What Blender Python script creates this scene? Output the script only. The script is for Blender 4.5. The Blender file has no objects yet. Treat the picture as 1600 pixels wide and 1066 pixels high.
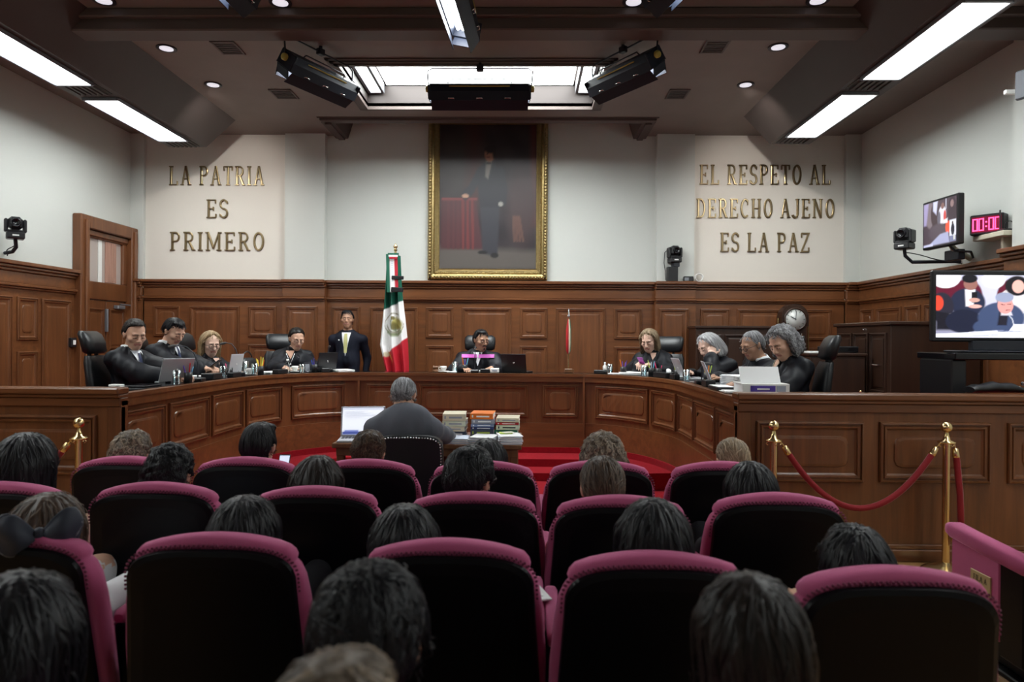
import bpy, bmesh, math, random
import numpy as np
from mathutils import Vector, Matrix
R = math.radians
S = bpy.context.scene
COL = S.collection
random.seed(7)
# ------------------------------------------------------------------ camera
F = 1067.0                       # focal length in pixels of the 1600 px frame
EYE = 1.60
YAW, PITCH, ROLL = math.atan(18 / F), math.atan(3 / F), 0.0065
camd = bpy.data.cameras.new('camera')
camd.sensor_width = 36.0
camd.lens = 36.0 * F / 1600
camd.clip_start = 0.05
camd.dof.use_dof = True
camd.dof.focus_distance = 7.5
camd.dof.aperture_fstop = 2.8
cam = bpy.data.objects.new('camera', camd)
COL.objects.link(cam)
RC = Matrix.Rotation(YAW, 3, 'Z') @ Matrix.Rotation(math.pi / 2 - PITCH, 3, 'X') @ Matrix.Rotation(ROLL, 3, 'Z')
cam.matrix_world = Matrix.Translation((0, 0, EYE)) @ RC.to_4x4()
S.camera = cam
S.view_settings.view_transform = 'Standard'
S.view_settings.look = 'None'
S.view_settings.gamma = 1.0
S.view_settings.use_curve_mapping = False
S.view_settings.exposure = 0.0
S.cycles.use_denoising = True
S.cycles.max_bounces = 8
S.cycles.sample_clamp_indirect = 6.0
world = bpy.data.worlds.new('world')
world.use_nodes = True
world.node_tree.nodes['Background'].inputs[0].default_value = (0.9, 0.95, 1.0, 1)
world.node_tree.nodes['Background'].inputs[1].default_value = 0.02
S.world = world
TROFFER = 25.0        # emission of the ceiling diffusers
TUBE = 42.0          # emission of the studio lamps' tubes

def ray(u, v):
    return RC @ Vector(((u - 800) / F, -(v - 533) / F, -1.0))
def W(u, v, y):                  # the point at depth y seen at pixel u, v
    d = ray(u, v)
    t = y / d.y
    return Vector((d.x * t, y, EYE + d.z * t))
def G(u, v, z):                  # the point at height z seen at pixel u, v
    d = ray(u, v)
    t = (z - EYE) / d.z
    return Vector((d.x * t, d.y * t, z))
def uv(p):
    q = RC.transposed() @ (Vector(p) - Vector((0, 0, EYE)))
    return (800 + F * q.x / -q.z, 533 - F * q.y / -q.z)

# --------------------------------------------------------------- materials
MATS = {}
def newmat(name):
    m = bpy.data.materials.new(name)
    m.use_nodes = True
    MATS[name] = m
    return m, m.node_tree, m.node_tree.nodes['Principled BSDF']
def sim(name, col, rough=0.5, metal=0.0, spec=0.5, coat=0.0, sheen=0.0, noise=0.0, nscale=20.0, bump=0.0, bscale=60.0, alpha=1.0, trans=0.0, ior=1.45, stretch=(1, 1, 1)):
    m, nt, b = newmat(name)
    b.inputs['Base Color'].default_value = (*col, 1)
    b.inputs['Roughness'].default_value = rough
    b.inputs['Metallic'].default_value = metal
    b.inputs['Specular IOR Level'].default_value = spec
    b.inputs['Coat Weight'].default_value = coat
    b.inputs['Coat Roughness'].default_value = 0.25
    b.inputs['Sheen Weight'].default_value = sheen
    b.inputs['Sheen Roughness'].default_value = 0.35
    b.inputs['Transmission Weight'].default_value = trans
    b.inputs['IOR'].default_value = ior
    if noise or bump:
        tc = nt.nodes.new('ShaderNodeTexCoord')
        mp = nt.nodes.new('ShaderNodeMapping')
        mp.inputs['Scale'].default_value = stretch
        nt.links.new(tc.outputs['Object'], mp.inputs['Vector'])
    if noise:
        nz = nt.nodes.new('ShaderNodeTexNoise')
        nz.inputs['Scale'].default_value = nscale
        nz.inputs['Detail'].default_value = 5
        nt.links.new(mp.outputs[0], nz.inputs['Vector'])
        mx = nt.nodes.new('ShaderNodeMix')
        mx.data_type = 'RGBA'
        mx.inputs[6].default_value = (*[c * (1 - noise) for c in col], 1)
        mx.inputs[7].default_value = (*[min(1, c * (1 + noise)) for c in col], 1)
        nt.links.new(nz.outputs['Fac'], mx.inputs[0])
        nt.links.new(mx.outputs[2], b.inputs['Base Color'])
    if bump:
        n2 = nt.nodes.new('ShaderNodeTexNoise')
        n2.inputs['Scale'].default_value = bscale
        n2.inputs['Detail'].default_value = 3
        nt.links.new(mp.outputs[0], n2.inputs['Vector'])
        bp = nt.nodes.new('ShaderNodeBump')
        bp.inputs['Strength'].default_value = bump
        bp.inputs['Distance'].default_value = 0.01
        nt.links.new(n2.outputs['Fac'], bp.inputs['Height'])
        nt.links.new(bp.outputs[0], b.inputs['Normal'])
    return m
def wood(name, c0, c1, rough=0.35, coat=0.15, stretch=(9, 9, 0.7)):
    m, nt, b = newmat(name)
    tc = nt.nodes.new('ShaderNodeTexCoord')
    mp = nt.nodes.new('ShaderNodeMapping')
    mp.inputs['Scale'].default_value = stretch
    nt.links.new(tc.outputs['Object'], mp.inputs['Vector'])
    n1 = nt.nodes.new('ShaderNodeTexNoise')
    n1.inputs['Scale'].default_value = 1.6
    n1.inputs['Detail'].default_value = 7
    n1.inputs['Roughness'].default_value = 0.62
    n1.inputs['Distortion'].default_value = 0.5
    nt.links.new(mp.outputs[0], n1.inputs['Vector'])
    n2 = nt.nodes.new('ShaderNodeTexNoise')
    n2.inputs['Scale'].default_value = 1.1
    nt.links.new(tc.outputs['Object'], n2.inputs['Vector'])
    ad = nt.nodes.new('ShaderNodeMath')
    ad.operation = 'MULTIPLY_ADD'
    ad.inputs[1].default_value = 0.45
    nt.links.new(n2.outputs['Fac'], ad.inputs[0])
    nt.links.new(n1.outputs['Fac'], ad.inputs[2])
    rp = nt.nodes.new('ShaderNodeValToRGB')
    rp.color_ramp.elements[0].position = 0.48
    rp.color_ramp.elements[0].color = (*c0, 1)
    rp.color_ramp.elements[1].position = 0.95
    rp.color_ramp.elements[1].color = (*c1, 1)
    nt.links.new(ad.outputs[0], rp.inputs[0])
    nt.links.new(rp.outputs[0], b.inputs['Base Color'])
    b.inputs['Roughness'].default_value = rough
    b.inputs['Coat Weight'].default_value = coat
    b.inputs['Coat Roughness'].default_value = 0.2
    bp = nt.nodes.new('ShaderNodeBump')
    bp.inputs['Strength'].default_value = 0.06
    bp.inputs['Distance'].default_value = 0.004
    nt.links.new(n1.outputs['Fac'], bp.inputs['Height'])
    nt.links.new(bp.outputs[0], b.inputs['Normal'])
    return m
def emit(name, col, strength):
    m, nt, b = newmat(name)
    b.inputs['Base Color'].default_value = (*[c * 0.5 for c in col], 1)
    b.inputs['Emission Color'].default_value = (*col, 1)
    b.inputs['Emission Strength'].default_value = strength
    return m
def paintmat(name, rough=0.5, emission=0.0):          # flat print: colour attribute of a fine grid
    m, nt, b = newmat(name)
    at = nt.nodes.new('ShaderNodeAttribute')
    at.attribute_name = 'print'
    nt.links.new(at.outputs['Color'], b.inputs['Base Color'])
    b.inputs['Roughness'].default_value = rough
    if emission:
        nt.links.new(at.outputs['Color'], b.inputs['Emission Color'])
        b.inputs['Emission Strength'].default_value = emission
    return m

wood('mahogany', (0.083, 0.0275, 0.0095), (0.185, 0.067, 0.0225), rough=0.36)
wood('mahogany_long', (0.083, 0.0275, 0.0095), (0.185, 0.067, 0.0225), rough=0.33, stretch=(0.7, 9, 9))
wood('dark_wood', (0.022, 0.009, 0.005), (0.045, 0.019, 0.010), rough=0.4)
wood('desk_wood', (0.10, 0.042, 0.017), (0.19, 0.082, 0.033), rough=0.4)
wood('parquet', (0.30, 0.155, 0.055), (0.48, 0.27, 0.11), rough=0.3, stretch=(1.5, 10, 10))
sim('plaster', (0.545, 0.56, 0.53), rough=0.85, noise=0.025, nscale=1.5, bump=0.04, bscale=40)
sim('plaster_lit', (0.64, 0.605, 0.55), rough=0.85, noise=0.025, nscale=1.5, bump=0.04, bscale=40)  # same wall plaster, with the warm spotlight on the letter bays mixed into its colour
sim('ceiling_paint', (0.19, 0.158, 0.142), rough=0.55, noise=0.16, nscale=2.0, bump=0.05, bscale=12)
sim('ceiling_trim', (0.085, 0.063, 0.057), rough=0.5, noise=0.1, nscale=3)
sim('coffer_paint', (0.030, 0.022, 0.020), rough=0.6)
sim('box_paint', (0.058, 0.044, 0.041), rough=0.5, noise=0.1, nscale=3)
sim('carpet', (0.235, 0.006, 0.012), rough=0.95, spec=0.1, sheen=0.05, noise=0.22, nscale=35, bump=0.5, bscale=260)
sim('carpet_dark', (0.075, 0.006, 0.009), rough=0.95, sheen=0.2, noise=0.2, nscale=35, bump=0.5, bscale=260)
sim('brass', (0.78, 0.60, 0.30), rough=0.22, metal=1.0)
sim('bronze', (0.27, 0.20, 0.11), rough=0.28, metal=1.0)
sim('gilt', (0.36, 0.27, 0.12), rough=0.34, metal=0.85, noise=0.35, nscale=25, bump=0.5, bscale=45)
sim('chrome', (0.75, 0.76, 0.78), rough=0.18, metal=1.0)
sim('black_plastic', (0.012, 0.012, 0.014), rough=0.38)
sim('black_gloss', (0.006, 0.006, 0.008), rough=0.12)
sim('black_metal', (0.016, 0.018, 0.026), rough=0.45)
sim('navy_metal', (0.012, 0.016, 0.027), rough=0.5, spec=0.25)
sim('grey_metal', (0.22, 0.23, 0.25), rough=0.45, metal=0.6)
sim('white_plastic', (0.75, 0.75, 0.73), rough=0.4)
sim('cream_plastic', (0.62, 0.58, 0.46), rough=0.5)
sim('grey_grille', (0.06, 0.055, 0.052), rough=0.6)
emit('troffer_glow', (0.95, 1.0, 0.99), TROFFER)
emit('tube_glow', (0.96, 0.98, 1.0), TUBE)
emit('downlight_glow', (0.95, 0.92, 1.0), 0.75)

# ------------------------------------------------------------ mesh builder
class MB:
    def __init__(s):
        s.v, s.f, s.m, s.sm = [], [], [], []
    def add(s, vs, fs, mi=0, smooth=False):
        o = len(s.v)
        s.v += [tuple(p) for p in vs]
        for f in fs:
            s.f.append(tuple(i + o for i in f))
            s.m.append(mi)
            s.sm.append(smooth)
        return s
    def box(s, x0, x1, y0, y1, z0, z1, c=0.0, mi=0, M=None):
        x0, x1 = min(x0, x1), max(x0, x1)
        y0, y1 = min(y0, y1), max(y0, y1)
        z0, z1 = min(z0, z1), max(z0, z1)
        c = min(c, 0.45 * min(x1 - x0, y1 - y0, z1 - z0))
        if c <= 0:
            vs = [(x, y, z) for z in (z0, z1) for y in (y0, y1) for x in (x0, x1)]
            fs = [(0, 2, 3, 1), (4, 5, 7, 6), (0, 1, 5, 4), (2, 6, 7, 3), (0, 4, 6, 2), (1, 3, 7, 5)]
        else:
            vs, ix = [], {}
            for k in range(8):
                X = (x0, x1)[k & 1]; Y = (y0, y1)[k >> 1 & 1]; Z = (z0, z1)[k >> 2 & 1]
                dx = c if k & 1 == 0 else -c; dy = c if not k & 2 else -c; dz = c if not k & 4 else -c
                for a, p in enumerate(((X, Y + dy, Z + dz), (X + dx, Y, Z + dz), (X + dx, Y + dy, Z))):
                    ix[k, a] = len(vs); vs.append(p)
            fs = [tuple(ix[k, 0] for k in (0, 4, 6, 2)), tuple(ix[k, 0] for k in (1, 3, 7, 5)),
                  tuple(ix[k, 1] for k in (0, 1, 5, 4)), tuple(ix[k, 1] for k in (2, 6, 7, 3)),
                  tuple(ix[k, 2] for k in (0, 2, 3, 1)), tuple(ix[k, 2] for k in (4, 5, 7, 6))]
            for k in range(8):
                t = (ix[k, 0], ix[k, 1], ix[k, 2])
                fs.append(t if bin(k).count('1') % 2 == 0 else t[::-1])
            for ax in range(3):
                o1, o2 = (ax + 1) % 3, (ax + 2) % 3
                for k in range(8):
                    if not k >> ax & 1:
                        j = k | 1 << ax
                        q = (ix[k, o1], ix[j, o1], ix[j, o2], ix[k, o2])
                        fs.append(q if (bin(k).count('1') % 2 == 1) else q[::-1])
        if M is not None:
            vs = [M @ Vector(p) for p in vs]
        return s.add(vs, fs, mi)
    def rings(s, rs, mi=0, smooth=True, cap0=True, cap1=True, closed=True):
        n = len(rs[0]); fs = []
        for i in range(len(rs) - 1):
            for j in range(n if closed else n - 1):
                k = (j + 1) % n
                fs.append((i * n + j, i * n + k, (i + 1) * n + k, (i + 1) * n + j))
        s.add([p for r in rs for p in r], fs, mi, smooth)
        if cap0: s.add(rs[0], [tuple(range(n))[::-1]], mi)
        if cap1: s.add(rs[-1], [tuple(range(n))], mi)
        return s
    def tube(s, pts, r, n=8, mi=0, smooth=True, caps=True):
        pts = [Vector(p) for p in pts]
        rs = []; up = None
        for i, p in enumerate(pts):
            t = (pts[min(i + 1, len(pts) - 1)] - pts[max(i - 1, 0)]).normalized()
            if up is None:
                up = Vector((0, 0, 1)) if abs(t.z) < 0.9 else Vector((1, 0, 0))
            a = t.cross(up).normalized(); b = a.cross(t).normalized(); up = b
            rr = r[i] if isinstance(r, (list, tuple)) else r
            rs.append([p + a * (rr * math.cos(2 * math.pi * k / n)) + b * (rr * math.sin(2 * math.pi * k / n)) for k in range(n)])
        return s.rings([q[::-1] for q in rs], mi, smooth, caps, caps)
    def lathe(s, prof, n=16, o=(0, 0, 0), mi=0, smooth=True, M=None, caps=True):
        rs = []
        for r, z in prof:
            ring = [Vector((o[0] + r * math.cos(2 * math.pi * k / n), o[1] + r * math.sin(2 * math.pi * k / n), o[2] + z)) for k in range(n)]
            if M is not None: ring = [M @ p for p in ring]
            rs.append(ring)
        return s.rings(rs, mi, smooth, caps, caps)
    def sphere(s, c, r, n=12, mi=0, M=None):
        r = r if isinstance(r, (tuple, list)) else (r, r, r)
        rs = []
        for i in range(n // 2 + 1):
            a = -math.pi / 2 + math.pi * i / (n // 2)
            a = max(-1.55, min(1.55, a))
            ring = [Vector((c[0] + r[0] * math.cos(a) * math.cos(2 * math.pi * k / n), c[1] + r[1] * math.cos(a) * math.sin(2 * math.pi * k / n), c[2] + r[2] * math.sin(a))) for k in range(n)]
            if M is not None: ring = [M @ p for p in ring]
            rs.append(ring)
        return s.rings(rs, mi, True)
    def prism(s, poly, M, h, mi=0, smooth=False):      # poly in local xy, extruded along local z by h, placed by M
        a = [M @ Vector((x, y, 0)) for x, y in poly]
        b = [M @ Vector((x, y, h)) for x, y in poly]
        return s.rings([a, b], mi, smooth)
    def mesh(s, name, mats):
        me = bpy.data.meshes.new(name)
        me.from_pydata(s.v, [], s.f)
        for k in (mats if isinstance(mats, (list, tuple)) else [mats]):
            me.materials.append(MATS[k])
        me.polygons.foreach_set('material_index', s.m)
        me.polygons.foreach_set('use_smooth', s.sm)
        me.update()
        return me
    def build(s, name, mats, parent=None):
        return link(name, s.mesh(name, mats), parent)
def link(name, data, parent=None):
    o = bpy.data.objects.new(name, data)
    COL.objects.link(o)
    if parent is not None: o.parent = parent
    return o
def tag(o, label, cat, group=None):
    o['label'] = label; o['category'] = cat
    if group: o['group'] = group
    return o
def thing(name, label, cat, loc=(0, 0, 0), rz=0.0, group=None):
    o = link(name, None)
    o.empty_display_size = 0.1
    o.location = loc; o.rotation_euler = (0, 0, rz)
    return tag(o, label, cat, group)
def struct(o):
    o['kind'] = 'structure'
    return o
def copy_tree(o, parent=None):
    c = o.copy(); COL.objects.link(c)
    if parent is not None: c.parent = parent
    for ch in o.children: copy_tree(ch, c)
    return c
def frame(o, x, y, z):              # matrix from origin and axes
    m = Matrix.Identity(4)
    for i, a in enumerate((x, y, z)):
        a = Vector(a).normalized()
        for k in range(3): m[k][i] = a[k]
    for k in range(3): m[k][3] = o[k]
    return m
def painted(name, w, h, nx, ny, fn, mat, parent=None, M=None):   # fine grid in local xz (facing -y) carrying a print
    xs = np.linspace(0, 1, nx + 1); zs = np.linspace(0, 1, ny + 1)
    X, Z = np.meshgrid(xs, zs)
    c = fn(X.ravel(), Z.ravel())
    V = np.stack([(X.ravel() - 0.5) * w, np.zeros(X.size), Z.ravel() * h], 1)
    if M is not None:
        A = np.array(M)
        V = V @ A[:3, :3].T + A[:3, 3]
    fs = [(j * (nx + 1) + i, j * (nx + 1) + i + 1, (j + 1) * (nx + 1) + i + 1, (j + 1) * (nx + 1) + i) for j in range(ny) for i in range(nx)]
    me = bpy.data.meshes.new(name)
    me.from_pydata([tuple(p) for p in V], [], fs)
    at = me.color_attributes.new('print', 'FLOAT_COLOR', 'POINT')
    at.data.foreach_set('color', np.concatenate([c, np.ones((len(c), 1))], 1).astype(np.float32).ravel())
    me.materials.append(MATS[mat])
    return link(name, me, parent)
# ------------------------------------------------------------- room setting
XL, XR, YB, ZC = -5.82, 4.88, 10.10, 4.60
YF = -3.0
# floor: parquet blocks along the right aisle, carpet elsewhere
fl = struct(MB().box(XL, XR, YF, YB, -0.06, 0.0).build('floor', 'parquet'))
for i in range(5):                       # basket-weave parquet squares that show in the aisle at the right
    for j in range(6):
        for k in range(4):
            x0, y0 = 1.75 + i * 0.30, 2.40 + j * 0.30
            m = MB()
            if (i + j) % 2: m.box(x0 + k * 0.075 + 0.001, x0 + k * 0.075 + 0.074, y0 + 0.001, y0 + 0.299, 0.0, 0.006, c=0.0015)
            else: m.box(x0 + 0.001, x0 + 0.299, y0 + k * 0.075 + 0.001, y0 + k * 0.075 + 0.074, 0.0, 0.006, c=0.0015)
            m.build('parquet_block', 'parquet', fl)
MB().box(-2.9, 1.55, 4.4, 8.4, 0.0, 0.008).build('red_carpet', 'carpet', fl)

def panel(w, h, mapf, parent, name='panel', mat='mahogany', cut=0.0, n=1, e=1.0, deep=1.0):
    """moulded frame with a raised field; mapf(s, t, depth) places it"""
    k = min(w, h)
    fi = min(0.085 * e, 0.26 * k)
    prof = [(0, 0, 0), (0, 0.014, 0), (0.004 * e, 0.022, 0), (0.013 * e, 0.024, 0), (0.016 * e, 0.011, 0), (0.024 * e, 0.011, 0), (0.027 * e, 0.019, 0), (0.037 * e, 0.018, 0), (0.041 * e, 0.008, 0), (0.050 * e, 0.0015, 0), (fi, 0.0015, cut * k), (fi + 0.004 * e, 0.009, cut * k), (fi + 0.018 * e, 0.012, cut * k)]
    rs = []
    for ins, d, c in prof:
        c = max(c, 0.0004)
        x0, x1, y0, y1 = ins, w - ins, ins, h - ins
        pts = []
        for a in range(n + 1): pts.append((x0 + c + (x1 - x0 - 2 * c) * a / n, y0))
        if c > 0.01: pts.append((x1 - c * 0.3, y0 + c * 0.3))
        else: pts.append((x1, y0))
        pts += [(x1, y0 + c), (x1, y1 - c)]
        pts.append((x1 - c * 0.3, y1 - c * 0.3) if c > 0.01 else (x1, y1))
        for a in range(n + 1): pts.append((x1 - c - (x1 - x0 - 2 * c) * a / n, y1))
        pts.append((x0 + c * 0.3, y1 - c * 0.3) if c > 0.01 else (x0, y1))
        pts += [(x0, y1 - c), (x0, y0 + c)]
        pts.append((x0 + c * 0.3, y0 + c * 0.3) if c > 0.01 else (x0, y0))
        rs.append([mapf(x, y, d * deep) for x, y in pts])
    mb = MB()
    if n == 1:
        mb.rings(rs, 0, False, False, True)
    else:
        mb.rings(rs, 0, False, False, False)
        L = rs[-1]                       # strip fill of the curved field
        m = n + 4
        bot = L[:n + 1]; top = L[n + 4:2 * n + 5][::-1]
        mb.rings([bot, top], 0, False, False, False, closed=False)
        mb.add([L[n], L[n + 1], L[n + 2], L[n + 3], L[n + 4]], [(0, 1, 2, 3, 4)][:1] and [(0, 1, 2), (0, 2, 3), (0, 3, 4)])
        q = [L[0], L[-1], L[-2], L[-3], L[2 * n + 4]]
        mb.add([q[4], q[3], q[2], q[1], q[0]], [(0, 1, 2), (0, 2, 3), (0, 3, 4)])
    return mb.build(name, mat, parent)
def flat(o, U, N):
    o, U, N = Vector(o), Vector(U), Vector(N)
    return lambda s, t, d: o + U * s + Vector((0, 0, t)) + N * d

CAP = [(2.405, 2.45, 0.115), (2.37, 2.405, 0.085), (2.335, 2.37, 0.06), (2.20, 2.335, 0.04), (2.165, 2.20, 0.075), (2.14, 2.165, 0.055)]
BASE = [(0.42, 0.62, 0.05)]
# back wall: recessed centre, two pilasters, side bays with the inscriptions
wb = struct(MB().box(XL - 0.1, XR + 0.1, YB, YB + 0.15, 0, 5.2).build('wall_back', 'plaster'))
PXL = (-3.52, -2.93); PXR = (1.93, 2.475)
for x0, x1, y, mt, nm in ((XL, PXL[0], 10.05, 'plaster_lit', 'side_bay'), (PXR[1], XR, 10.05, 'plaster_lit', 'side_bay'), (*PXL, 9.98, 'plaster', 'pilaster'), (*PXR, 9.98, 'plaster', 'pilaster'), (XL, XL + 0.20, 9.99, 'plaster', 'pilaster'), (XR - 0.22, XR, 9.99, 'plaster', 'pilaster')):
    MB().box(x0, x1, y, YB, 0, ZC + 0.02).build(nm, mt, wb)
wn = link('wainscot', None, wb)
def wainscot(x0, x1, y, parent):
    m = MB()
    m.box(x0, x1, y - 0.03, YB, 0, 2.15)
    for z0, z1, p in CAP: m.box(x0, x1 , y - p, YB, z0, z1, c=0.008)
    for z0, z1, p in BASE: m.box(x0, x1, y - p, YB, z0, z1, c=0.01)
    return m.build('wainscot', 'mahogany_long', parent)
wn = wainscot(PXL[1] - 0.01, PXR[0] + 0.01, YB, wb)
wl = wainscot(XL, PXL[0] + 0.01, 10.05, wb)
wr = wainscot(PXR[1] - 0.01, XR, 10.05, wb)
wpl = wainscot(PXL[0] - 0.02, PXL[1] + 0.02, 9.98, wb)
wpr = wainscot(PXR[0] - 0.02, PXR[1] + 0.02, 9.98, wb)
wcl = wainscot(XL, XL + 0.2, 9.98, wb)
wcr = wainscot(XR - 0.22, XR, 9.98, wb)
def back_panel(u0, u1, y, kind, par):
    x0, x1 = W(u0, 520, y).x, W(u1, 520, y).x
    f = lambda z: flat((x0, y - 0.03, z), (1, 0, 0), (0, -1, 0))
    if kind == 'tall': panel(x1 - x0, 2.06 - 0.70, f(0.70), par, cut=0.0)
    else:
        panel(x1 - x0, 0.45, f(1.61), par, cut=0.10)
        panel(x1 - x0, 0.80, f(0.70), par, cut=0.08)
for a in ((520, 563, 'small'), (579, 653, 'tall'), (666, 709, 'small'), (722, 799, 'tall'), (812, 855, 'small'), (868, 945, 'tall'), (959, 1002, 'small')):
    back_panel(a[0], a[1], YB, a[2], wn)
for a in ((242, 283, 'small'), (298, 376, 'tall'), (389, 433, 'small')): back_panel(a[0], a[1], 10.05, a[2], wl)
for a in ((1093, 1138, 'small'), (1150, 1236, 'tall'), (1252, 1298, 'small')): back_panel(a[0], a[1], 10.05, a[2], wr)
back_panel(449, 497, 9.98, 'tall', wpl)
back_panel(1028, 1075, 9.98, 'tall', wpr)

# side walls
wleft = struct(MB().box(XL - 0.15, XL, YF, YB, 0, 5.2).build('wall_left', 'plaster'))
wright = struct(MB().box(XR, XR + 0.15, YF, YB, 0, 5.2).build('wall_right', 'plaster'))
struct(MB().box(XL - 0.15, XR + 0.15, YF - 0.15, YF, 0, 5.2).build('wall_front', 'plaster'))
DY0, DY1 = 8.72, 10.0                     # doorway in the left wall
def side_wainscot(x, sgn, y0, y1, parent, dz=0.0, px=0.0):
    m = MB()
    m.box(x, x + sgn * (0.03 + px), y0, y1, 0, 2.15 + dz)
    for z0, z1, p in CAP: m.box(x, x + sgn * (p + px), y0, y1, z0 + dz, z1 + dz, c=0.008)
    m.box(x, x + sgn * (0.05 + px), y0, y1, 0, 0.2, c=0.01)
    return m.build('wainscot', 'mahogany_long', parent)
swl = side_wainscot(XL, 1, YF, DY0, wleft)
swr = side_wainscot(XR, -1, 6.72, 9.99, wright)
def side_panel(x, sgn, y0, y1, z0, z1, par, cut=0.0):
    if sgn > 0: panel(y1 - y0, z1 - z0, flat((x + 0.03, y0, z0), (0, 1, 0), (1, 0, 0)), par, cut=cut)
    else: panel(y1 - y0, z1 - z0, flat((x - 0.03, y1, z0), (0, -1, 0), (-1, 0, 0)), par, cut=cut)
for y0, y1, k in ((8.10, 8.62, 't'), (7.70, 8.03, 's'), (7.08, 7.62, 't'), (6.68, 7.0, 's'), (6.05, 6.6, 't')):
    if k == 't': side_panel(XL, 1, y0, y1, 0.62, 2.05, swl)
    else:
        side_panel(XL, 1, y0, y1, 1.55, 2.05, swl, 0.12)
        side_panel(XL, 1, y0, y1, 0.62, 1.42, swl, 0.1)
for y0, y1, k in ((9.55, 9.9, 's'), (8.85, 9.45, 't'), (8.42, 8.76, 's'), (7.75, 8.33, 't'), (7.35, 7.66, 's'), (6.80, 7.26, 't')):
    if k == 't': side_panel(XR, -1, y0, y1, 0.62, 2.05, swr)
    else:
        side_panel(XR, -1, y0, y1, 1.55, 2.05, swr, 0.12)
        side_panel(XR, -1, y0, y1, 0.62, 1.42, swr, 0.1)
# pier of the right wall
MB().box(XR - 0.14, XR, 5.6, 6.72, 0, ZC).build('pier', 'plaster', wright)
side_wainscot(XR, -1, 5.55, 6.78, wright, dz=0.06, px=0.14)

# door in the left wall with a glazed transom
dr = struct(link('door_1', None))
m = MB()
HD = 3.19
for y0, y1, z0, z1, p in ((DY0 - 0.02, DY0 + 0.16, 0, HD, 0.12), (DY1 - 0.16, DY1 + 0.0, 0, HD, 0.12), (DY0 + 0.16, DY1 - 0.16, HD - 0.17, HD, 0.12), (DY0 + 0.16, DY1 - 0.16, HD - 0.25, HD - 0.17, 0.07)):
    m.box(XL, XL + p, y0, y1, z0, z1, c=0.012)
for y0, y1, z0, z1 in ((DY0 + 0.05, DY0 + 0.12, 0, HD - 0.06), (DY1 - 0.12, DY1 - 0.05, 0, HD - 0.06)):
    m.box(XL, XL + 0.15, y0, y1, z0, z1, c=0.012)
m.build('door_frame', 'mahogany', dr)
D0, D1 = DY0 + 0.16, DY1 - 0.16
m = MB()
m.box(XL, XL + 0.05, D0, D1, 2.10, 2.34, c=0.008)
m.box(XL, XL + 0.05, D0, D1, 2.92, HD - 0.25, c=0.008)
m.box(XL, XL + 0.05, D0, D0 + 0.06, 2.34, 2.92, c=0.008)
m.box(XL, XL + 0.05, D1 - 0.1, D1, 2.34, 2.92, c=0.008)
tr = m.build('transom', 'mahogany', dr)
sim('transom_glass', (0.42, 0.36, 0.33), rough=0.06, spec=0.9, coat=0.6)
sim('curtain', (0.36, 0.20, 0.15), rough=0.8, noise=0.3, nscale=6, stretch=(6, 6, 0.6))
MB().box(XL + 0.005, XL + 0.012, D0 + 0.06, D1 - 0.1, 2.34, 2.92).build('transom_pane', 'transom_glass', tr)
m = MB()
for k in range(7): m.tube([(XL + 0.02, D0 + 0.5 + k * 0.035, 2.35), (XL + 0.02, D0 + 0.5 + k * 0.035, 2.91)], 0.017, 6)
m.build('curtain', 'curtain', tr)
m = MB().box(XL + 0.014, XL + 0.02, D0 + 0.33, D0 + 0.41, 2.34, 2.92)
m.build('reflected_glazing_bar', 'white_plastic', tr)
dm = (D0 + D1) / 2
for a, b in ((D0, dm - 0.006), (dm + 0.006, D1)):
    lf = MB().box(XL, XL + 0.035, a, b, 0.02, 2.09, c=0.006).build('door_leaf', 'mahogany', dr)
    for z0, z1 in ((1.42, 1.98), (0.62, 1.34), (0.15, 0.52)):
        panel(b - a - 0.12, z1 - z0, flat((XL + 0.035, a + 0.06, z0), (0, 1, 0), (1, 0, 0)), lf, e=0.7)
    if a == D0:
        MB().box(XL + 0.03, XL + 0.075, b - 0.02, b + 0.012, 1.66, 1.98, c=0.006).build('push_bolt', 'grey_metal', lf)
    else:
        MB().box(XL + 0.03, XL + 0.10, b - 0.30, b - 0.12, 1.99, 2.04, c=0.008).tube([(XL + 0.07, b - 0.2, 2.06), (XL + 0.1, b + 0.02, 2.05), (XL + 0.07, b + 0.1, 2.07)], 0.012, 6).build('door_closer', 'grey_metal', lf)
sw = thing('wall_switch', 'small dark switch box with a white key beside the door', 'switch', (XL + 0.03, DY0 - 0.09, 1.52))
MB().box(0, 0.05, -0.05, 0.05, -0.06, 0.06, c=0.006).build('box', 'black_plastic', sw)
MB().box(0.05, 0.058, -0.025, 0.025, -0.03, 0.03, c=0.003).build('key', 'white_plastic', sw)

# ------------------------------------------------------------------ ceiling
CX0, CX1, CY0, CY1 = -2.03, 0.86, 7.42, 8.80          # coffer opening
RX0, RX1, RY = -2.80, 1.78, 9.25                      # recess in front of the portrait
m = MB()
def slab(x0, x1, y0, y1): m.box(x0, x1, y0, y1, ZC, ZC + 0.04)
slab(XL, XR, YF, CY0); slab(XL, CX0, CY0, CY1); slab(CX1, XR, CY0, CY1); slab(XL, XR, CY1, RY)
slab(XL, RX0, RY, YB); slab(RX1, XR, RY, YB)
m.box(XL, XR, YF, YB + 0.1, 5.15, 5.2)
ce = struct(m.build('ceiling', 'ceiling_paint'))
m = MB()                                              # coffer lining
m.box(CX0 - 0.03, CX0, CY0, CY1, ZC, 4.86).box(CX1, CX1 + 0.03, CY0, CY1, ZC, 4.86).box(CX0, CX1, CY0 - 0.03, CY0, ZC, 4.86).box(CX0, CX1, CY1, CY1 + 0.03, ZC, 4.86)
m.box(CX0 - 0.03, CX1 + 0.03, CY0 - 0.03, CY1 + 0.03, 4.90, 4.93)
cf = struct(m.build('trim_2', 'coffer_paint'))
m = MB()
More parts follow.
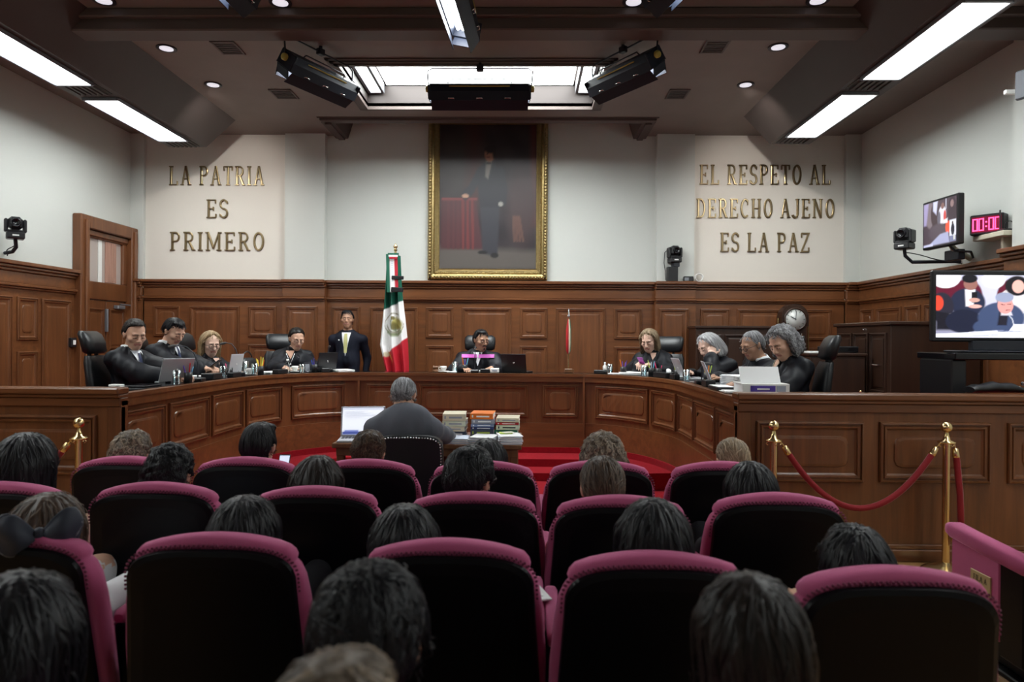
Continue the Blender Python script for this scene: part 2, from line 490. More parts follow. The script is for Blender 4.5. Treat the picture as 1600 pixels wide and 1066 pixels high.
for k, (o, z) in enumerate(((0.13, 0.015), (0.09, 0.03), (0.05, 0.045))):
    m.box(CX0 - o, CX1 + o, CY0 - o, CY0 - o + 0.05, ZC - z, ZC, c=0.004).box(CX0 - o, CX1 + o, CY1 + o - 0.05, CY1 + o, ZC - z, ZC, c=0.004)
    m.box(CX0 - o, CX0 - o + 0.05, CY0 - o, CY1 + o, ZC - z, ZC, c=0.004).box(CX1 + o - 0.05, CX1 + o, CY0 - o, CY1 + o, ZC - z, ZC, c=0.004)
m.build('coffer_frame', 'ceiling_trim', cf)
lp = thing('coffer_light', 'large white glowing diffuser filling the ceiling coffer', 'ceiling light', (0, 0, 0))
MB().box(CX0 + 0.25, CX1 - 0.25, CY0 + 0.02, CY1 - 0.04, 4.86, 4.885).build('diffuser', 'troffer_glow', lp)
MB().box(CX0 + 0.25, CX1 - 0.25, 8.02, 8.05, 4.835, 4.86).build('divider', 'black_metal', lp)
for a, b, w in ((CX0 + 0.03, CX0 + 0.20, 'left'), (CX1 - 0.20, CX1 - 0.03, 'right')):
    t = thing('ceiling_light', 'narrow glowing light strip along the %s end of the ceiling coffer' % w, 'ceiling light', (0, 0, 0), group='coffer end lights')
    MB().box(a, b, CY0 + 0.05, CY1 - 0.06, 4.77, 4.79).build('diffuser', 'troffer_glow', t)
    m = MB()
    for x in (a, b): m.box(x - 0.02, x + 0.02, CY0 + 0.02, CY1 - 0.03, 4.75, 4.88, c=0.004)
    m.box(a, b, CY1 - 0.06, CY1 - 0.02, 4.75, 4.88, c=0.004)
    m.build('frame', 'grey_metal', t)
# cross beam, frame beam over the portrait and its two returns
MB().box(XL, XR, 6.23, 6.47, 4.42, ZC, c=0.012).box(XL, XR, 6.17, 6.23, 4.52, ZC, c=0.01).build('cross_beam', 'ceiling_trim', struct(link('trim_3', None)))
m = MB().box(RX0, RX1, RY, RY + 0.14, 4.56, 4.95, c=0.01).box(RX0 - 0.03, RX1 + 0.03, RY - 0.03, RY + 0.02, 4.59, 4.64, c=0.006)
t4 = struct(link('trim_4', None)); m.build('valance', 'ceiling_trim', t4)
for x0, x1, x2 in ((RX0, RX0 + 0.18, RX0 + 0.30), (RX1, RX1 - 0.18, RX1 - 0.30)):
    m = MB()
    pf = [(x0, 4.56), (x1, 4.56), (x2, 4.95), (x0, 4.95)]
    if x1 < x0: pf = pf[::-1]
    m.rings([[(x, RY + 0.1, z) for x, z in pf], [(x, YB, z) for x, z in pf]], 0, False)
    xm = (x0 + x1) / 2
    m.box(xm - 0.045, xm + 0.045, RY + 0.1, YB, 4.535, 4.56, c=0.006)
    m.build('return_beam', 'ceiling_trim', t4)
MB().box(RX0, RX1, RY, YB, 4.93, 4.97).build('recess_top', 'ceiling_trim', t4)
# long side boxes with slanted inner cheek and fluorescent troffers
ORD = ['far one', 'second from the back wall', 'third from the back wall', 'fourth from the back wall', 'nearest the camera']
def light_box(xin_top, xin, xout, yend, sgn, side, spans):
    pf = [(xin_top, ZC), (xin, 4.23), (xout, 4.23), (xout, ZC)]
    if sgn > 0: pf = pf[::-1]
    m = MB()
    m.rings([[(x, YF, z) for x, z in pf], [(x, yend, z) for x, z in pf]], 0, False)
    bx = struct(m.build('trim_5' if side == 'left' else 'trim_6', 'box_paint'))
    a, b = sorted((xin, xout))
    for i, (y0, y1) in enumerate(spans):
        where = {'left': 'left-hand', 'right': 'right-hand'}[side] + ' ceiling box, ' + ORD[i]
        t = thing('ceiling_light', 'long white fluorescent diffuser in the ' + where, 'ceiling light', (0, 0, 0), group='fluorescent diffusers in the ceiling boxes')
        MB().box(a + 0.07, b - 0.09, y0, y1, 4.212, 4.226).build('diffuser', 'troffer_glow', t)
        m = MB()
        m.box(a + 0.05, a + 0.07, y0 - 0.02, y1 + 0.02, 4.195, 4.23, c=0.004).box(b - 0.09, b - 0.07, y0 - 0.02, y1 + 0.02, 4.195, 4.23, c=0.004)
        m.box(a + 0.07, b - 0.09, y0 - 0.03, y0, 4.195, 4.23, c=0.004).box(a + 0.07, b - 0.09, y1, y1 + 0.03, 4.195, 4.23, c=0.004)
        m.build('frame', 'grey_metal', t)
        v = MB()
        y2 = y1 + 0.05
        for k in range(6): v.box(a + 0.09 + k * 0.06, a + 0.12 + k * 0.06, y2, y2 + 0.27, 4.205, 4.222)
        v.box(a + 0.05, b - 0.07, y2 - 0.005, y2 + 0.28, 4.222, 4.23)
        v.build('air_grille', 'grey_grille', bx)
light_box(-4.0, -4.4, -4.93, 9.38, -1, 'left', [(7.46, 9.0), (5.46, 7.0), (3.46, 5.0), (1.46, 3.0), (-0.6, 1.0)])
light_box(2.93, 3.28, 3.80, 9.2, 1, 'right', [(7.28, 8.78), (5.3, 6.84), (3.3, 4.84), (1.3, 2.84), (-0.7, 0.84)])
# downlights and air vents
for u, v, lb in ((260, 75, 'left of the ventilation grille by the cross beam'), (333, 132, 'near the end of the left ceiling box'), (438, 3, 'at the top edge left of centre'), (162, 0, 'at the top edge beside the left ceiling box'), (1216, 73, 'right of the ventilation grille by the cross beam'), (1165, 132, 'near the end of the right ceiling box'), (990, 2, 'at the top edge right of centre'), (1278, 0, 'at the top edge beside the right ceiling box')):
    p = G(u, v, ZC)
    t = thing('downlight', 'small round recessed downlight ' + lb, 'downlight', (p.x, p.y, ZC), group='recessed downlights')
    if v == 132:                         # the two inner downlights are aimed at the inscriptions
        ld = bpy.data.lights.new('downlight_beam', 'SPOT')
        ld.energy = 125; ld.color = (1.0, 0.93, 0.86); ld.spot_size = R(84); ld.spot_blend = 0.9; ld.shadow_soft_size = 0.05
        lo_ = link('downlight_beam', ld, t); lo_.location = (0, 0, -0.02)
        tg = Vector((-4.45 if u < 800 else 3.55, 10.05, 3.35)) - p
        lo_.rotation_euler = tg.to_track_quat('-Z', 'Y').to_euler()
    MB().lathe([(0.06, -0.004), (0.10, -0.010), (0.10, 0), (0.06, 0)], 20).build('trim_ring', 'black_metal', t)
    MB().lathe([(0.0, -0.006), (0.068, -0.011), (0.068, -0.001)], 20).build('lens', 'downlight_glow', t)
for u0, u1, v0, v1, lb in ((327, 373, 68, 80, 'far left by the cross beam'), (416, 460, 141, 152, 'left of the ceiling coffer'), (1042, 1082, 141, 152, 'right of the ceiling coffer'), (1099, 1145, 65, 78, 'far right by the cross beam')):
    p0, p1 = G((u0 + u1) / 2, v0, ZC), G((u0 + u1) / 2, v1, ZC)
    w = (u1 - u0 - 8) * p0.y / F
    yc = (p0.y + p1.y) / 2; hy = max(0.16, (p1.y - p0.y) / 2)
    t = thing('air_vent', 'square dark ceiling ventilation grille ' + lb, 'vent', (p0.x, yc, ZC), group='ceiling ventilation grilles')
    h = w / 2
    m = MB()
    m.box(-h, h, -hy, -hy + 0.025, -0.012, 0, c=0.003).box(-h, h, hy - 0.025, hy, -0.012, 0, c=0.003).box(-h, -h + 0.025, -hy, hy, -0.012, 0, c=0.003).box(h - 0.025, h, -hy, hy, -0.012, 0, c=0.003)
    m.build('frame', 'ceiling_trim', t)
    for k in range(6):
        y = -hy + 0.04 + (2 * hy - 0.08) * k / 5
        MB().box(-h + 0.025, h - 0.025, y - 0.012, y + 0.008, -0.008, -0.001).build('slat', 'grey_grille', t)

# --------------------------------------------------- judges' bench and dais
BCX, BHW, BY0, BY1, BYB, BRX = -0.70, 2.30, 5.125, 6.95, 8.45, 1.0
ZD = 1.172
JF = 0.42
pts = []
for i in range(13): pts.append((BCX - BHW, BY0 + (BY1 - BY0) * i / 12))
for i in range(1, 25):
    a = math.pi / 2 * i / 24
    pts.append((BCX - BHW + BRX * (1 - math.cos(a)), BY1 + (BYB - BY1) * math.sin(a)))
for i in range(1, 14): pts.append((BCX - BHW + BRX + (2 * BHW - 2 * BRX) * i / 14, BYB))
pts += [(2 * BCX - x, y) for x, y in pts[:37][::-1]]
BP = np.array(pts)
BS = np.concatenate([[0], np.cumsum(np.hypot(*np.diff(BP, axis=0).T))])
BT = np.gradient(BP[:, 0], BS), np.gradient(BP[:, 1], BS)
def bench(s, off, z):                    # off > 0: away from the well, behind the front
    x, y = np.interp(s, BS, BP[:, 0]), np.interp(s, BS, BP[:, 1])
    tx, ty = np.interp(s, BS, BT[0]), np.interp(s, BS, BT[1])
    l = math.hypot(tx, ty)
    return Vector((x - ty / l * off, y + tx / l * off, z))
def bench_s(u, z=0.85):                  # arc length whose front shows at pixel column u
    ss = np.linspace(0, BS[-1], 800)
    us = np.array([uv(bench(s, 0, z))[0] for s in ss])
    return float(np.interp(u, us, ss))
def sweep(prof, s0, s1, mats, name, parent, n=80, smooth=True):   # prof of (off, z)
    m = MB()
    rs = [[bench(s0 + (s1 - s0) * i / n, o, z) for o, z in prof] for i in range(n + 1)]
    m.rings(rs, 0, smooth, True, True)
    # hard profile edges
    return m.build(name, mats, parent)
def sweep_box(o0, o1, z0, z1, s0, s1, mats, name, parent, n=80):
    m = MB()
    for a, b in (((o0, z0), (o0, z1)), ((o0, z1), (o1, z1)), ((o1, z1), (o1, z0)), ((o1, z0), (o0, z0))):
        rs = [[bench(s0 + (s1 - s0) * i / n, o, z) for o, z in (a, b)] for i in range(n + 1)]
        m.rings(rs, 0, True, False, False, closed=False)
    for s in (s0, s1): m.add([bench(s, o, z) for o, z in ((o0, z0), (o1, z0), (o1, z1), (o0, z1))], [(0, 1, 2, 3)])
    return m.build(name, mats, parent)
bt = thing('judges_bench', 'long curved mahogany judges bench with moulded front panels', 'bench', (0, 0, 0))
SL = BS[-1]
sweep_box(0.05, 0.10, 0.26, ZD - 0.09, 0, SL, 'mahogany', 'front', bt, 120)
sweep_box(0.0, 0.46, ZD - 0.035, ZD, 0, SL, 'mahogany_long', 'desktop', bt, 120)
sweep_box(0.01, 0.12, ZD - 0.10, ZD - 0.035, 0, SL, 'mahogany_long', 'fascia', bt, 120)
sweep_box(0.035, 0.06, 0.26, 0.56, 0, SL, 'mahogany_long', 'kick_board', bt, 120)
sim('leather_black', (0.011, 0.012, 0.014), rough=0.36, bump=0.15, bscale=120)
sweep_box(0.08, 0.42, ZD, ZD + 0.004, 0.05, SL - 0.05, 'black_gloss', 'desk_inlay', bt, 120)
spans = [(187, 265), (272, 333), (338, 385), (390, 445), (459, 540), (572, 627), (655, 825), (848, 903), (928, 1008), (1013, 1050), (1053, 1077), (1078, 1110), (1112, 1147)]
for a, b in spans:
    s0, s1 = bench_s(a), bench_s(b)
    curved = not (572 <= a <= 850)
    panel(s1 - s0, 0.40, (lambda s0: lambda s, t, d: bench(s0 + s, 0.05 - d, 0.63 + t))(s0), bt, cut=0.12, n=6 if curved else 1)
for u in (560, 912):
    s = bench_s(u)
    sweep_box(0.004, 0.05, 0.26, ZD - 0.001, s - 0.012, s + 0.012, 'mahogany', 'joint_post', bt, 2)
# inner legs/modesty return so the top is carried
for k in range(9):
    s = 0.3 + (SL - 0.6) * k / 8
    sweep_box(0.10, 0.38, JF, ZD - 0.035, s - 0.02, s + 0.02, 'mahogany', 'support_panel', bt, 1)
# carpeted plinth and steps of the well
pl = struct(link('trim_1', None))
sweep_box(0.02, 0.10, 0.0, 0.26, 0, SL, 'carpet', 'plinth', pl, 120)
sc0, sc1 = bench_s(405), bench_s(1050)
sweep_box(-0.42, 0.03, 0.0, 0.19, sc0, sc1, 'carpet', 'upper_step', pl, 40)
sweep_box(-0.80, -0.40, 0.0, 0.10, sc0, sc1, 'carpet', 'lower_step', pl, 40)
# dais floor behind the bench
outline = [bench(SL * i / 120, 0.10, JF) for i in range(121)]
outer = [Vector((XR, BY0 + 0.02, JF)), Vector((XR, YB, JF)), Vector((XL, YB, JF)), Vector((XL, BY0 + 0.02, JF))]
m = MB()
# strips from the bench line out to the walls keep the concave floor well-formed
def outward(p, i):
    s = SL * i / 120
    return None
L = [p for p in outline if p.y <= BYB + 0.2]
ys = np.linspace(BY0 + 0.02, BYB + 0.099, 40)
for sgn in (-1, 1):
    half = [p for p in outline if (p.x - BCX) * sgn >= 0]
    half.sort(key=lambda p: p.y)
    hy = [p.y for p in half]; hx = [p.x for p in half]
    wallx = XL if sgn < 0 else XR
    for a, b in zip(ys[:-1], ys[1:]):
        xa, xb = float(np.interp(a, hy, hx)), float(np.interp(b, hy, hx))
        q = [(xa, a, JF), (wallx, a, JF), (wallx, b, JF), (xb, b, JF)]
        m.add(q if sgn > 0 else q[::-1], [(0, 1, 2, 3)])
m.box(XL, XR, BYB + 0.099, YB, 0.0, JF)
dz = struct(m.build('dais', 'carpet'))
dz.name = 'floor_dais'
# wings: straight panelled fronts to the public
def wing(x0, x1, label):
    t = thing('bench_wing', label, 'bench', (0, 0, 0))
    yf = 5.02
    MB().box(x0, x1, yf, yf + 0.08, 0.0, 1.12).build('front', 'mahogany', t)
    m = MB()
    m.box(x0 - 0.01, x1, yf - 0.05, yf + 0.10, 1.17, 1.22, c=0.01).box(x0, x1, yf - 0.035, yf + 0.095, 1.145, 1.17, c=0.006).box(x0, x1, yf - 0.02, yf + 0.09, 1.08, 1.145, c=0.006)
    m.build('cap_rail', 'mahogany_long', t)
    MB().box(x0, x1, yf - 0.03, yf, 0.0, 0.09, c=0.008).box(x0, x1, yf - 0.018, yf, 0.09, 0.125, c=0.006).build('base_moulding', 'mahogany_long', t)
    return t, yf
WXR = 1.565
t, yf = wing(WXR, XR, 'right straight wing of the mahogany bench behind the rope barrier')
for a, b in ((1181, 1348), (1373, 1546), (1573, 1745)):
    x0, x1 = W(a, 700, yf).x, W(b, 700, yf).x
    panel(x1 - x0, 0.44, flat((x0, yf, 0.575), (1, 0, 0), (0, -1, 0)), t, cut=0.12, e=1.25, deep=1.2)
MB().box(WXR, WXR + 0.10, yf - 0.012, yf + 0.05, 0, 1.08, c=0.006).build('corner_post', 'mahogany', t)
t, yf = wing(XL, -2.98, 'left straight wing of the mahogany bench beside the brass post')
for a, b in ((-30, 152), (-235, -50)):
    x0, x1 = W(a, 690, yf).x, W(b, 690, yf).x
    panel(x1 - x0, 0.44, flat((x0, yf, 0.575), (1, 0, 0), (0, -1, 0)), t, cut=0.12, e=1.25, deep=1.2)
MB().box(-3.08, -2.98, yf - 0.012, yf + 0.05, 0, 1.08, c=0.006).build('corner_post', 'mahogany', t)
# ------------------------------------------------ portrait on the back wall
def lin(r, g, b):
    f = lambda c: (c / 255 / 12.92) if c / 255 <= 0.04045 else ((c / 255 + 0.055) / 1.055) ** 2.4
    return np.array([f(r), f(g), f(b)])
class Canvas:                      # paints soft shapes into an array of colours
    def __init__(s, x, y, base, asp=1.0):
        s.x, s.y, s.asp = x, y, asp
        s.c = np.tile(base, (len(x), 1)).astype(float)
    def put(s, mask, col): 
        mask = np.clip(mask, 0, 1)[:, None]; s.c = s.c * (1 - mask) + col * mask; return s
    def ell(s, cx, cy, rx, ry, col, soft=0.15, rot=0, a=1.0):
        dx, dy = s.x - cx, (s.y - cy)
        c, t = math.cos(rot), math.sin(rot)
        X, Y = (dx * c + dy * t) / rx, (-dx * t + dy * c) / ry
        return s.put(a * (1 - np.hypot(X, Y)) / soft + 0.5 * a, col)
    def poly(s, P, col, soft=0.006, a=1.0):          # convex polygon, counter-clockwise
        m = np.full(len(s.x), 1e9)
        for (x0, y0), (x1, y1) in zip(P, P[1:] + P[:1]):
            l = math.hypot(x1 - x0, y1 - y0)
            m = np.minimum(m, ((x1 - x0) * (s.y - y0) - (y1 - y0) * (s.x - x0)) / l)
        return s.put(a * np.clip(m / soft + 0.5, 0, 1), col)
    def line(s, P, w, col, soft=0.5, a=1.0):
        d = np.full(len(s.x), 1e9)
        for (x0, y0), (x1, y1) in zip(P[:-1], P[1:]):
            L = (x1 - x0) ** 2 + (y1 - y0) ** 2 + 1e-12
            t = np.clip(((s.x - x0) * (x1 - x0) + (s.y - y0) * (y1 - y0)) / L, 0, 1)
            d = np.minimum(d, np.hypot(s.x - x0 - t * (x1 - x0), s.y - y0 - t * (y1 - y0)))
        return s.put(a * np.clip((w - d) / (w * soft) + 0.5, 0, 1), col)
def portrait(x, y):                # a plain standing figure beside a draped table, dark tones
    k = Canvas(x, y, lin(38, 30, 34))
    k.c += (0.006 * np.sin(x * 23 + 3 * np.sin(y * 7)) + 0.005 * np.sin(y * 31 + x * 5))[:, None] * np.array([1, 0.8, 0.8])
    k.ell(0.2, 0.75, 0.3, 0.3, lin(58, 52, 50), 1.0, a=0.6)
    k.poly([(0.3, 0.45), (0.42, 0.45), (0.42, 1.0), (0.3, 1.0)], lin(70, 30, 28), 0.15, 0.7)
    k.poly([(0.93, 0.3), (1.0, 0.3), (1.0, 1.0), (0.93, 1.0)], lin(84, 36, 30), 0.05, 0.8)
    k.poly([(0, 0), (1, 0), (1, 0.13), (0, 0.16)], lin(82, 76, 72), 0.05)
    k.ell(0.85, 0.45, 0.16, 0.28, lin(58, 42, 44), 0.5, a=0.8)
    for i in range(4): k.line([(0.77 + 0.03 * i, 0.2), (0.76 + 0.02 * i, 0.36)], 0.012, lin(104, 70, 58), a=0.5)
    k.poly([(0.02, 0.14), (0.45, 0.14), (0.38, 0.48), (0.02, 0.48)], lin(68, 33, 38), 0.02)
    for i in range(6): k.line([(0.10 + 0.05 * i, 0.15), (0.10 + 0.048 * i, 0.47)], 0.013, lin(104, 40, 40) if i > 2 else lin(76, 36, 40), a=0.8)
    k.poly([(0.03, 0.475), (0.39, 0.475), (0.39, 0.492), (0.03, 0.492)], lin(110, 50, 52), 0.006)
    d = lin(34, 34, 42)
    k.poly([(0.45, 0.11), (0.60, 0.09), (0.62, 0.45), (0.42, 0.45)], lin(44, 44, 52), 0.02)
    k.poly([(0.42, 0.43), (0.63, 0.43), (0.65, 0.66), (0.55, 0.74), (0.45, 0.73), (0.38, 0.66)], d, 0.015)
    k.line([(0.42, 0.67), (0.33, 0.55), (0.27, 0.51)], 0.035, d); k.line([(0.63, 0.67), (0.66, 0.55), (0.65, 0.47)], 0.038, d)
    k.ell(0.27, 0.505, 0.035, 0.014, lin(170, 130, 108), 0.4); k.ell(0.63, 0.45, 0.025, 0.016, lin(140, 138, 132), 0.4)
    k.poly([(0.47, 0.64), (0.50, 0.62), (0.54, 0.745), (0.48, 0.745)], lin(128, 122, 116), 0.01)
    k.ell(0.505, 0.73, 0.03, 0.010, lin(18, 18, 20), 0.4)
    k.ell(0.515, 0.79, 0.052, 0.05, lin(150, 104, 82), 0.25); k.ell(0.525, 0.825, 0.06, 0.028, lin(24, 18, 18), 0.4); k.ell(0.56, 0.795, 0.016, 0.035, lin(26, 20, 20), 0.4)
    k.line([(0.485, 0.795), (0.50, 0.797)], 0.004, lin(60, 36, 30)); k.line([(0.49, 0.768), (0.51, 0.768)], 0.003, lin(96, 54, 46))
    k.ell(0.45, 0.118, 0.05, 0.012, lin(22, 20, 22), 0.4); k.ell(0.57, 0.098, 0.04, 0.018, lin(22, 20, 22), 0.4)
    return np.clip(k.c, 0, 1)
paintmat('oil_paint', rough=0.45)
p0, p1 = W(668, 437, 10.02), W(855, 437, 10.02)
FW, FZ0, FZ1 = p1.x - p0.x, p0.z, 4.925
fx = (p0.x + p1.x) / 2
pt = thing('portrait_painting', 'large full-length portrait painting in an ornate gilt frame above the wainscot', 'painting', (fx, YB - 0.02, FZ0))
B = 0.165
painted('canvas', FW - 2 * B + 0.02, FZ1 - FZ0 - 2 * B + 0.02, 90, 135, portrait, 'oil_paint', pt, Matrix.Translation((0, -0.02, B - 0.01)))
MB().box(-FW / 2 + 0.02, FW / 2 - 0.02, -0.018, 0.0, 0.02, FZ1 - FZ0 - 0.02).build('backing', 'black_plastic', pt)
def frame_profile(w, h, prof, name):
    rs = [[Vector((-w / 2 + i, -d, i)), Vector((w / 2 - i, -d, i)), Vector((w / 2 - i, -d, h - i)), Vector((-w / 2 + i, -d, h - i))] for i, d in prof]
    return MB().rings(rs, 0, False, False, False).build(name, 'gilt', pt)
frame_profile(FW, FZ1 - FZ0, [(0, 0.0), (0, 0.06), (0.02, 0.085), (0.05, 0.085), (0.06, 0.06), (0.085, 0.05), (0.10, 0.065), (0.12, 0.05), (0.15, 0.025), (0.165, 0.03), (0.172, 0.01)], 'frame')
m = MB()
H_ = FZ1 - FZ0
def bead_run(x0, z0, x1, z1, step, r):
    n = int(math.hypot(x1 - x0, z1 - z0) / step)
    for i in range(n + 1):
        m.sphere((x0 + (x1 - x0) * i / n, -0.085, z0 + (z1 - z0) * i / n), r, 6)
for o, st, r in ((0.034, 0.045, 0.020), (0.11, 0.028, 0.0105)):
    w2 = FW / 2 - o
    for q in ((-w2, o, w2, o), (-w2, H_ - o, w2, H_ - o), (-w2, o, -w2, H_ - o), (w2, o, w2, H_ - o)): bead_run(*q, st, r)
bd = m.build('ornament', 'gilt', pt); bd['kind'] = 'stuff'

# --------------------------------------------------------- bronze lettering
def arc(cx, cy, rx, ry, a0, a1, n=14):
    return [(cx + rx * math.cos(R(a0 + (a1 - a0) * i / n)), cy + ry * math.sin(R(a0 + (a1 - a0) * i / n))) for i in range(n + 1)]
T1, T2, SF = 0.115, 0.06, 0.10     # stem, thin and serif
def glyph(ch):                     # (advance, [(polyline, width)])
    st = lambda x: [([(x, 0), (x, 1)], T1)]
    se = lambda x, y, w=0.26: [([(x - w / 2, y), (x + w / 2, y)], T2)]
    b, t = 0.03, 0.97
    if ch == 'L': return 0.66, st(.16) + se(.16, t) + [([(.03, b), (.60, b)], T2), ([(.58, b), (.58, .22)], T2)]
    if ch == 'I': return 0.36, st(.18) + se(.18, t) + se(.18, b)
    if ch == 'A': return 0.74, [([(.13, 0), (.36, 1)], T2 * 1.2), ([(.36, 1), (.61, 0)], T1), ([(.20, .33), (.53, .33)], T2)] + se(.12, b, .22) + se(.62, b, .24)
    if ch == 'P': return 0.64, st(.16) + se(.16, b) + [([(.03, t)] + [(.34, t)] + arc(.34, .735, .20, .235, 90, -90) + [(.16, .5)], T2 * 1.4)]
    if ch == 'R': return 0.70, st(.16) + se(.16, b) + [([(.03, t), (.34, t)] + arc(.34, .735, .20, .235, 90, -90) + [(.16, .5)], T2 * 1.4), ([(.34, .5), (.58, .03)], T1)] + se(.60, b, .2)
    if ch == 'T': return 0.66, st(.33) + se(.33, b) + [([(.04, t), (.62, t)], T2), ([(.05, t), (.05, .76)], T2), ([(.61, t), (.61, .76)], T2)]
    if ch == 'E': return 0.66, st(.16) + [([(.03, t), (.58, t)], T2), ([(.03, b), (.60, b)], T2), ([(.16, .5), (.44, .5)], T2), ([(.57, t), (.57, .78)], T2), ([(.59, b), (.59, .22)], T2), ([(.44, .60), (.44, .40)], T2)]
    if ch == 'S': return 0.58, [([(.50, .76), (.50, .90)] , T2), (arc(.29, .735, .20, .235, 20, 270, 18) + arc(.29, .265, .21, .235, 90, -160, 18), T1 * .85), ([(.07, .22), (.07, .08)], T2)]
    if ch == 'M': return 0.92, [([(.14, 0), (.14, 1)], T2 * 1.3), ([(.14, 1), (.46, .12)], T1), ([(.46, .12), (.78, 1)], T2 * 1.2), ([(.78, 0), (.78, 1)], T1)] + se(.14, b, .22) + se(.78, b) + se(.10, t, .2) + se(.82, t, .2)
    if ch == 'O': return 0.70, [(arc(.35, .5, .25, .46, 0, 360, 28), T1 * .9)]
    if ch == 'D': return 0.70, st(.16) + [([(.03, t), (.30, t)] + arc(.30, .5, .30, .47, 90, -90, 20) + [(.03, b)], T2 * 1.4)]
    if ch == 'C': return 0.66, [(arc(.36, .5, .27, .46, 50, 310, 24), T1 * .9), ([(.55, .68), (.55, .92)], T2)]
    if ch == 'H': return 0.76, st(.16) + st(.60) + se(.16, b) + se(.16, t) + se(.60, b) + se(.60, t) + [([(.16, .5), (.60, .5)], T2)]
    if ch == 'J': return 0.56, [([(.40, 1), (.40, .22)] + arc(.22, .20, .18, .17, 0, -170, 10), T1)] + se(.40, t)
    if ch == 'N': return 0.80, [([(.15, 0), (.15, 1)], T2 * 1.3), ([(.15, 1), (.63, .02)], T1), ([(.63, 0), (.63, 1)], T2 * 1.3)] + se(.15, b, .22) + se(.63, t, .24) + se(.10, t, .18)
    if ch == 'Z': return 0.64, [([(.06, t), (.56, t), (.08, b), (.58, b)], T2 * 1.5), ([(.07, t), (.07, .76)], T2), ([(.57, b), (.57, .24)], T2)]
    return 0.34, []
def ribbon(mb, P, w, M, h):
    n = len(P)
    P = [Vector(p) for p in P]
    closed = (P[0] - P[-1]).length < 1e-6
    lo, hi = [], []
    for i, p in enumerate(P):
        a = P[i - 1] if i else (P[-2] if closed else p)
        b = P[i + 1] if i < n - 1 else (P[1] if closed else p)
        d1 = (p - a).normalized() if (p - a).length > 1e-9 else (b - p).normalized()
        d2 = (b - p).normalized() if (b - p).length > 1e-9 else d1
        t = (d1 + d2).normalized()
        nn = Vector((-t.y, t.x)) * (w / 2 / max(0.5, t.dot(d1)))
        lo.append(p - nn); hi.append(p + nn)
    f = lambda p, z: M @ Vector((p.x, p.y, z))
    c = min(0.012, w * 0.2)
    rs = [[f(l, 0), f(l + (q - l) * 0.0, h - c * .5), f(l + (q - l).normalized() * c, h), f(q - (q - l).normalized() * c, h), f(q, h - c * .5), f(q, 0)] for l, q in zip(lo, hi)]
    mb.rings(rs, 0, False, not closed, not closed)
GL = {}
def inscription(text, u0, u1, v0, v1, y, label):
    a, b = W(u0, v1, y), W(u1, v1, y)
    top = W((u0 + u1) / 2, v0, y)
    H = top.z - W((u0 + u1) / 2, v1, y).z
    wid = b.x - a.x
    nat = sum(glyph(c)[0] for c in text)
    sp = wid / nat
    t = thing('wall_inscription', label, 'lettering', (a.x, y, (a.z + b.z) / 2), group='bronze lettering on the back wall')
    x = 0
    for c in text:
        adv, st = glyph(c)
        if st:
            M = frame((x, 0.0, 0), (sp, 0, 0), (0, 0, H), (0, -1, 0))
            m = MB()
            for P, w in st: ribbon(m, [((px * 0.84 + 0.08 * adv) * sp, py * H) for px, py in P], w * H * 0.92, M, 0.025)
            m.build('letter', 'bronze', t)
        x += adv * sp
YW = 10.05
inscription('LA PATRIA', 263, 415, 260, 290, YW, 'bronze letters reading LA PATRIA, top line at the left')
inscription('ES', 321, 359, 312, 341, YW, 'bronze letters reading ES alone on the middle line at the left')
inscription('PRIMERO', 264, 416, 363, 392, YW, 'bronze letters reading PRIMERO, bottom line at the left')
inscription('EL RESPETO AL', 1091, 1299, 258, 289, YW, 'bronze letters reading EL RESPETO AL, top line at the right')
inscription('DERECHO AJENO', 1086, 1305, 311, 341, YW, 'bronze letters reading DERECHO AJENO, middle line at the right')
inscription('ES LA PAZ', 1123, 1266, 364, 394, YW, 'bronze letters reading ES LA PAZ, bottom line at the right')

# -------------------------------------------------------------------- flags
paintmat('flag_cloth', rough=0.6)
def flag_paint(x, z):              # x 0..1 across, z 0..1 up
    k = Canvas(x, z, lin(0, 84, 66))
    k.poly([(-0.1, -0.1), (1.1, -0.1), (1.1, 0.655), (-0.1, 0.565)], lin(236, 236, 236), 0.008)
    k.poly([(-0.1, -0.2), (1.1, -0.2), (1.1, 0.375), (-0.1, 0.185)], lin(186, 26, 44), 0.008)
    g = lin(150, 140, 78); g2 = lin(112, 104, 60); cx, cy = 0.52, 0.465
    for r, a0, a1, w in ((1.0, 20, 330, 0.006), (0.82, 150, 330, 0.009)):
        k.line([(cx + 0.40 * r * math.cos(R(a)), cy + 0.082 * r * math.sin(R(a))) for a in range(a0 + 40, a1 + 40, 12)], w, g2, a=0.75)
    k.ell(cx + 0.12, cy - 0.002, 0.25, 0.045, g, 0.4, a=0.95)           # wing
    for i in range(6): k.line([(cx - 0.02, cy + 0.03), (cx + 0.10 + 0.05 * i, cy + 0.05 - 0.018 * i)], 0.008, lin(186, 178, 110), a=0.7)
    k.line([(cx - 0.1, cy + 0.035), (cx - 0.18, cy + 0.01), (cx - 0.1, cy - 0.03), (cx + 0.06, cy - 0.045)], 0.014, lin(92, 112, 84), a=0.8)
    k.ell(cx - 0.05, cy + 0.045, 0.09, 0.014, g2, 0.4); k.ell(cx - 0.02, cy - 0.02, 0.10, 0.03, g2, 0.4, a=0.7)
    k.line([(cx - 0.3, cy - 0.06), (cx - 0.12, cy - 0.088), (cx + 0.12, cy - 0.086), (cx + 0.32, cy - 0.055)], 0.012, lin(126, 140, 96), a=0.8)
    k.ell(0.30, 0.205, 0.09, 0.014, lin(200, 158, 70), 0.4, rot=-0.5); k.ell(0.16, 0.225, 0.10, 0.02, lin(196, 190, 160), 0.4, a=0.8)
    return np.clip(k.c, 0, 1)
fy = 9.35
ft = W(618, 381, fy); fb = W(617, 580, fy)
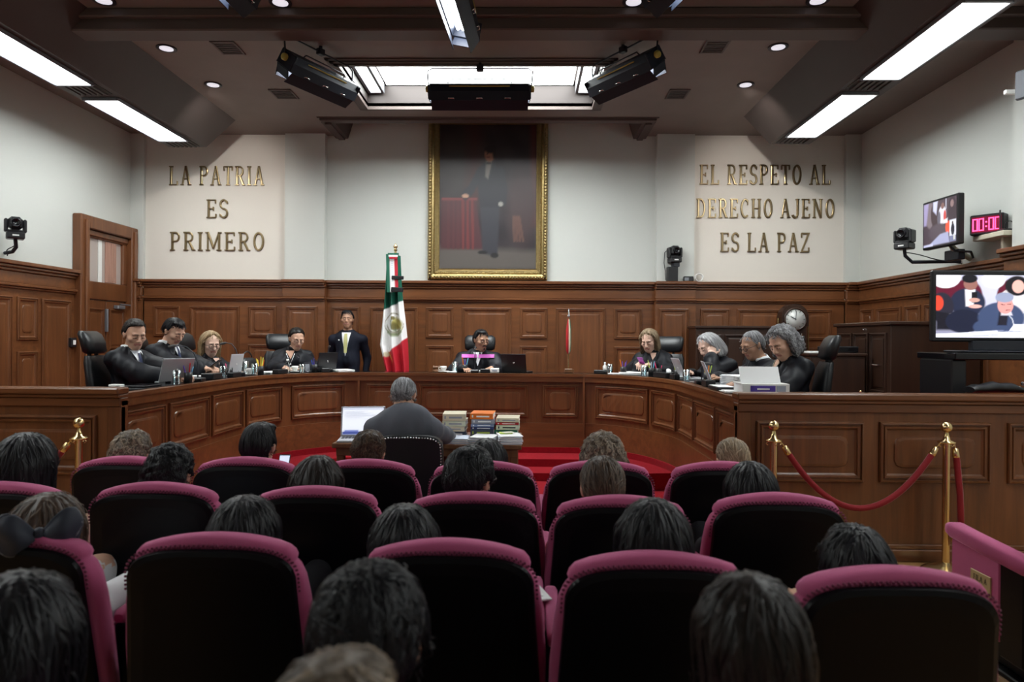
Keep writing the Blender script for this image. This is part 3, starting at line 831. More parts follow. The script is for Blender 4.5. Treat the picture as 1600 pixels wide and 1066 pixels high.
fg = thing('flag', 'tall green white and red flag with golden eagle emblem hanging furled on a pole', 'flag', (ft.x, fy, JF))
m = MB().tube([(0, 0, 0.02), (0, 0, ft.z - JF - 0.10)], 0.016, 8)
m.build('pole', 'brass', fg)
MB().lathe([(0.16, 0), (0.16, 0.03), (0.06, 0.06), (0.03, 0.12), (0.02, 0.2)], 18).build('base', 'brass', fg)
zt = ft.z - JF
MB().lathe([(0.02, zt - 0.10), (0.03, zt - 0.085), (0.014, zt - 0.07), (0.028, zt - 0.05), (0.03, zt - 0.035), (0.006, zt), (0.001, zt + 0.005)], 10).build('finial', 'brass', fg)
pxm = fy / F
prof = [(0.0, -0.22, 0.08), (0.10, -0.19, 0.18), (0.30, -0.135, 0.20), (0.50, -0.115, 0.165), (0.66, -0.095, 0.135), (0.80, -0.085, 0.10), (1.0, -0.07, 0.06)]
ztop, zbot = W(618, 400, fy).z - JF, W(617, 585, fy).z - JF - 0.12
NX, NZ = 64, 150
xs = np.linspace(0, 1, NX + 1); zs = np.linspace(0, 1, NZ + 1)
X, Z = np.meshgrid(xs, zs)
lo = np.interp(Z, [p[0] for p in prof], [-0.04, -0.115, -0.19, -0.155, -0.13, -0.115, -0.10]); hi = np.interp(Z, [p[0] for p in prof], [0.19, 0.20, 0.185, 0.145, 0.11, 0.09, 0.075])
PX = lo + (hi - lo) * X
amp = 0.035 + 0.02 * (1 - Z)
PY = -0.05 - amp * np.sin(X * 2 * np.pi * 2.6 + 1.4 * Z) - 0.03 * np.sin(X * np.pi)
V = np.stack([PX.ravel(), PY.ravel(), (zbot + (ztop - zbot) * Z).ravel()], 1)
me = bpy.data.meshes.new('cloth')
me.from_pydata([tuple(p) for p in V], [], [(j * (NX + 1) + i, j * (NX + 1) + i + 1, (j + 1) * (NX + 1) + i + 1, (j + 1) * (NX + 1) + i) for j in range(NZ) for i in range(NX)])
at = me.color_attributes.new('print', 'FLOAT_COLOR', 'POINT')
at.data.foreach_set('color', np.concatenate([flag_paint(X.ravel(), Z.ravel()), np.ones((X.size, 1))], 1).astype(np.float32).ravel())
me.materials.append(MATS['flag_cloth'])
me.polygons.foreach_set('use_smooth', [True] * len(me.polygons))
link('cloth', me, fg)
def sash(x, z):
    k = Canvas(x, z, lin(236, 236, 236))
    k.poly([(-1, -1), (0.28, -1), (0.34, 2), (-1, 2)], lin(12, 92, 70), 0.05); k.poly([(0.68, -1), (2, -1), (2, 2), (0.72, 2)], lin(176, 24, 44), 0.05)
    for i in range(12): k.ell(0.5, 0.30 + 0.05 * i, 0.07, 0.012, lin(190, 196, 214), 0.5)
    return np.clip(k.c, 0, 1)
zs0, zs1 = W(617, 458, fy).z - JF, W(617, 399, fy).z - JF
sp_ = painted('ribbon', 0.155, zs1 - zs0, 16, 40, sash, 'flag_cloth', fg, Matrix.Translation((-0.005, -0.155, zs0)) @ Matrix.Rotation(R(-2), 4, 'Y'))
for vv, h in ((435.5, 0.05), (454, 0.065)):
    z = W(617, vv, fy).z - JF
    MB().box(-0.09, 0.075, -0.168, -0.15, z - h / 2, z + h / 2, c=0.006, M=Matrix.Rotation(R(2), 4, 'Y')).build('black_band', 'black_plastic', fg)
m = MB()
for sg in (-1, 1):
    for i in range(3):
        m.box(0, sg * (0.075 - 0.012 * i), -0.16 - 0.01 * i, -0.15 - 0.01 * i, zs1 - 0.015 - 0.028 * i, zs1 + 0.012 - 0.028 * i, c=0.003, mi=(0, 1, 2)[i])
sim('ribbon_green', tuple(lin(12, 84, 66)), rough=0.6); sim('ribbon_white', tuple(lin(230, 230, 230)), rough=0.6); sim('ribbon_red', tuple(lin(170, 26, 44)), rough=0.6)
m.build('bow', ['ribbon_green', 'ribbon_white', 'ribbon_red'], fg)

# ---------------------------------------------------- studio lamps overhead
sim('yellow_trim', (0.42, 0.34, 0.07), rough=0.5)
def studio_lamp(p0, p1, tilt, label, L=1.1, lit=True, yoke_to=ZC):
    """p0, p1: ends of the body's axis; the mouth opens along -z turned by tilt about the axis"""
    p0, p1 = Vector(p0), Vector(p1)
    c = (p0 + p1) / 2; d = p1 - p0; L = d.length
    t = thing('studio_lamp', label, 'stage light', c, math.atan2(d.y, d.x), group='black studio lamps hung from the ceiling')
    T = Matrix.Rotation(tilt, 4, 'X')
    m = MB()
    T = T @ Matrix.Diagonal((1, 0.74, 0.74, 1))
    pf = [(-0.17, -0.10), (-0.15, 0.02), (-0.09, 0.11), (0.09, 0.11), (0.15, 0.02), (0.17, -0.10), (0.145, -0.10), (0.13, 0.01), (0.075, 0.085), (-0.075, 0.085), (-0.13, 0.01), (-0.145, -0.10)]
    m.rings([[T @ Vector((x, y, z)) for y, z in pf] for x in (-L / 2, L / 2)][::-1], 0, False, False, False)
    for x in (-L / 2, L / 2):
        m.box(x - 0.012, x + 0.012, -0.155, 0.155, -0.10, 0.11, c=0.02, M=T)
    m.build('housing', 'navy_metal', t)
    for y in (-0.09, -0.03, 0.03, 0.09): MB().tube([T @ Vector((-L / 2 + 0.05, y, -0.02)), T @ Vector((L / 2 - 0.05, y, -0.02))], 0.018, 8).build('lamp_tube', 'tube_glow' if lit else 'white_plastic', t)
    for sg in (-1, 1):                      # barn doors
        D = T @ Matrix.Translation((0, sg * 0.165, -0.10)) @ Matrix.Rotation(sg * R(-22), 4, 'X')
        MB().box(-L / 2 + 0.02, L / 2 - 0.02, -0.005, 0.005, -0.17, 0.0, c=0.002, M=D).build('barn_door', 'navy_metal', t)
        D2 = T @ Matrix.Translation((sg * (L / 2 + 0.005), 0, -0.10)) @ Matrix.Rotation(sg * R(22), 4, 'Y')
        MB().box(-0.004, 0.004, -0.13, 0.13, -0.12, 0.0, c=0.002, M=D2).build('end_door', 'navy_metal', t)
        MB().box(-L * 0.3, L * 0.3, sg * 0.12 - 0.006, sg * 0.12 + 0.006, 0.075, 0.089, M=T).build('yellow_strip', 'yellow_trim', t)
        for k in (-0.28, 0, 0.28):
            MB().tube([T @ Vector((k * L - 0.03, sg * 0.17, -0.085)), T @ Vector((k * L - 0.03, sg * 0.19, -0.07)), T @ Vector((k * L + 0.03, sg * 0.19, -0.07)), T @ Vector((k * L + 0.03, sg * 0.17, -0.085))], 0.005, 5).build('clip', 'chrome', t)
    h = min(0.24, yoke_to - c.z - 0.05)
    m = MB().tube([(-L / 2 - 0.015, 0, 0.02), (-L / 2 - 0.03, 0, h - 0.03), (-L / 2 + 0.02, 0, h), (L / 2 - 0.02, 0, h), (L / 2 + 0.03, 0, h - 0.03), (L / 2 + 0.015, 0, 0.02)], 0.009, 6)
    m.tube([(0, 0, h - 0.02), (0, 0, yoke_to - c.z)], 0.018, 8).box(-0.04, 0.04, -0.03, 0.03, h - 0.03, h + 0.035, c=0.008)
    m.build('yoke', 'black_metal', t)
    m = MB().tube([T @ Vector((-L * 0.32, 0, 0.11)), T @ Vector((-L * 0.30, 0, 0.16)), T @ Vector((L * 0.30, 0, 0.16)), T @ Vector((L * 0.32, 0, 0.11))], 0.007, 6)
    m.build('carry_handle', 'black_metal', t)
    for sg in (-1, 1): MB().lathe([(0.035, 0), (0.035, 0.03), (0.02, 0.035)], 12, M=Matrix.Translation((sg * (L / 2 + 0.012), 0, 0.02)) @ Matrix.Rotation(sg * math.pi / 2, 4, 'Y')).build('tilt_knob', 'yellow_trim', t)
    return t
studio_lamp(W(672, 142, 7.35), W(828, 142, 7.35), R(28), 'black studio lamp seen square from behind in front of the ceiling coffer')
studio_lamp(W(448, 96, 6.6), W(548, 138, 7.4), R(38), 'black studio lamp with yellow strip angled at the left of the coffer')
studio_lamp(W(928, 132, 7.35), W(1024, 92, 6.6), R(38), 'black studio lamp with yellow strip angled at the right of the coffer')
studio_lamp(W(730, 35, 5.75), W(700, -40, 4.75), R(-12), 'glowing studio lamp pointing down at the top centre edge', yoke_to=ZC)
studio_lamp(W(388, -10, 5.6), W(330, -70, 5.0), R(-30), 'dark studio lamp cut by the top edge at the left')
studio_lamp(W(1020, -12, 5.6), W(1080, -70, 5.0), R(30), 'bright studio lamp cut by the top edge at the right')

# ------------------------------------------------ robot cameras and speakers
def ptz(loc, rz, label, arm=None, wall=None):
    t = thing('robot_camera', label, 'camera', loc, rz, group='black remote-controlled video cameras')
    MB().box(-0.085, 0.085, -0.08, 0.08, 0, 0.075, c=0.012).build('base', 'black_plastic', t)
    m = MB()
    for sg in (-1, 1):
        m.box(sg * 0.085 - 0.018, sg * 0.085 + 0.018, -0.055, 0.06, 0.075, 0.22, c=0.012)
    m.box(-0.085, 0.085, -0.05, 0.06, 0.075, 0.10, c=0.006)
    m.build('yoke', 'black_plastic', t)
    MB().box(-0.066, 0.066, -0.07, 0.075, 0.105, 0.245, c=0.03).build('head', 'black_plastic', t)
    MB().lathe([(0.05, 0), (0.05, 0.03), (0.04, 0.035), (0.036, 0.02), (0.0, 0.014)], 16, M=Matrix.Translation((0, -0.06, 0.175)) @ Matrix.Rotation(math.pi / 2, 4, 'X')).build('lens', 'black_gloss', t)
    MB().box(-0.03, 0.03, -0.083, -0.08, 0.03, 0.045).build('badge', 'white_plastic', t)
    if arm:
        e = Matrix.Rotation(-rz, 4, 'Z') @ (Vector(wall) - Vector(loc))
        arm = list(arm) + [tuple(e)]
        MB().tube(arm, 0.02, 8).build('bracket_arm', 'black_metal', t)
        q = [Vector(arm[0]) + Vector((0.02 * math.sin(i), 0.015 * math.cos(2 * i), -0.03)) + (Vector(arm[-1]) - Vector(arm[0])) * (i / 8) for i in range(9)]
        MB().tube(q, 0.006, 5).build('cable', 'black_plastic', t)
    return t
p = W(24, 374, 7.45)
ptz((p.x, p.y, p.z), R(40), 'black robot camera on a curved arm at the left wall', [(0.0, 0, 0.0), (0.01, 0.05, -0.08), (-0.02, 0.10, -0.13)], (XL + 0.01, p.y + 0.1, p.z - 0.14))
p = W(1413, 390, 7.85)
ptz((p.x, p.y, p.z), R(-55), 'black robot camera on a bent arm beside the wall monitor', [(0, 0, 0), (0, 0.02, -0.07), (0.04, 0.10, -0.14)], (XR - 0.01, p.y - 0.15, p.z - 0.15))
p = W(1054, 441, 9.92)
ca = ptz((p.x - 0.0, 9.93, 2.45 + 0.27), R(8), 'black robot camera standing on a box on the wainscot ledge')
MB().box(-0.10, 0.04, -0.04, 0.09, -0.27, -0.06, c=0.004).build('junction_box', 'black_plastic', ca)
MB().box(-0.03, 0.06, -0.05, 0.05, -0.06, 0.0, c=0.004).build('stand', 'black_metal', ca)
MB().tube([(-0.08, 0.04, 0.2), (-0.14, 0.02, 0.15), (-0.15, 0.02, 0.0), (-0.13, 0.03, -0.1), (-0.12, 0.03, -0.25)], 0.006, 5).build('cable', 'black_plastic', ca)
t = thing('power_adapter', 'small black power adapter with white coiled cable on the wainscot ledge', 'adapter', (p.x + 0.20, 9.93, 2.45))
MB().box(-0.07, 0.07, -0.03, 0.03, 0, 0.075, c=0.008).build('body', 'black_plastic', t)
MB().box(-0.06, 0.0, -0.033, -0.03, 0.01, 0.055).build('label_plate', 'grey_metal', t)
MB().tube([(0.07 + 0.09 + 0.055 * math.cos(a * 0.5), -0.012 + 0.003 * a, 0.06 + 0.055 * math.sin(a * 0.5)) for a in range(30)], 0.008, 5).build('cable', 'white_plastic', t)
sim('c_speaker', (0.09, 0.095, 0.11), rough=0.6)
# wall speaker on the pier and a small sensor under it
p = W(1572, 143, 6.1)
t = thing('wall_speaker', 'flat pale grey speaker panel on a bracket high on the right pier', 'speaker', (XR - 0.14, p.y, p.z))
w = XR - 0.14 - p.x
MB().box(-w - 0.03, -w + 0.01, -0.06, 0.10, -0.13, 0.12, c=0.012, M=Matrix.Rotation(R(25), 4, 'Z')).build('panel', 'c_speaker', t)
MB().box(-w, -0.0, 0.0, 0.035, -0.02, 0.02, c=0.004).box(-w * 0.5, -w * 0.5 + 0.03, -0.01, 0.05, -0.08, 0.0, c=0.004).build('bracket', 'white_plastic', t)
p = W(1566, 255, 6.3)
t = thing('wall_sensor', 'small black and white sensor disc on the right pier', 'sensor', (XR - 0.14, p.y, p.z))
MB().lathe([(0.0, 0.0), (0.05, 0.0), (0.055, 0.02), (0.03, 0.05), (0, 0.06)], 14, M=Matrix.Rotation(-math.pi / 2, 4, 'Y')).build('dome', 'black_plastic', t)
MB().box(-0.08, 0, -0.05, 0.05, 0.06, 0.075, c=0.004).build('bracket', 'white_plastic', t)

# -------------------------------------------- screens at the right-hand side
def crowd(x, y):
    x = x * 1.36                       # what the large screen shows: plain seated figures and papers
    k = Canvas(x, y, lin(150, 150, 176))
    k.poly([(0, 0.45), (1, 0.45), (1, 1), (0, 1)], lin(206, 206, 226), 0.05)
    for cx in (0.05, 0.33, 0.82): k.ell(cx, 0.66, 0.17, 0.28, lin(96, 18, 44), 0.12)
    k.ell(0.10, 0.95, 0.16, 0.16, lin(230, 228, 236), 0.1); k.ell(0.62, 0.93, 0.12, 0.14, lin(232, 232, 240), 0.15)
    nv = lin(34, 40, 66)
    k.ell(0.34, 0.56, 0.19, 0.23, nv, 0.12); k.poly([(0.32, 0.5), (0.40, 0.5), (0.42, 0.77), (0.31, 0.77)], lin(232, 232, 240), 0.02)
    k.ell(0.37, 0.86, 0.075, 0.10, lin(150, 104, 96), 0.15); k.ell(0.36, 0.945, 0.085, 0.07, lin(18, 18, 26), 0.2)
    k.poly([(0.38, 0.56), (0.44, 0.56), (0.44, 0.73), (0.38, 0.73)], lin(16, 16, 24), 0.01); k.ell(0.41, 0.60, 0.06, 0.035, lin(206, 160, 150), 0.2)
    k.ell(0.42, 0.50, 0.07, 0.03, lin(226, 180, 172), 0.3)
    k.ell(0.85, 0.58, 0.18, 0.22, lin(236, 230, 236), 0.1); k.ell(0.87, 0.83, 0.13, 0.16, lin(24, 20, 28), 0.15); k.ell(0.88, 0.82, 0.065, 0.105, lin(226, 182, 172), 0.15)
    k.ell(0.06, 0.48, 0.13, 0.24, lin(38, 36, 52), 0.12); k.ell(0.02, 0.55, 0.06, 0.12, lin(220, 70, 50), 0.2); k.ell(0.20, 0.36, 0.07, 0.035, lin(240, 232, 236), 0.2)
    k.poly([(0, 0.12), (0.35, 0.12), (0.30, 0.36), (0, 0.42)], lin(20, 18, 32), 0.04); k.ell(0.30, 0.26, 0.20, 0.19, lin(24, 28, 52), 0.12)
    bl = lin(62, 76, 112)
    k.ell(0.70, 0.32, 0.25, 0.25, bl, 0.1); k.ell(0.54, 0.17, 0.14, 0.12, bl, 0.15); k.poly([(0.66, 0.2), (0.76, 0.2), (0.78, 0.42), (0.68, 0.42)], lin(28, 26, 42), 0.02)
    k.poly([(0.70, 0.36), (0.82, 0.36), (0.80, 0.44), (0.70, 0.46)], lin(226, 226, 240), 0.02)
    k.ell(0.745, 0.52, 0.085, 0.14, lin(222, 160, 156), 0.12); k.ell(0.735, 0.645, 0.10, 0.08, lin(150, 158, 186), 0.2)
    k.line([(0.70, 0.535), (0.735, 0.525)], 0.006, lin(110, 70, 70)); k.line([(0.77, 0.535), (0.80, 0.54)], 0.006, lin(110, 70, 70)); k.line([(0.75, 0.44), (0.79, 0.445)], 0.006, lin(150, 90, 90))
    k.line([(0.84, 0.18), (0.82, 0.30), (0.79, 0.35)], 0.007, lin(190, 196, 210))
    wh = lin(240, 242, 252)
    k.poly([(0, 0.0), (1, 0.0), (1, 0.09), (0.6, 0.10), (0, 0.06)], wh, 0.01); k.poly([(0.36, 0.02), (0.68, 0.04), (0.66, 0.12), (0.36, 0.09)], lin(226, 228, 244), 0.01); k.poly([(0.78, 0.10), (1.0, 0.10), (1.0, 0.22), (0.84, 0.22)], wh, 0.01)
    k.line([(0.36, 0.02), (0.68, 0.05)], 0.004, lin(150, 156, 190)); k.line([(0.66, 0.12), (0.9, 0.1)], 0.004, lin(150, 156, 190))
    return np.clip(k.c, 0, 1)
def feed(x, y):                    # small wall monitor
    k = Canvas(x, y, lin(78, 66, 74))
    for cx, c in ((0.2, (116, 104, 110)), (0.36, (70, 58, 62)), (0.88, (66, 56, 62))): k.ell(cx, 0.72, 0.13, 0.3, lin(*c), 0.2)
    k.poly([(0, 0.5), (0.09, 0.5), (0.16, 1), (0, 1)], lin(150, 140, 176), 0.05); k.poly([(0.30, 0.8), (0.40, 0.7), (0.44, 1), (0.30, 1)], lin(190, 190, 220), 0.04)
    k.ell(0.58, 0.66, 0.12, 0.2, lin(206, 200, 214), 0.2); k.ell(0.66, 0.62, 0.04, 0.13, lin(190, 80, 76), 0.3); k.ell(0.59, 0.86, 0.05, 0.07, lin(120, 90, 86), 0.2); k.ell(0.48, 0.6, 0.05, 0.16, lin(96, 92, 104), 0.3)
    k.ell(0.87, 0.86, 0.05, 0.08, lin(134, 110, 110), 0.3); k.line([(0.69, 0.78), (0.69, 1.0)], 0.012, lin(190, 190, 206))
    k.ell(0.45, 0.30, 0.28, 0.18, lin(84, 74, 82), 0.3); k.ell(0.75, 0.36, 0.07, 0.14, lin(226, 86, 62), 0.2); k.poly([(0.62, 0.46), (0.74, 0.46), (0.74, 0.56), (0.64, 0.54)], lin(220, 216, 226), 0.03)
    k.poly([(0.15, 0.02), (0.8, 0.02), (0.76, 0.26), (0.52, 0.24)], lin(158, 160, 190), 0.03); k.poly([(0, 0), (0.3, 0), (0.3, 0.06), (0, 0.05)], lin(190, 190, 220), 0.03)
    k.poly([(0.8, 0.15), (0.99, 0.15), (0.99, 0.5), (0.8, 0.5)], lin(206, 206, 220), 0.01); k.ell(0.895, 0.29, 0.05, 0.13, lin(40, 40, 52), 0.15); k.ell(0.89, 0.43, 0.022, 0.035, lin(70, 56, 56), 0.3)
    k.poly([(0.8, 0.02), (0.99, 0.02), (0.99, 0.15), (0.8, 0.15)], lin(118, 122, 152), 0.01)
    return np.clip(k.c, 0, 1)
paintmat('screen_image', rough=0.25, emission=0.85)
paintmat('monitor_image', rough=0.25, emission=0.40)
ty = 5.62
a, b, c = W(1456, 534, ty), W(1456, 422, ty), W(1600, 534, ty)
TW = 1.08; TH = b.z - a.z
tv = thing('television', 'large flat television on a black stand showing seated people', 'television', (a.x + TW / 2, ty, a.z), 0.0)
MB().box(-TW / 2, TW / 2, 0.0, 0.05, 0, TH, c=0.012).build('casing', 'black_plastic', tv)
painted('screen', TW - 0.06, TH - 0.075, 190, 110, crowd, 'screen_image', tv, Matrix.Translation((0, -0.002, 0.035)))
MB().box(-0.34, 0.34, -0.12, 0.18, -0.085, -0.07, c=0.006).box(-0.22, 0.22, 0.0, 0.05, -0.075, 0.03, c=0.01).build('foot', 'black_metal', tv)
st_z = a.z - 0.087
ts = thing('television_stand', 'black open-framed stand under the large television', 'stand', (a.x + TW / 2, ty, JF))
MB().box(-TW / 2 + 0.05, TW / 2 + 0.1, -0.22, 0.30, st_z - JF - 0.055, st_z - JF, c=0.008).build('top', 'black_gloss', ts)
for sg in (-1, 1): MB().box(sg * TW / 2 + 0.05 - (0.0 if sg < 0 else 0.18), sg * TW / 2 + 0.17 - (0 if sg < 0 else 0.18), -0.18, 0.26, 0, st_z - JF - 0.055, c=0.01).build('leg', 'black_plastic', ts)
# wall monitor
a, b = W(1441, 392, 7.70), W(1497, 382, 7.12)
top = W(1441, 318, 7.70)
ang = math.atan2(b.y - a.y, b.x - a.x)
MWd = (Vector((b.x, b.y)) - Vector((a.x, a.y))).length
MHt = top.z - a.z
wm = thing('wall_monitor', 'small tilted monitor on a wall arm showing a seated group', 'monitor', ((a.x + b.x) / 2, (a.y + b.y) / 2, a.z), ang)
MB().box(-MWd / 2, MWd / 2, 0.0, 0.07, 0, MHt, c=0.01).build('casing', 'black_plastic', wm)
painted('screen', MWd - 0.05, MHt - 0.05, 80, 70, feed, 'monitor_image', wm, Matrix.Translation((0, -0.002, 0.025)))
MB().box(MWd / 2 - 0.07, MWd / 2 - 0.04, -0.004, 0.0, 0.05, 0.10).build('sticker', 'white_plastic', wm)
Mi = Matrix.Rotation(-ang, 4, 'Z')
q = Mi @ Vector((XR - (a.x + b.x) / 2, 0.15, -0.10))
MB().tube([(0, 0.06, 0.15), (0.05, 0.12, -0.02), q], 0.03, 8).build('wall_arm', 'cream_plastic', wm)
MB().tube([(0.03, 0.06, 0.05), (0.1, 0.1, -0.05), (0.2, 0.2, -0.07), q + Vector((0, 0.04, 0))], 0.012, 6).build('cable', 'black_plastic', wm)
MB().box(-0.1, 0.12, 0.12, 0.2, -0.14, -0.03, c=0.006).build('mount_box', 'black_metal', wm)
# LED timer on a small shelf
b = W(1541, 366, 7.02); a = W(1526, 371, 7.1)
t = thing('led_timer', 'black digital timer with glowing pink digits 00:00 on a shelf', 'timer', (b.x, b.y, b.z), R(-52))
TWd, THt = 0.30, 0.205
MB().box(-TWd / 2, TWd / 2, 0, 0.13, 0, THt, c=0.01).build('case', 'black_plastic', t)
sim('led_window', (0.20, 0.0, 0.03), rough=0.2); emit('led_pink', (1.0, 0.06, 0.22), 3.0)
MB().box(-TWd / 2 + 0.018, TWd / 2 - 0.018, -0.003, 0.0, 0.022, THt - 0.022).build('window', 'led_window', t)
for k, x in enumerate((-0.098, -0.044, 0.044, 0.098)):
    m = MB(); w2, h2, th = 0.019, 0.058, 0.0055
    zc = THt / 2
    for x0, x1, z0, z1 in ((-w2, w2, h2, h2), (-w2, w2, -h2, -h2), (-w2, -w2, -h2, h2), (w2, w2, -h2, h2)):
        m.box(x + x0 - th, x + x1 + th, -0.006, -0.002, zc + z0 - th, zc + z1 + th)
    m.build('digit', 'led_pink', t)
MB().box(-0.007, 0.007, -0.006, -0.002, THt / 2 + 0.015, THt / 2 + 0.03).box(-0.007, 0.007, -0.006, -0.002, THt / 2 - 0.03, THt / 2 - 0.015).build('colon', 'led_pink', t)
sy = b.y
sh = thing('wall_shelf', 'small cream shelf under the pink digital timer', 'shelf', (XR, sy, b.z - 0.002))
MB().box(a.x - XR + 0.02, 0, -0.28, 0.18, -0.05, -0.0, c=0.005).build('board', 'cream_plastic', sh)
MB().box(-0.12, 0, -0.15, -0.11, -0.2, -0.05, c=0.004).build('bracket', 'cream_plastic', sh)
ro = thing('router', 'small black router with an upright antenna on the shelf beside the timer', 'router', (XR - 0.10, sy - 0.16, b.z))
MB().box(-0.06, 0.06, -0.05, 0.05, 0, 0.025, c=0.005).build('body', 'black_plastic', ro)
MB().tube([(-0.04, 0.03, 0.02), (-0.04, 0.03, 0.22)], 0.008, 6).build('antenna', 'black_plastic', ro)
MB().tube([(0.02 + 0.05 * math.cos(i * 0.7), -0.02, 0.06 + 0.045 * math.sin(i * 0.7)) for i in range(10)], 0.005, 5).build('cable', 'black_plastic', ro)

# -------------------------------------------------- cabinets behind the bench
# tall filing cabinet at the right wall
cy0, cy1 = 7.25, 8.50
cx0 = W(1392, 520, cy0).x
cz1 = W(1392, 502, cy0).z
t = thing('filing_cabinet', 'tall dark wooden cabinet with three glazed doors at the right wall', 'cabinet', (cx0, cy0, JF))
hh = cz1 - JF
MB().box(0, XR - 0.08 - cx0, 0.0, cy1 - cy0, 0, hh, c=0.008).build('body', 'dark_wood', t)
MB().box(-0.03, XR - 0.08 - cx0, -0.03, cy1 - cy0 + 0.03, hh - 0.04, hh, c=0.008).build('cornice', 'dark_wood', t)
dw = (cy1 - cy0 - 0.1) / 3
for k in range(3):
    y0 = 0.05 + k * dw
    for z0, z1, nm in ((0.62, hh - 0.12, 'upper_door'), (0.08, 0.52, 'lower_door')):
        d = panel(dw - 0.04, z1 - z0, (lambda y0, z0: lambda s, tt, dd: Vector((-dd, y0 + dw - 0.02 - s, z0 + tt)))(y0, z0), t, nm, 'dark_wood', e=0.7)
        if nm == 'upper_door':
            MB().box(-0.05, -0.02, y0 + dw * 0.35, y0 + dw * 0.65, (z0 + z1) / 2 - 0.03, (z0 + z1) / 2 - 0.018, c=0.004).build('handle', 'chrome', d)
MB().box(-0.04, 0.0, 0.02, cy1 - cy0 - 0.02, 0.54, 0.60, c=0.01).build('waist_rail', 'dark_wood', t)
MB().lathe([(0.012, 0), (0.012, 0.012), (0.0, 0.014)], 10, M=Matrix.Translation((0, (cy1 - cy0) * 0.45, hh - 0.08)) @ Matrix.Rotation(-math.pi / 2, 4, 'Y')).build('lock', 'chrome', t)
# credenza next to it
a, b = W(1266, 552, 7.6), W(1326, 552, 7.6)
t = thing('credenza', 'plain dark brown wooden cabinet behind the rightmost judge', 'cabinet', (a.x, 7.6, JF))
cw, chh = cx0 - a.x - 0.09, a.z - JF
MB().box(0, cw, 0, 0.5, 0, chh - 0.03, c=0.006).build('body', 'dark_wood', t)
MB().box(-0.02, cw + 0.02, -0.02, 0.52, chh - 0.03, chh, c=0.006).build('top', 'dark_wood', t)
d = MB().box(0.02, cw - 0.02, -0.012, 0.0, 0.06, chh - 0.06, c=0.004).build('door', 'dark_wood', t)
MB().lathe([(0.012, 0), (0.015, 0.02), (0, 0.024)], 10, M=Matrix.Translation((cw - 0.06, -0.012, chh * 0.6)) @ Matrix.Rotation(math.pi / 2, 4, 'X')).build('knob', 'brass', d)
t = thing('black_box', 'flat black equipment box lying on the dark brown cabinet', 'box', (a.x + cw - 0.17, 7.85, a.z))
MB().box(-0.20, 0.16, -0.12, 0.12, 0.006, 0.075, c=0.006).build('case', 'black_plastic', t)
MB().box(-0.19, 0.15, -0.123, -0.12, 0.02, 0.06).build('front_panel', 'black_gloss', t)
for x in (-0.17, 0.13): MB().box(x - 0.015, x + 0.015, -0.1, -0.07, 0, 0.006).build('foot', 'black_metal', t)
t = thing('paper_sheets', 'few white sheets on the dark brown cabinet beside the black box', 'paper', (a.x + 0.08, 7.75, a.z))
MB().box(-0.06, 0.12, -0.1, 0.14, 0, 0.012, c=0.002).build('lower_sheet', 'white_plastic', t)
MB().box(-0.05, 0.10, -0.09, 0.1, 0.012, 0.02, c=0.002, M=Matrix.Rotation(0.2, 4, 'Z')).build('upper_sheet', 'white_plastic', t)
# low dark sideboard against the back wall
a, b = W(1088, 509, 9.45), W(1214, 509, 9.45)
t = thing('sideboard', 'long low black-brown sideboard against the back wall behind the judges', 'cabinet', ((a.x + b.x) / 2, 9.45, JF))
sw_, sh_ = b.x - a.x, a.z - JF
MB().box(-sw_ / 2, sw_ / 2, 0.02, 0.44, 0, sh_ - 0.03, c=0.006).build('body', 'dark_wood', t)
MB().box(-sw_ / 2 - 0.02, sw_ / 2 + 0.02, -0.01, 0.45, sh_ - 0.035, sh_, c=0.006).build('top', 'dark_wood', t)
for k in range(3):
    w3 = sw_ / 3
    panel(w3 - 0.05, sh_ - 0.2, (lambda k: lambda s, tt, dd: Vector((-sw_ / 2 + k * w3 + 0.025 + s, 0.02 - dd, 0.08 + tt)))(k), t, 'door', 'dark_wood', e=0.6)
# pendulum clock with a round silver dial
a = W(1243, 499, 9.75)
t = thing('pendulum_clock', 'tall dark wooden clock with a round silver dial and brass rods', 'clock', (a.x, 9.75, JF))
dz_ = a.z - JF
m = MB()
m.box(-0.20, 0.20, 0.0, 0.22, 0, 0.35, c=0.01).box(-0.17, 0.17, 0.02, 0.2, 0.35, dz_, c=0.008)
poly = [(-0.19, dz_ - 0.1)] + [(0.19, dz_ - 0.1)] + [(0.19 * math.cos(R(x)), dz_ + 0.03 + 0.19 * math.sin(R(x))) for x in range(0, 181, 12)]
m.prism(poly, frame((0, 0.2, 0), (1, 0, 0), (0, 0, 1), (0, -1, 0)), 0.19)
m.build('case', 'dark_wood', t)
sim('dial_silver', (0.62, 0.64, 0.62), rough=0.35, metal=0.1, noise=0.12, nscale=9)
MC = Matrix.Translation((0, 0.01, dz_)) @ Matrix.Rotation(math.pi / 2, 4, 'X')
dl = MB().lathe([(0.142, 0), (0.142, 0.012), (0.0, 0.014)], 36, M=MC).build('dial', 'dial_silver', t)
MB().lathe([(0.14, 0.0), (0.165, 0.0), (0.165, 0.02), (0.15, 0.028), (0.14, 0.015)], 36, M=MC, caps=False).build('bezel', 'dark_wood', t)
for k in range(12):
    an = R(30 * k)
    MB().box(-0.004, 0.004, 0.112, 0.13, 0.014, 0.017, M=MC @ Matrix.Rotation(an, 4, 'Z')).build('hour_mark', 'grey_grille', dl)
MB().box(-0.005, 0.005, -0.01, 0.08, 0.018, 0.02, M=MC @ Matrix.Rotation(R(62), 4, 'Z')).build('hour_hand', 'black_metal', dl)
MB().box(-0.0035, 0.0035, -0.015, 0.115, 0.021, 0.023, M=MC @ Matrix.Rotation(R(-4), 4, 'Z')).build('minute_hand', 'black_metal', dl)
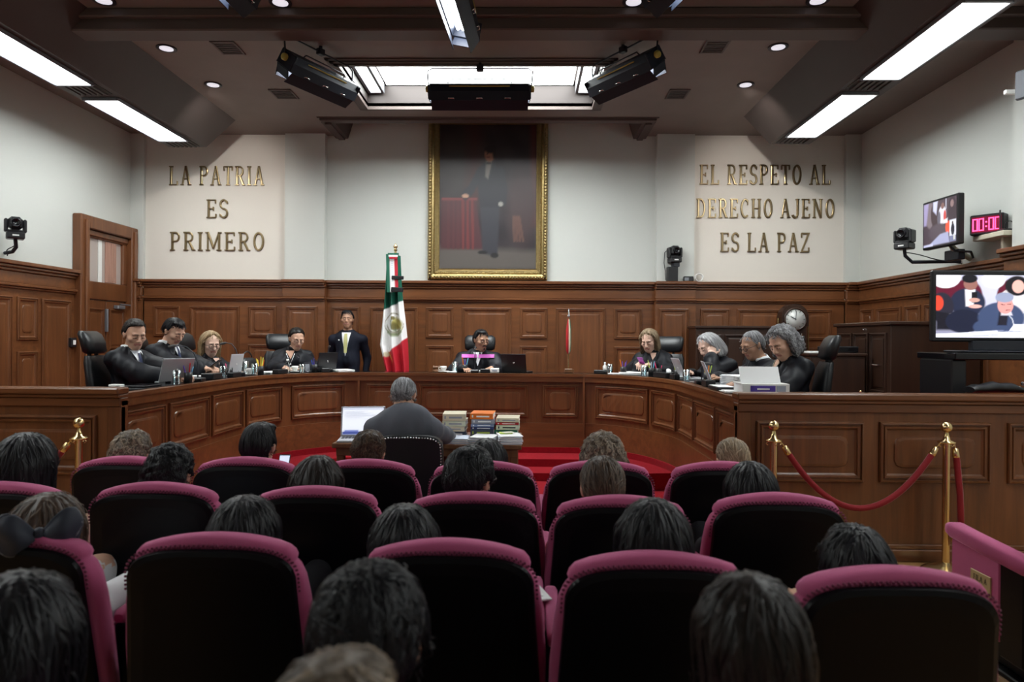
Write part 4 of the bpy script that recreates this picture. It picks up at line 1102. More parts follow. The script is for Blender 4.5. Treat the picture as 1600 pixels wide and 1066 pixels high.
for x, z0, z1, nm in ((0.09, dz_ - 0.62, dz_ - 0.20, 'pendulum_rod'), (-0.03, dz_ - 0.7, dz_ - 0.17, 'weight_chain'), (0.0, dz_ - 0.7, dz_ - 0.17, 'weight_chain')):
    MB().tube([(x, 0.005, z0), (x, 0.005, z1)], 0.014 if nm == 'pendulum_rod' else 0.005, 8).build(nm, 'chrome' if nm == 'pendulum_rod' else 'brass', t)
for sg in (-1, 1): MB().tube([(sg * 0.215, 0.08, dz_ - 0.45), (sg * 0.215, 0.08, dz_ + 0.02)], 0.012, 8).build('side_column', 'brass', t)
# folded dark coat at the television stand
a = W(1570, 617, 5.2)
t = thing('folded_coat', 'folded dark coat with a shiny clasp lying on the right bench wing', 'coat', (a.x, 5.20, 1.22))
m = MB()
rs = []
for i in range(13):
    x = -0.27 + 0.045 * i
    h = 0.03 + 0.05 * math.sin(math.pi * min(1, (i + 1) / 11)) + 0.008 * math.sin(i * 2.1)
    rs.append([Vector((x, 0.075 * math.cos(q), max(0, h * 0.5 + h * 0.5 * math.sin(q)))) for q in [2 * math.pi * k / 12 for k in range(12)]])
m.rings(rs, 0, True); m.build('cloth', 'leather_black', t)
MB().box(0.10, 0.17, -0.05, -0.02, 0.055, 0.085, c=0.006).tube([(0.2, -0.05, 0.06), (0.24, -0.06, 0.05), (0.22, -0.06, 0.02)], 0.006, 5).build('clasp', 'chrome', t)
# --------------------------------------------------------------- furniture
def D(u, off):                     # spot on the curved desktop behind pixel column u
    off = 0.04 + off * 0.74
    lo, hi = 0.0, SL
    for _ in range(40):
        mid = (lo + hi) / 2
        if uv(bench(mid, off, ZD))[0] < u: lo = mid
        else: hi = mid
    p = bench(lo, off, ZD + 0.005)
    q = bench(lo, off + 0.1, ZD)
    return p, math.atan2(q.y - p.y, q.x - p.x)        # point, direction away from the well
sim('paper', (0.86, 0.87, 0.88), rough=0.7)
sim('paper_blue', (0.62, 0.68, 0.80), rough=0.7)
def clear_glass(name, tint, gloss):
    m, nt, b = newmat(name)
    nt.nodes.remove(b)
    tr = nt.nodes.new('ShaderNodeBsdfTransparent'); tr.inputs[0].default_value = (*tint, 1)
    gl = nt.nodes.new('ShaderNodeBsdfGlossy'); gl.inputs['Roughness'].default_value = 0.05; gl.inputs[0].default_value = (0.9, 0.95, 0.95, 1)
    lw = nt.nodes.new('ShaderNodeLayerWeight'); lw.inputs[0].default_value = gloss
    mx = nt.nodes.new('ShaderNodeMixShader')
    nt.links.new(lw.outputs['Facing'], mx.inputs[0]); nt.links.new(tr.outputs[0], mx.inputs[1]); nt.links.new(gl.outputs[0], mx.inputs[2])
    nt.links.new(mx.outputs[0], nt.nodes['Material Output'].inputs[0])
clear_glass('glass', (0.93, 0.97, 0.98), 0.45)
clear_glass('water_glass', (0.90, 0.95, 0.96), 0.25)
sim('aluminium', (0.46, 0.47, 0.50), rough=0.42, metal=0.1)
sim('key_grey', (0.05, 0.05, 0.055), rough=0.5)
sim('ceramic', (0.82, 0.81, 0.78), rough=0.15, coat=0.4)
for nm, c in (('pink', (220, 60, 110)), ('purple', (92, 50, 140)), ('orange', (230, 120, 40)), ('yellow', (226, 196, 60)), ('blue', (40, 60, 160)), ('lime', (190, 214, 90)), ('cyan', (120, 190, 226)), ('red', (176, 34, 40)), ('violet', (80, 60, 150)), ('cream', (216, 206, 182)), ('steelblue', (120, 138, 178)), ('slate', (72, 82, 100)), ('green', (34, 110, 84)), ('navy', (40, 50, 110)), ('ivory', (214, 220, 198)), ('ink', (32, 36, 48)), ('lilac', (164, 80, 170)), ('grey', (150, 156, 170))):
    sim('c_' + nm, tuple(lin(*c)), rough=0.5)
emit('laptop_screen', (0.72, 0.80, 0.98), 0.85)
def pen_cup(u, off, cols, label, cup='black_plastic', L=0.15):
    p, a = D(u, off)
    t = thing('pen_cup', label, 'pen holder', p, a, group='pen cups on the bench')
    MB().lathe([(0.0, 0.002), (0.036, 0.0), (0.038, 0.095), (0.034, 0.095), (0.033, 0.01), (0.0, 0.008)], 14).build('cup', cup, t)
    for i, c in enumerate(cols):
        an = i * 2.4; rr = 0.018
        b0 = Vector((rr * math.cos(an) * 0.4, rr * math.sin(an) * 0.4, 0.012)); b1 = Vector((0.045 * math.cos(an), 0.045 * math.sin(an), L + 0.012 * ((i * 7) % 4)))
        MB().tube([b0, b1 * 0.93 + b0 * 0.07, b1], [0.0055, 0.0055, 0.002], 6).build('pencil', 'c_' + c, t)
    return t
def tumbler(u, off, label, h=0.12):
    p, a = D(u, off)
    t = thing('drinking_glass', label, 'glass', p, a, group='drinking glasses on the bench')
    MB().lathe([(0.0, 0.001), (0.033, 0.0), (0.038, h), (0.0355, h), (0.031, 0.012), (0.0, 0.010)], 18).build('tumbler', 'glass', t)
    MB().lathe([(0.0, 0.013), (0.0295, 0.0135), (0.0325, h * 0.45), (0.0, h * 0.451)], 18).build('water', 'water_glass', t)
    return t
def mic(u, off, label, lean=0.10, h=0.30, rz=None):
    p, a = D(u, off)
    t = thing('gooseneck_microphone', label, 'microphone', p, a if rz is None else rz, group='gooseneck microphones on the bench')
    MB().box(-0.06, 0.06, -0.05, 0.05, 0, 0.035, c=0.008).build('base', 'black_plastic', t)
    q = [(0, 0, 0.03), (0.0, 0, h * 0.5), (lean * 0.25, 0, h * 0.8), (lean * 0.7, 0, h * 0.97), (lean * 1.3, 0, h * 1.0)]
    MB().tube(q, 0.006, 6).build('neck', 'black_metal', t)
    MB().tube([q[-1], (lean * 1.3 + 0.03, 0, h * 0.985), (lean * 1.3 + 0.075, 0, h * 0.96)], [0.009, 0.015, 0.012], 8).build('capsule', 'grey_grille', t)
    return t
def sheets(u, off, label, w=0.21, d=0.29, n=5, turn=0.0, mat='paper'):
    p, a = D(u, off)
    t = thing('paper_stack', label, 'papers', p, a + turn, group='papers on the bench')
    for i in range(n):
        MB().box(-d / 2, d / 2, -w / 2, w / 2, i * 0.005, i * 0.005 + 0.005, c=0.001, M=Matrix.Rotation(0.12 * math.sin(i * 2.3), 4, 'Z')).build('sheet', mat if i % 2 else 'paper', t)
    return t
def slab_item(name, u, off, dims, mat, label, cat, turn=0.0, top=None, group=None, sub='body', topname='top'):
    p, a = D(u, off)
    t = thing(name, label, cat, p, a + turn, group=group)
    d, w, h = dims
    MB().box(-d / 2, d / 2, -w / 2, w / 2, 0, h, c=min(0.006, h * 0.3)).build(sub, mat, t)
    if top: MB().box(-d / 2 + 0.008, d / 2 - 0.008, -w / 2 + 0.008, w / 2 - 0.008, h, h + 0.002).build(topname, top, t)
    return t
def laptop_at(p, rz, label, lid='aluminium', open_deg=105, w=0.33, d=0.23, screen='laptop_screen', group='open laptops'):
    """user side at local -y, hinge at local +y"""
    t = thing('laptop', label, 'laptop', p, rz, group=group)
    b = MB().box(-w / 2, w / 2, -d / 2, d / 2, 0, 0.016, c=0.004).build('base', lid, t)
    m = MB()
    for r in range(5):
        for c in range(12): m.box(-w * 0.44 + c * w * 0.0745, -w * 0.44 + c * w * 0.0745 + w * 0.06, d * 0.34 - r * 0.022, d * 0.34 - r * 0.022 + 0.017, 0.016, 0.018)
    kb = m.build('keyboard', 'key_grey', b); kb['kind'] = 'stuff'
    MB().box(-0.05, 0.05, -d * 0.45, -d * 0.2, 0.016, 0.017).build('touchpad', 'key_grey', b)
    M = Matrix.Translation((0, d / 2, 0.014)) @ Matrix.Rotation(R(90 - open_deg), 4, 'X')
    l = MB().box(-w / 2, w / 2, 0, 0.009, 0, d, c=0.003, M=M).build('lid', lid, t)
    MB().box(-w / 2 + 0.01, w / 2 - 0.01, -0.0015, 0, 0.012, d - 0.01, M=M).build('display', screen, l)
    MB().lathe([(0.0, 0), (0.013, 0), (0.013, 0.001), (0, 0.0012)], 12, M=M @ Matrix.Translation((0, 0.009, d / 2)) @ Matrix.Rotation(-math.pi / 2, 4, 'X')).build('round_badge', 'chrome' if lid != 'aluminium' else 'white_plastic', l)
    return t
def laptop(u, off, label, **k):
    p, a = D(u, off)
    tr = k.pop('turn', 0.0)
    return laptop_at(p, a + math.pi / 2 + tr, label, **k)        # user sits away from the well

# left side of the bench, from the public end inwards
slab_item('computer_mouse', 182, 0.42, (0.10, 0.07, 0.03), 'white_plastic', 'white computer mouse at the left end of the bench', 'mouse', top=None)
slab_item('tablet', 222, 0.30, (0.20, 0.27, 0.012), 'black_plastic', 'black tablet lying flat before the first judge at the left', 'tablet', top='black_gloss', topname='glass_face')
laptop(262, 0.40, 'silver laptop in front of the first judge from the left', w=0.30, open_deg=112, turn=-0.60)
tumbler(276, 0.10, 'clear water glass behind the first silver laptop at the left')
pen_cup(294, 0.10, ['orange', 'red', 'purple', 'violet', 'cyan'], 'black pen cup with orange and purple pencils at the left')
mic(309, 0.10, 'gooseneck microphone leaning over the left bench between two judges', lean=0.16, h=0.34)
sheets(302, 0.42, 'white papers before the second judge from the left', turn=0.3, n=6)
slab_item('conference_console', 331, 0.15, (0.13, 0.20, 0.06), 'black_plastic', 'low black console before the second judge from the left', 'console', top='black_gloss', topname='button_panel', group='black consoles on the bench')
tumbler(348, 0.15, 'clear water glass left of the blonde judge laptop')
laptop(349, 0.40, 'silver tilted laptop in front of the blonde judge at the left', open_deg=100, turn=0.2)
pen_cup(358, 0.22, ['pink', 'pink', 'grey'], 'black pen cup holding pink pens by the blonde judge at the left', L=0.14)
mic(372, 0.26, 'tall gooseneck microphone in front of the black handbag', lean=0.12, h=0.36)
slab_item('conference_console', 366, 0.08, (0.08, 0.16, 0.05), 'black_plastic', 'long black console below the handbag at the left', 'console', top='black_gloss', topname='button_panel', group='black consoles on the bench')
p, a = D(381, 0.34)
t = thing('water_jug', 'clear handled water jug beside the black handbag', 'jug', p, a)
MB().lathe([(0.0, 0.001), (0.05, 0), (0.055, 0.15), (0.052, 0.15), (0.047, 0.01), (0, 0.009)], 18).build('body', 'glass', t)
MB().tube([(0, 0.05, 0.13), (0, 0.09, 0.12), (0, 0.09, 0.05), (0, 0.05, 0.03)], 0.006, 6).build('handle', 'glass', t)
p, a = D(386, 0.56)
t = thing('handbag', 'black leather handbag with a looped handle on the bench', 'handbag', p, a + 0.2)
m = MB(); rs = []
for z, w, d in ((0, 0.14, 0.06), (0.02, 0.165, 0.075), (0.12, 0.155, 0.065), (0.17, 0.12, 0.045), (0.185, 0.08, 0.02)):
    rs.append([Vector((d * math.copysign(abs(math.cos(q)) ** 0.6, math.cos(q)), w * math.copysign(abs(math.sin(q)) ** 0.6, math.sin(q)), z)) for q in [2 * math.pi * k / 20 for k in range(20)]])
m.rings(rs, 0, True); m.build('body', 'leather_black', t)
MB().tube([(0, 0.09 * math.cos(R(x)), 0.17 + 0.085 * math.sin(R(x))) for x in range(0, 181, 15)], 0.008, 6).build('handle', 'leather_black', t)
p, a = D(390, 0.20)
def cup(t, saucer=True):
    MB().lathe([(0.0, 0.012), (0.022, 0.012), (0.038, 0.045), (0.042, 0.075), (0.038, 0.075), (0.03, 0.03), (0, 0.02)], 16).build('cup', 'ceramic', t)
    MB().tube([(0, 0.038, 0.062), (0, 0.062, 0.058), (0, 0.058, 0.032), (0, 0.034, 0.03)], 0.005, 6).build('handle', 'ceramic', t)
    if saucer: MB().lathe([(0.0, 0.0), (0.045, 0.002), (0.075, 0.012), (0.072, 0.016), (0.04, 0.011), (0, 0.012)], 18).build('saucer', 'ceramic', t)
t = thing('coffee_cup', 'white coffee cup left of the yellow pencils', 'cup', p, a); cup(t)
tumbler(398, 0.08, 'clear water glass left of the yellow pencils', h=0.13)
pen_cup(407, 0.16, ['yellow', 'yellow', 'lime', 'yellow', 'orange'], 'black cup full of yellow pencils on the left curve of the bench', L=0.17)
sheets(422, 0.40, 'white papers beside the yellow pencil cup', n=3)
slab_item('conference_console', 438, 0.10, (0.09, 0.16, 0.05), 'black_plastic', 'low black console before the judge with the silver necklace', 'console', top='black_gloss', topname='button_panel', group='black consoles on the bench')
p, a = D(449, 0.28)
t = thing('water_bottle', 'small clear water bottle in front of the judge with the necklace', 'bottle', p, a)
MB().lathe([(0, 0), (0.03, 0), (0.031, 0.10), (0.012, 0.13), (0.012, 0.15), (0, 0.151)], 14).build('body', 'glass', t)
MB().lathe([(0.014, 0.145), (0.014, 0.165), (0, 0.166)], 12).build('cap', 'white_plastic', t)
p, a = D(461, 0.34)
t = thing('coffee_cup', 'white coffee cup in front of the judge with the necklace', 'cup', p, a); cup(t)
tumbler(472, 0.14, 'short water glass in front of the judge with the necklace', h=0.10)
p, a = D(481, 0.24)
t = thing('phone_holder', 'small grey desk holder beside the black laptop at the left', 'holder', p, a + math.pi)
MB().box(-0.04, 0.04, -0.035, 0.035, 0, 0.012, c=0.003).build('foot', 'grey_metal', t)
MB().box(-0.004, 0.004, -0.03, 0.03, 0.012, 0.10, c=0.002, M=Matrix.Rotation(R(-15), 4, 'Y')).build('back_plate', 'grey_metal', t)
pen_cup(492, 0.14, ['blue', 'violet', 'ink', 'blue'], 'black cup with blue pens before the black laptop at the left', L=0.14)
laptop(499, 0.38, 'black laptop of the judge with the silver necklace', lid='black_plastic', open_deg=100, turn=0.5)
mic(512, 0.36, 'gooseneck microphone right of the black laptop at the left', lean=-0.10, h=0.32)
sheets(536, 0.22, 'white papers at the seam left of the centre bench', n=5, turn=0.2)
slab_item('conference_console', 508, 0.06, (0.06, 0.10, 0.05), 'black_plastic', 'small black console right of the blue pens', 'console', top='black_gloss', topname='button_panel', group='black consoles on the bench')
# presiding judge
p, a = D(682, 0.32)
t = thing('gavel', 'wooden gavel standing on its block left of the white cup', 'gavel', p, 0.2)
MB().lathe([(0.05, 0), (0.05, 0.02), (0.045, 0.025), (0, 0.026)], 16).build('sound_block', 'desk_wood', t)
MB().lathe([(0.0, 0), (0.025, 0), (0.027, 0.012), (0.02, 0.02), (0.02, 0.07), (0.027, 0.078), (0.025, 0.09), (0, 0.09)], 12, M=Matrix.Translation((-0.045, 0, 0.052)) @ Matrix.Rotation(math.pi / 2, 4, 'Y')).build('head', 'desk_wood', t)
MB().tube([(0, 0.02, 0.052), (0, 0.12, 0.045), (0, 0.2, 0.03)], [0.008, 0.009, 0.011], 8).build('handle', 'desk_wood', t)
p, a = D(693, 0.16)
t = thing('coffee_cup', 'white coffee cup on a saucer in front of the presiding judge', 'cup', p, a); cup(t)
tumbler(711, 0.18, 'water glass in front of the presiding judge', h=0.13)
sheets(706, 0.14, 'small white notes in front of the presiding judge', w=0.12, d=0.1, n=2)
pen_cup(726, 0.20, ['violet', 'orange', 'cyan', 'blue'], 'black cup with blue and orange pens before the presiding judge', L=0.16)
mic(742, 0.12, 'thin microphone in front of the presiding judge', lean=0.03, h=0.32)
for u, nm in ((735, 'left of the centre microphone'), (747, 'right of the centre microphone')):
    slab_item('name_card', u, 0.16, (0.02, 0.07, 0.028), 'paper', 'tiny white card ' + nm, 'card', group='white cards of the presiding judge')
slab_item('conference_console', 758, 0.16, (0.08, 0.12, 0.045), 'black_plastic', 'low black console in front of the presiding judge', 'console', top='black_gloss', topname='button_panel', group='black consoles on the bench')
p, a = D(773, 0.10)
t = slab_item('tissue_box', 773, 0.12, (0.08, 0.11, 0.055), 'paper', 'small white box with a grey label before the presiding judge', 'box')
MB().box(-0.042, -0.04, -0.03, 0.03, 0.015, 0.035).build('label_plate', 'c_grey', t)
laptop(809, 0.32, 'black laptop at the right hand of the presiding judge', lid='black_plastic', open_deg=104, turn=-0.35)
p, a = D(888, 0.30)
t = thing('table_flag', 'small furled red and white flag on a wooden desk stand', 'flag', p, 0)
MB().box(-0.05, 0.05, -0.05, 0.05, 0, 0.05, c=0.006).box(0.055, 0.07, -0.05, -0.03, 0, 0.045, c=0.002).build('stand', 'desk_wood', t)
MB().tube([(0, 0, 0.05), (0.0, 0, 0.74)], 0.008, 8).build('staff', 'brass', t)
MB().lathe([(0.012, 0.70), (0.022, 0.72), (0.010, 0.74), (0.007, 0.80), (0.001, 0.82)], 10).build('finial', 'chrome', t)
m = MB()
for x, mi, w in ((-0.014, 0, 0.020), (0.008, 1, 0.018), (0.022, 2, 0.010)):
    m.tube([(x * 0.5, -0.012, 0.68), (x, -0.02, 0.55), (x, -0.02, 0.38), (x * 0.8, -0.015, 0.28), (x * 0.5, -0.012, 0.24)], [0.006, w, w * 1.1, w, 0.006], 8, mi=mi)
m.build('cloth', ['c_red', 'c_cream', 'c_green'], t)
# right side of the bench, from the centre outwards
slab_item('conference_console', 938, 0.16, (0.10, 0.14, 0.045), 'black_plastic', 'low black console left of the judge with the pink phone', 'console', top='black_gloss', topname='button_panel', group='black consoles on the bench')
sheets(961, 0.10, 'white papers beside the glass at the right of centre', n=3, turn=0.1, w=0.14, d=0.12)
p, a = D(945, 0.28)
t = thing('water_bottle', 'small white-capped bottle right of centre on the bench', 'bottle', p, a)
MB().lathe([(0, 0), (0.025, 0), (0.026, 0.09), (0.01, 0.11), (0.01, 0.13), (0, 0.131)], 14).build('body', 'ceramic', t)
MB().lathe([(0.013, 0.125), (0.013, 0.14), (0, 0.141)], 12).build('cap', 'white_plastic', t)
tumbler(953, 0.30, 'clear glass left of the judge with the pink phone')
pen_cup(974, 0.15, ['purple', 'orange', 'violet', 'purple'], 'black cup with purple and orange markers right of centre', L=0.15)
sheets(992, 0.30, 'open white papers below the judge with the pink phone', n=6, w=0.3, turn=0.3)
tumbler(1006, 0.16, 'clear glass between the curved papers at the right')
pen_cup(1018, 0.26, ['cyan', 'lime', 'cyan', 'grey'], 'black cup with pale blue pens on the right curve', L=0.15)
pen_cup(1029, 0.20, ['pink', 'pink', 'ink'], 'black cup with one pink pen on the right curve', L=0.13)
slab_item('conference_console', 1037, 0.12, (0.12, 0.26, 0.06), 'black_plastic', 'long black console on the right curve of the bench', 'console', top='black_gloss', topname='button_panel', group='black consoles on the bench')
t = slab_item('tissue_box', 1043, 0.34, (0.12, 0.16, 0.05), 'paper', 'white tissue box near the grey-haired judge resting her head', 'box')
MB().box(-0.02, 0.02, -0.03, 0.03, 0.05, 0.09, c=0.01, M=Matrix.Rotation(0.3, 4, 'X')).build('tissue', 'paper', t)
pen_cup(1058, 0.22, ['orange', 'lime', 'cyan', 'orange'], 'black cup with orange pencils near the head-resting judge', L=0.16)
slab_item('conference_console', 1054, 0.06, (0.07, 0.12, 0.055), 'black_plastic', 'black console below the head-resting judge', 'console', top='black_gloss', topname='button_panel', group='black consoles on the bench')
tumbler(1072, 0.14, 'clear glass below the head-resting judge', h=0.11)
sheets(1064, 0.18, 'white papers below the head-resting judge', n=6, w=0.15, d=0.16)
laptop(1083, 0.36, 'silver laptop seen edge-on before the head-resting judge', open_deg=112, turn=-0.18)
mic(1096, 0.12, 'short black microphone stand before the edge-on laptops', lean=0.02, h=0.2)
pen_cup(1105, 0.30, ['lime', 'yellow', 'orange', 'lime'], 'black cup with lime and orange pencils between the edge-on laptops', L=0.17)
slab_item('conference_console', 1107, 0.08, (0.09, 0.16, 0.06), 'black_plastic', 'black console between the edge-on laptops and the corner', 'console', top='black_gloss', topname='button_panel', group='black consoles on the bench')
laptop(1132, 0.34, 'silver laptop seen edge-on before the judge in glasses', open_deg=112, turn=-0.18)
slab_item('document_folder', 1128, 0.10, (0.16, 0.30, 0.03), 'black_plastic', 'closed black folder near the right corner of the bench', 'folder', top='paper', topname='cover_sheet')
sheets(1160, 0.46, 'tall bright pile of papers before the judge in glasses', n=22, w=0.28, turn=0.2)
sheets(1140, 0.06, 'white sheets at the right corner edge of the bench', n=3, w=0.2, d=0.1)
# white binder with a raised page on the corner of the right wing
a = W(1200, 608, 5.33)
t = thing('ring_binder', 'thick white ring binder with a purple spine label at the right corner', 'binder', (a.x, 5.46, ZD + 0.006), -0.02)
MB().box(-0.19, 0.17, -0.12, 0.14, 0.0, 0.006, c=0.002).box(-0.19, 0.17, -0.12, 0.14, 0.080, 0.087, c=0.002).box(-0.19, 0.17, -0.127, -0.118, 0, 0.087, c=0.003).build('cover', 'white_plastic', t)
MB().box(-0.185, 0.165, -0.115, 0.135, 0.006, 0.080, c=0.004).build('pages', 'paper', t)
MB().box(-0.13, 0.06, -0.130, -0.127, 0.018, 0.072).build('spine_label', 'c_violet', t)
MB().box(-0.08, 0.015, -0.132, -0.130, 0.040, 0.052).build('title_bar', 'paper', t)
MB().box(0.07, 0.14, -0.130, -0.127, 0.018, 0.072).build('grey_label', 'c_grey', t)
M = Matrix.Translation((-0.03, -0.08, 0.088)) @ Matrix.Rotation(R(28), 4, 'X')
MB().box(-0.155, 0.155, 0, 0.003, 0, 0.145, M=Matrix.Translation((-0.03, -0.06, 0.088)) @ Matrix.Rotation(R(-28), 4, 'X')).build('raised_page', 'paper', t)
t = thing('pen', 'red and cream pens lying in front of the white binder', 'pen', (a.x + 0.10, 5.245, ZD + 0.008), 0.1)
MB().tube([(-0.12, 0, 0.008), (0.05, 0.02, 0.012)], 0.005, 6).build('red_pen', 'c_red', t)
MB().tube([(-0.06, -0.012, 0.008), (0.10, 0.02, 0.008)], 0.005, 6).build('cream_pen', 'c_cream', t)

# judges' chairs
def judge_chair(x, y, face, label, z=JF):
    t = thing('office_chair', label, 'chair', (x, y, z), face - math.pi / 2, group='black leather judges chairs')
    def pad(name, hw, prof, mat='leather_black'):       # rounded slab lofted up
        rs = []
        for zz, w, y0, y1 in prof:
            ring = []
            for k in range(20):
                q = 2 * math.pi * k / 20
                ring.append(Vector((w * math.copysign(abs(math.cos(q)) ** 0.55, math.cos(q)), (y0 + y1) / 2 + (y1 - y0) / 2 * math.copysign(abs(math.sin(q)) ** 0.7, math.sin(q)), zz)))
            rs.append(ring)
        return MB().rings(rs, 0, True).build(name, mat, t)
    pad('seat', 0.26, [(0.40, 0.22, -0.20, 0.22), (0.42, 0.26, -0.24, 0.26), (0.48, 0.26, -0.24, 0.26), (0.50, 0.22, -0.20, 0.22)])
    pad('backrest', 0.25, [(0.46, 0.20, -0.25, -0.19), (0.50, 0.24, -0.28, -0.17), (0.75, 0.25, -0.31, -0.20), (0.94, 0.24, -0.33, -0.23), (1.0, 0.21, -0.33, -0.26)])
    pad('headrest', 0.20, [(1.02, 0.17, -0.34, -0.26), (1.04, 0.205, -0.355, -0.24), (1.13, 0.215, -0.375, -0.255), (1.20, 0.21, -0.395, -0.29), (1.23, 0.17, -0.39, -0.33)])
    MB().box(-0.09, -0.07, -0.33, -0.30, 0.96, 1.08).box(0.07, 0.09, -0.33, -0.30, 0.96, 1.08).build('headrest_bracket', 'black_metal', t)
    for sg in (-1, 1):
        MB().tube([(sg * 0.27, -0.15, 0.44), (sg * 0.30, -0.15, 0.64), (sg * 0.30, 0.12, 0.66), (sg * 0.29, 0.14, 0.46)], 0.018, 8).build('armrest', 'black_plastic', t)
    MB().tube([(0, 0, 0.07), (0, 0, 0.40)], 0.03, 10).build('column', 'black_metal', t)
    m = MB()
    for k in range(5):
        q = 2 * math.pi * k / 5
        m.tube([(0, 0, 0.09), (0.28 * math.cos(q), 0.28 * math.sin(q), 0.06)], [0.03, 0.018], 6).sphere((0.28 * math.cos(q), 0.28 * math.sin(q), 0.028), 0.028, 8)
    m.build('star_base', 'black_metal', t)
    return t
JUDGES = {}
for key, x, y, deg, cdeg, lab in (('L1', -3.74, 6.42, -8, 12, 'black leather chair of the first judge at the left end'),
                            ('L2', -3.76, 7.2, -8, 12, 'black leather chair of the second judge from the left'),
                            ('L3', -3.70, 7.95, -20, -5, 'black leather chair of the blonde judge at the left'),
                            ('L4', -3.06, 8.86, -62, -55, 'black leather chair of the judge with the silver necklace'),
                            ('C', -0.60, 9.10, -90, -90, 'black leather chair of the presiding judge in the middle'),
                            ('R1', 1.72, 8.78, -122, -125, 'black leather chair of the judge with the pink phone'),
                            ('R2', 2.34, 7.88, 195, 180, 'black leather chair of the head-resting judge'),
                            ('R3', 2.40, 6.95, 188, 172, 'black leather chair of the judge in glasses at the right'),
                            ('R4', 2.36, 6.08, 190, 166, 'black leather chair of the rightmost judge')):
    judge_chair(x, y, R(cdeg), lab)
    JUDGES[key] = (x, y, R(deg))

# secretary's desk in the well
dk0 = W(518, 699, 5.33); dk1 = W(815, 699, 5.33)
DZ = 0.765
t = thing('writing_desk', 'wooden desk in the well loaded with books and papers', 'desk', ((dk0.x + dk1.x) / 2, 5.33, 0.008))
dw2 = (dk1.x - dk0.x) / 2
MB().box(-dw2, dw2, 0, 0.72, DZ - 0.04, DZ, c=0.006).build('top', 'desk_wood', t)
MB().box(-dw2 + 0.03, dw2 - 0.03, 0.02, 0.045, DZ - 0.10, DZ - 0.04, c=0.003).build('apron', 'desk_wood', t)
for sx in (-1, 1):
    for y in (0.06, 0.66): MB().box(sx * (dw2 - 0.06) - 0.03, sx * (dw2 - 0.06) + 0.03, y - 0.03, y + 0.03, 0, DZ - 0.04, c=0.006).build('leg', 'desk_wood', t)
MB().box(-dw2 + 0.08, dw2 - 0.08, 0.64, 0.66, 0.25, DZ - 0.04).build('modesty_panel', 'desk_wood', t)
DZ += 0.008
# document laptop on the desk, screen to the public side
def doc_screen(x, y):
    k = Canvas(x, y, lin(232, 236, 246))
    k.poly([(0, 0), (1, 0), (1, 0.12), (0, 0.12)], lin(70, 84, 150), 0.01); k.poly([(0.05, 0.12), (0.4, 0.12), (0.4, 0.17), (0.05, 0.17)], lin(120, 130, 190), 0.01)
    for i in range(10): k.line([(0.08, 0.25 + 0.065 * i), (0.35 + 0.5 * ((i * 37) % 10) / 10, 0.25 + 0.065 * i)], 0.007, lin(190, 196, 212))
    k.poly([(0, 0.93), (1, 0.93), (1, 1), (0, 1)], lin(196, 202, 220), 0.01)
    return np.clip(k.c, 0, 1)
paintmat('document_screen', rough=0.3, emission=0.8)
a = W(562, 697, 5.45)
lt = laptop_at((a.x, 5.50, DZ), R(8), 'open laptop showing a white document on the desk in the well', w=0.36, d=0.25, open_deg=103, screen='black_plastic')
painted('document', 0.335, 0.225, 40, 30, doc_screen, 'document_screen', lt, Matrix.Translation((0, 0.125, 0.014)) @ Matrix.Rotation(R(-13), 4, 'X') @ Matrix.Translation((0, -0.003, 0.014)))
# three stacks of law books
def book(x, y, z, w, d, h, rz, mat, title, label):
    t = thing('book', label, 'book', (x, y, z), rz, group='books stacked on the desk')
    MB().box(-w / 2, w / 2, -d / 2, d / 2, 0, 0.004, c=0.001).box(-w / 2, w / 2, -d / 2, d / 2, h - 0.004, h, c=0.001).box(-w / 2, w / 2, -d / 2, -d / 2 + 0.005, 0, h, c=0.001).build('cover', mat, t)
    MB().box(-w / 2 + 0.004, w / 2 - 0.004, -d / 2 + 0.005, d / 2 - 0.004, 0.004, h - 0.004).build('pages', 'paper', t)
    MB().box(-w * 0.22, w * 0.34, -d / 2 - 0.001, -d / 2, h * 0.36, h * 0.62).build('title_band', title, t)
    MB().box(-w * 0.42, -w * 0.36, -d / 2 - 0.001, -d / 2, h * 0.30, h * 0.72).build('emblem_mark', title, t)
stacks = [(711, [('ink', 'c_orange', 'dark book with an orange title at the bottom of the left stack', .022), ('slate', 'paper', 'dark grey book in the left stack', .046), ('cream', 'c_grey', 'cream book third from the top of the left stack', .044), ('ivory', 'c_grey', 'pale book second from the top of the left stack', .05), ('cream', 'c_grey', 'thick cream book on top of the left stack', .062)]),
          (755, [('ink', 'paper', 'black book at the bottom of the middle stack', .03), ('slate', 'c_lime', 'charcoal book with green and red lettering in the middle stack', .058), ('navy', 'paper', 'navy blue book in the middle stack', .022), ('steelblue', 'paper', 'pale blue book in the middle stack', .028), ('grey', 'paper', 'grey book under the orange one', .042), ('orange', 'paper', 'orange book on top of the middle stack', .05)]),
          (793, [('ink', 'paper', 'black folder-like book at the bottom of the right stack', .03), ('green', 'c_ivory', 'dark green book in the right stack', .055), ('ivory', 'c_ink', 'pale green book in the right stack', .045), ('red', 'paper', 'thin red book in the right stack', .024), ('cream', 'c_grey', 'cream book on top of the right stack', .036)])]
for k, (u, bs) in enumerate(stacks):
    x = W(u, 660, 5.72).x; z = DZ
    for i, (c, tt, lab, h) in enumerate(bs):
        book(x + 0.006 * math.sin(i * 3 + k), 5.74, z, 0.19, 0.26, h * 0.92, 0.05 * math.sin(i * 2 + k), 'c_' + c, tt, lab)
        z += h * 0.92
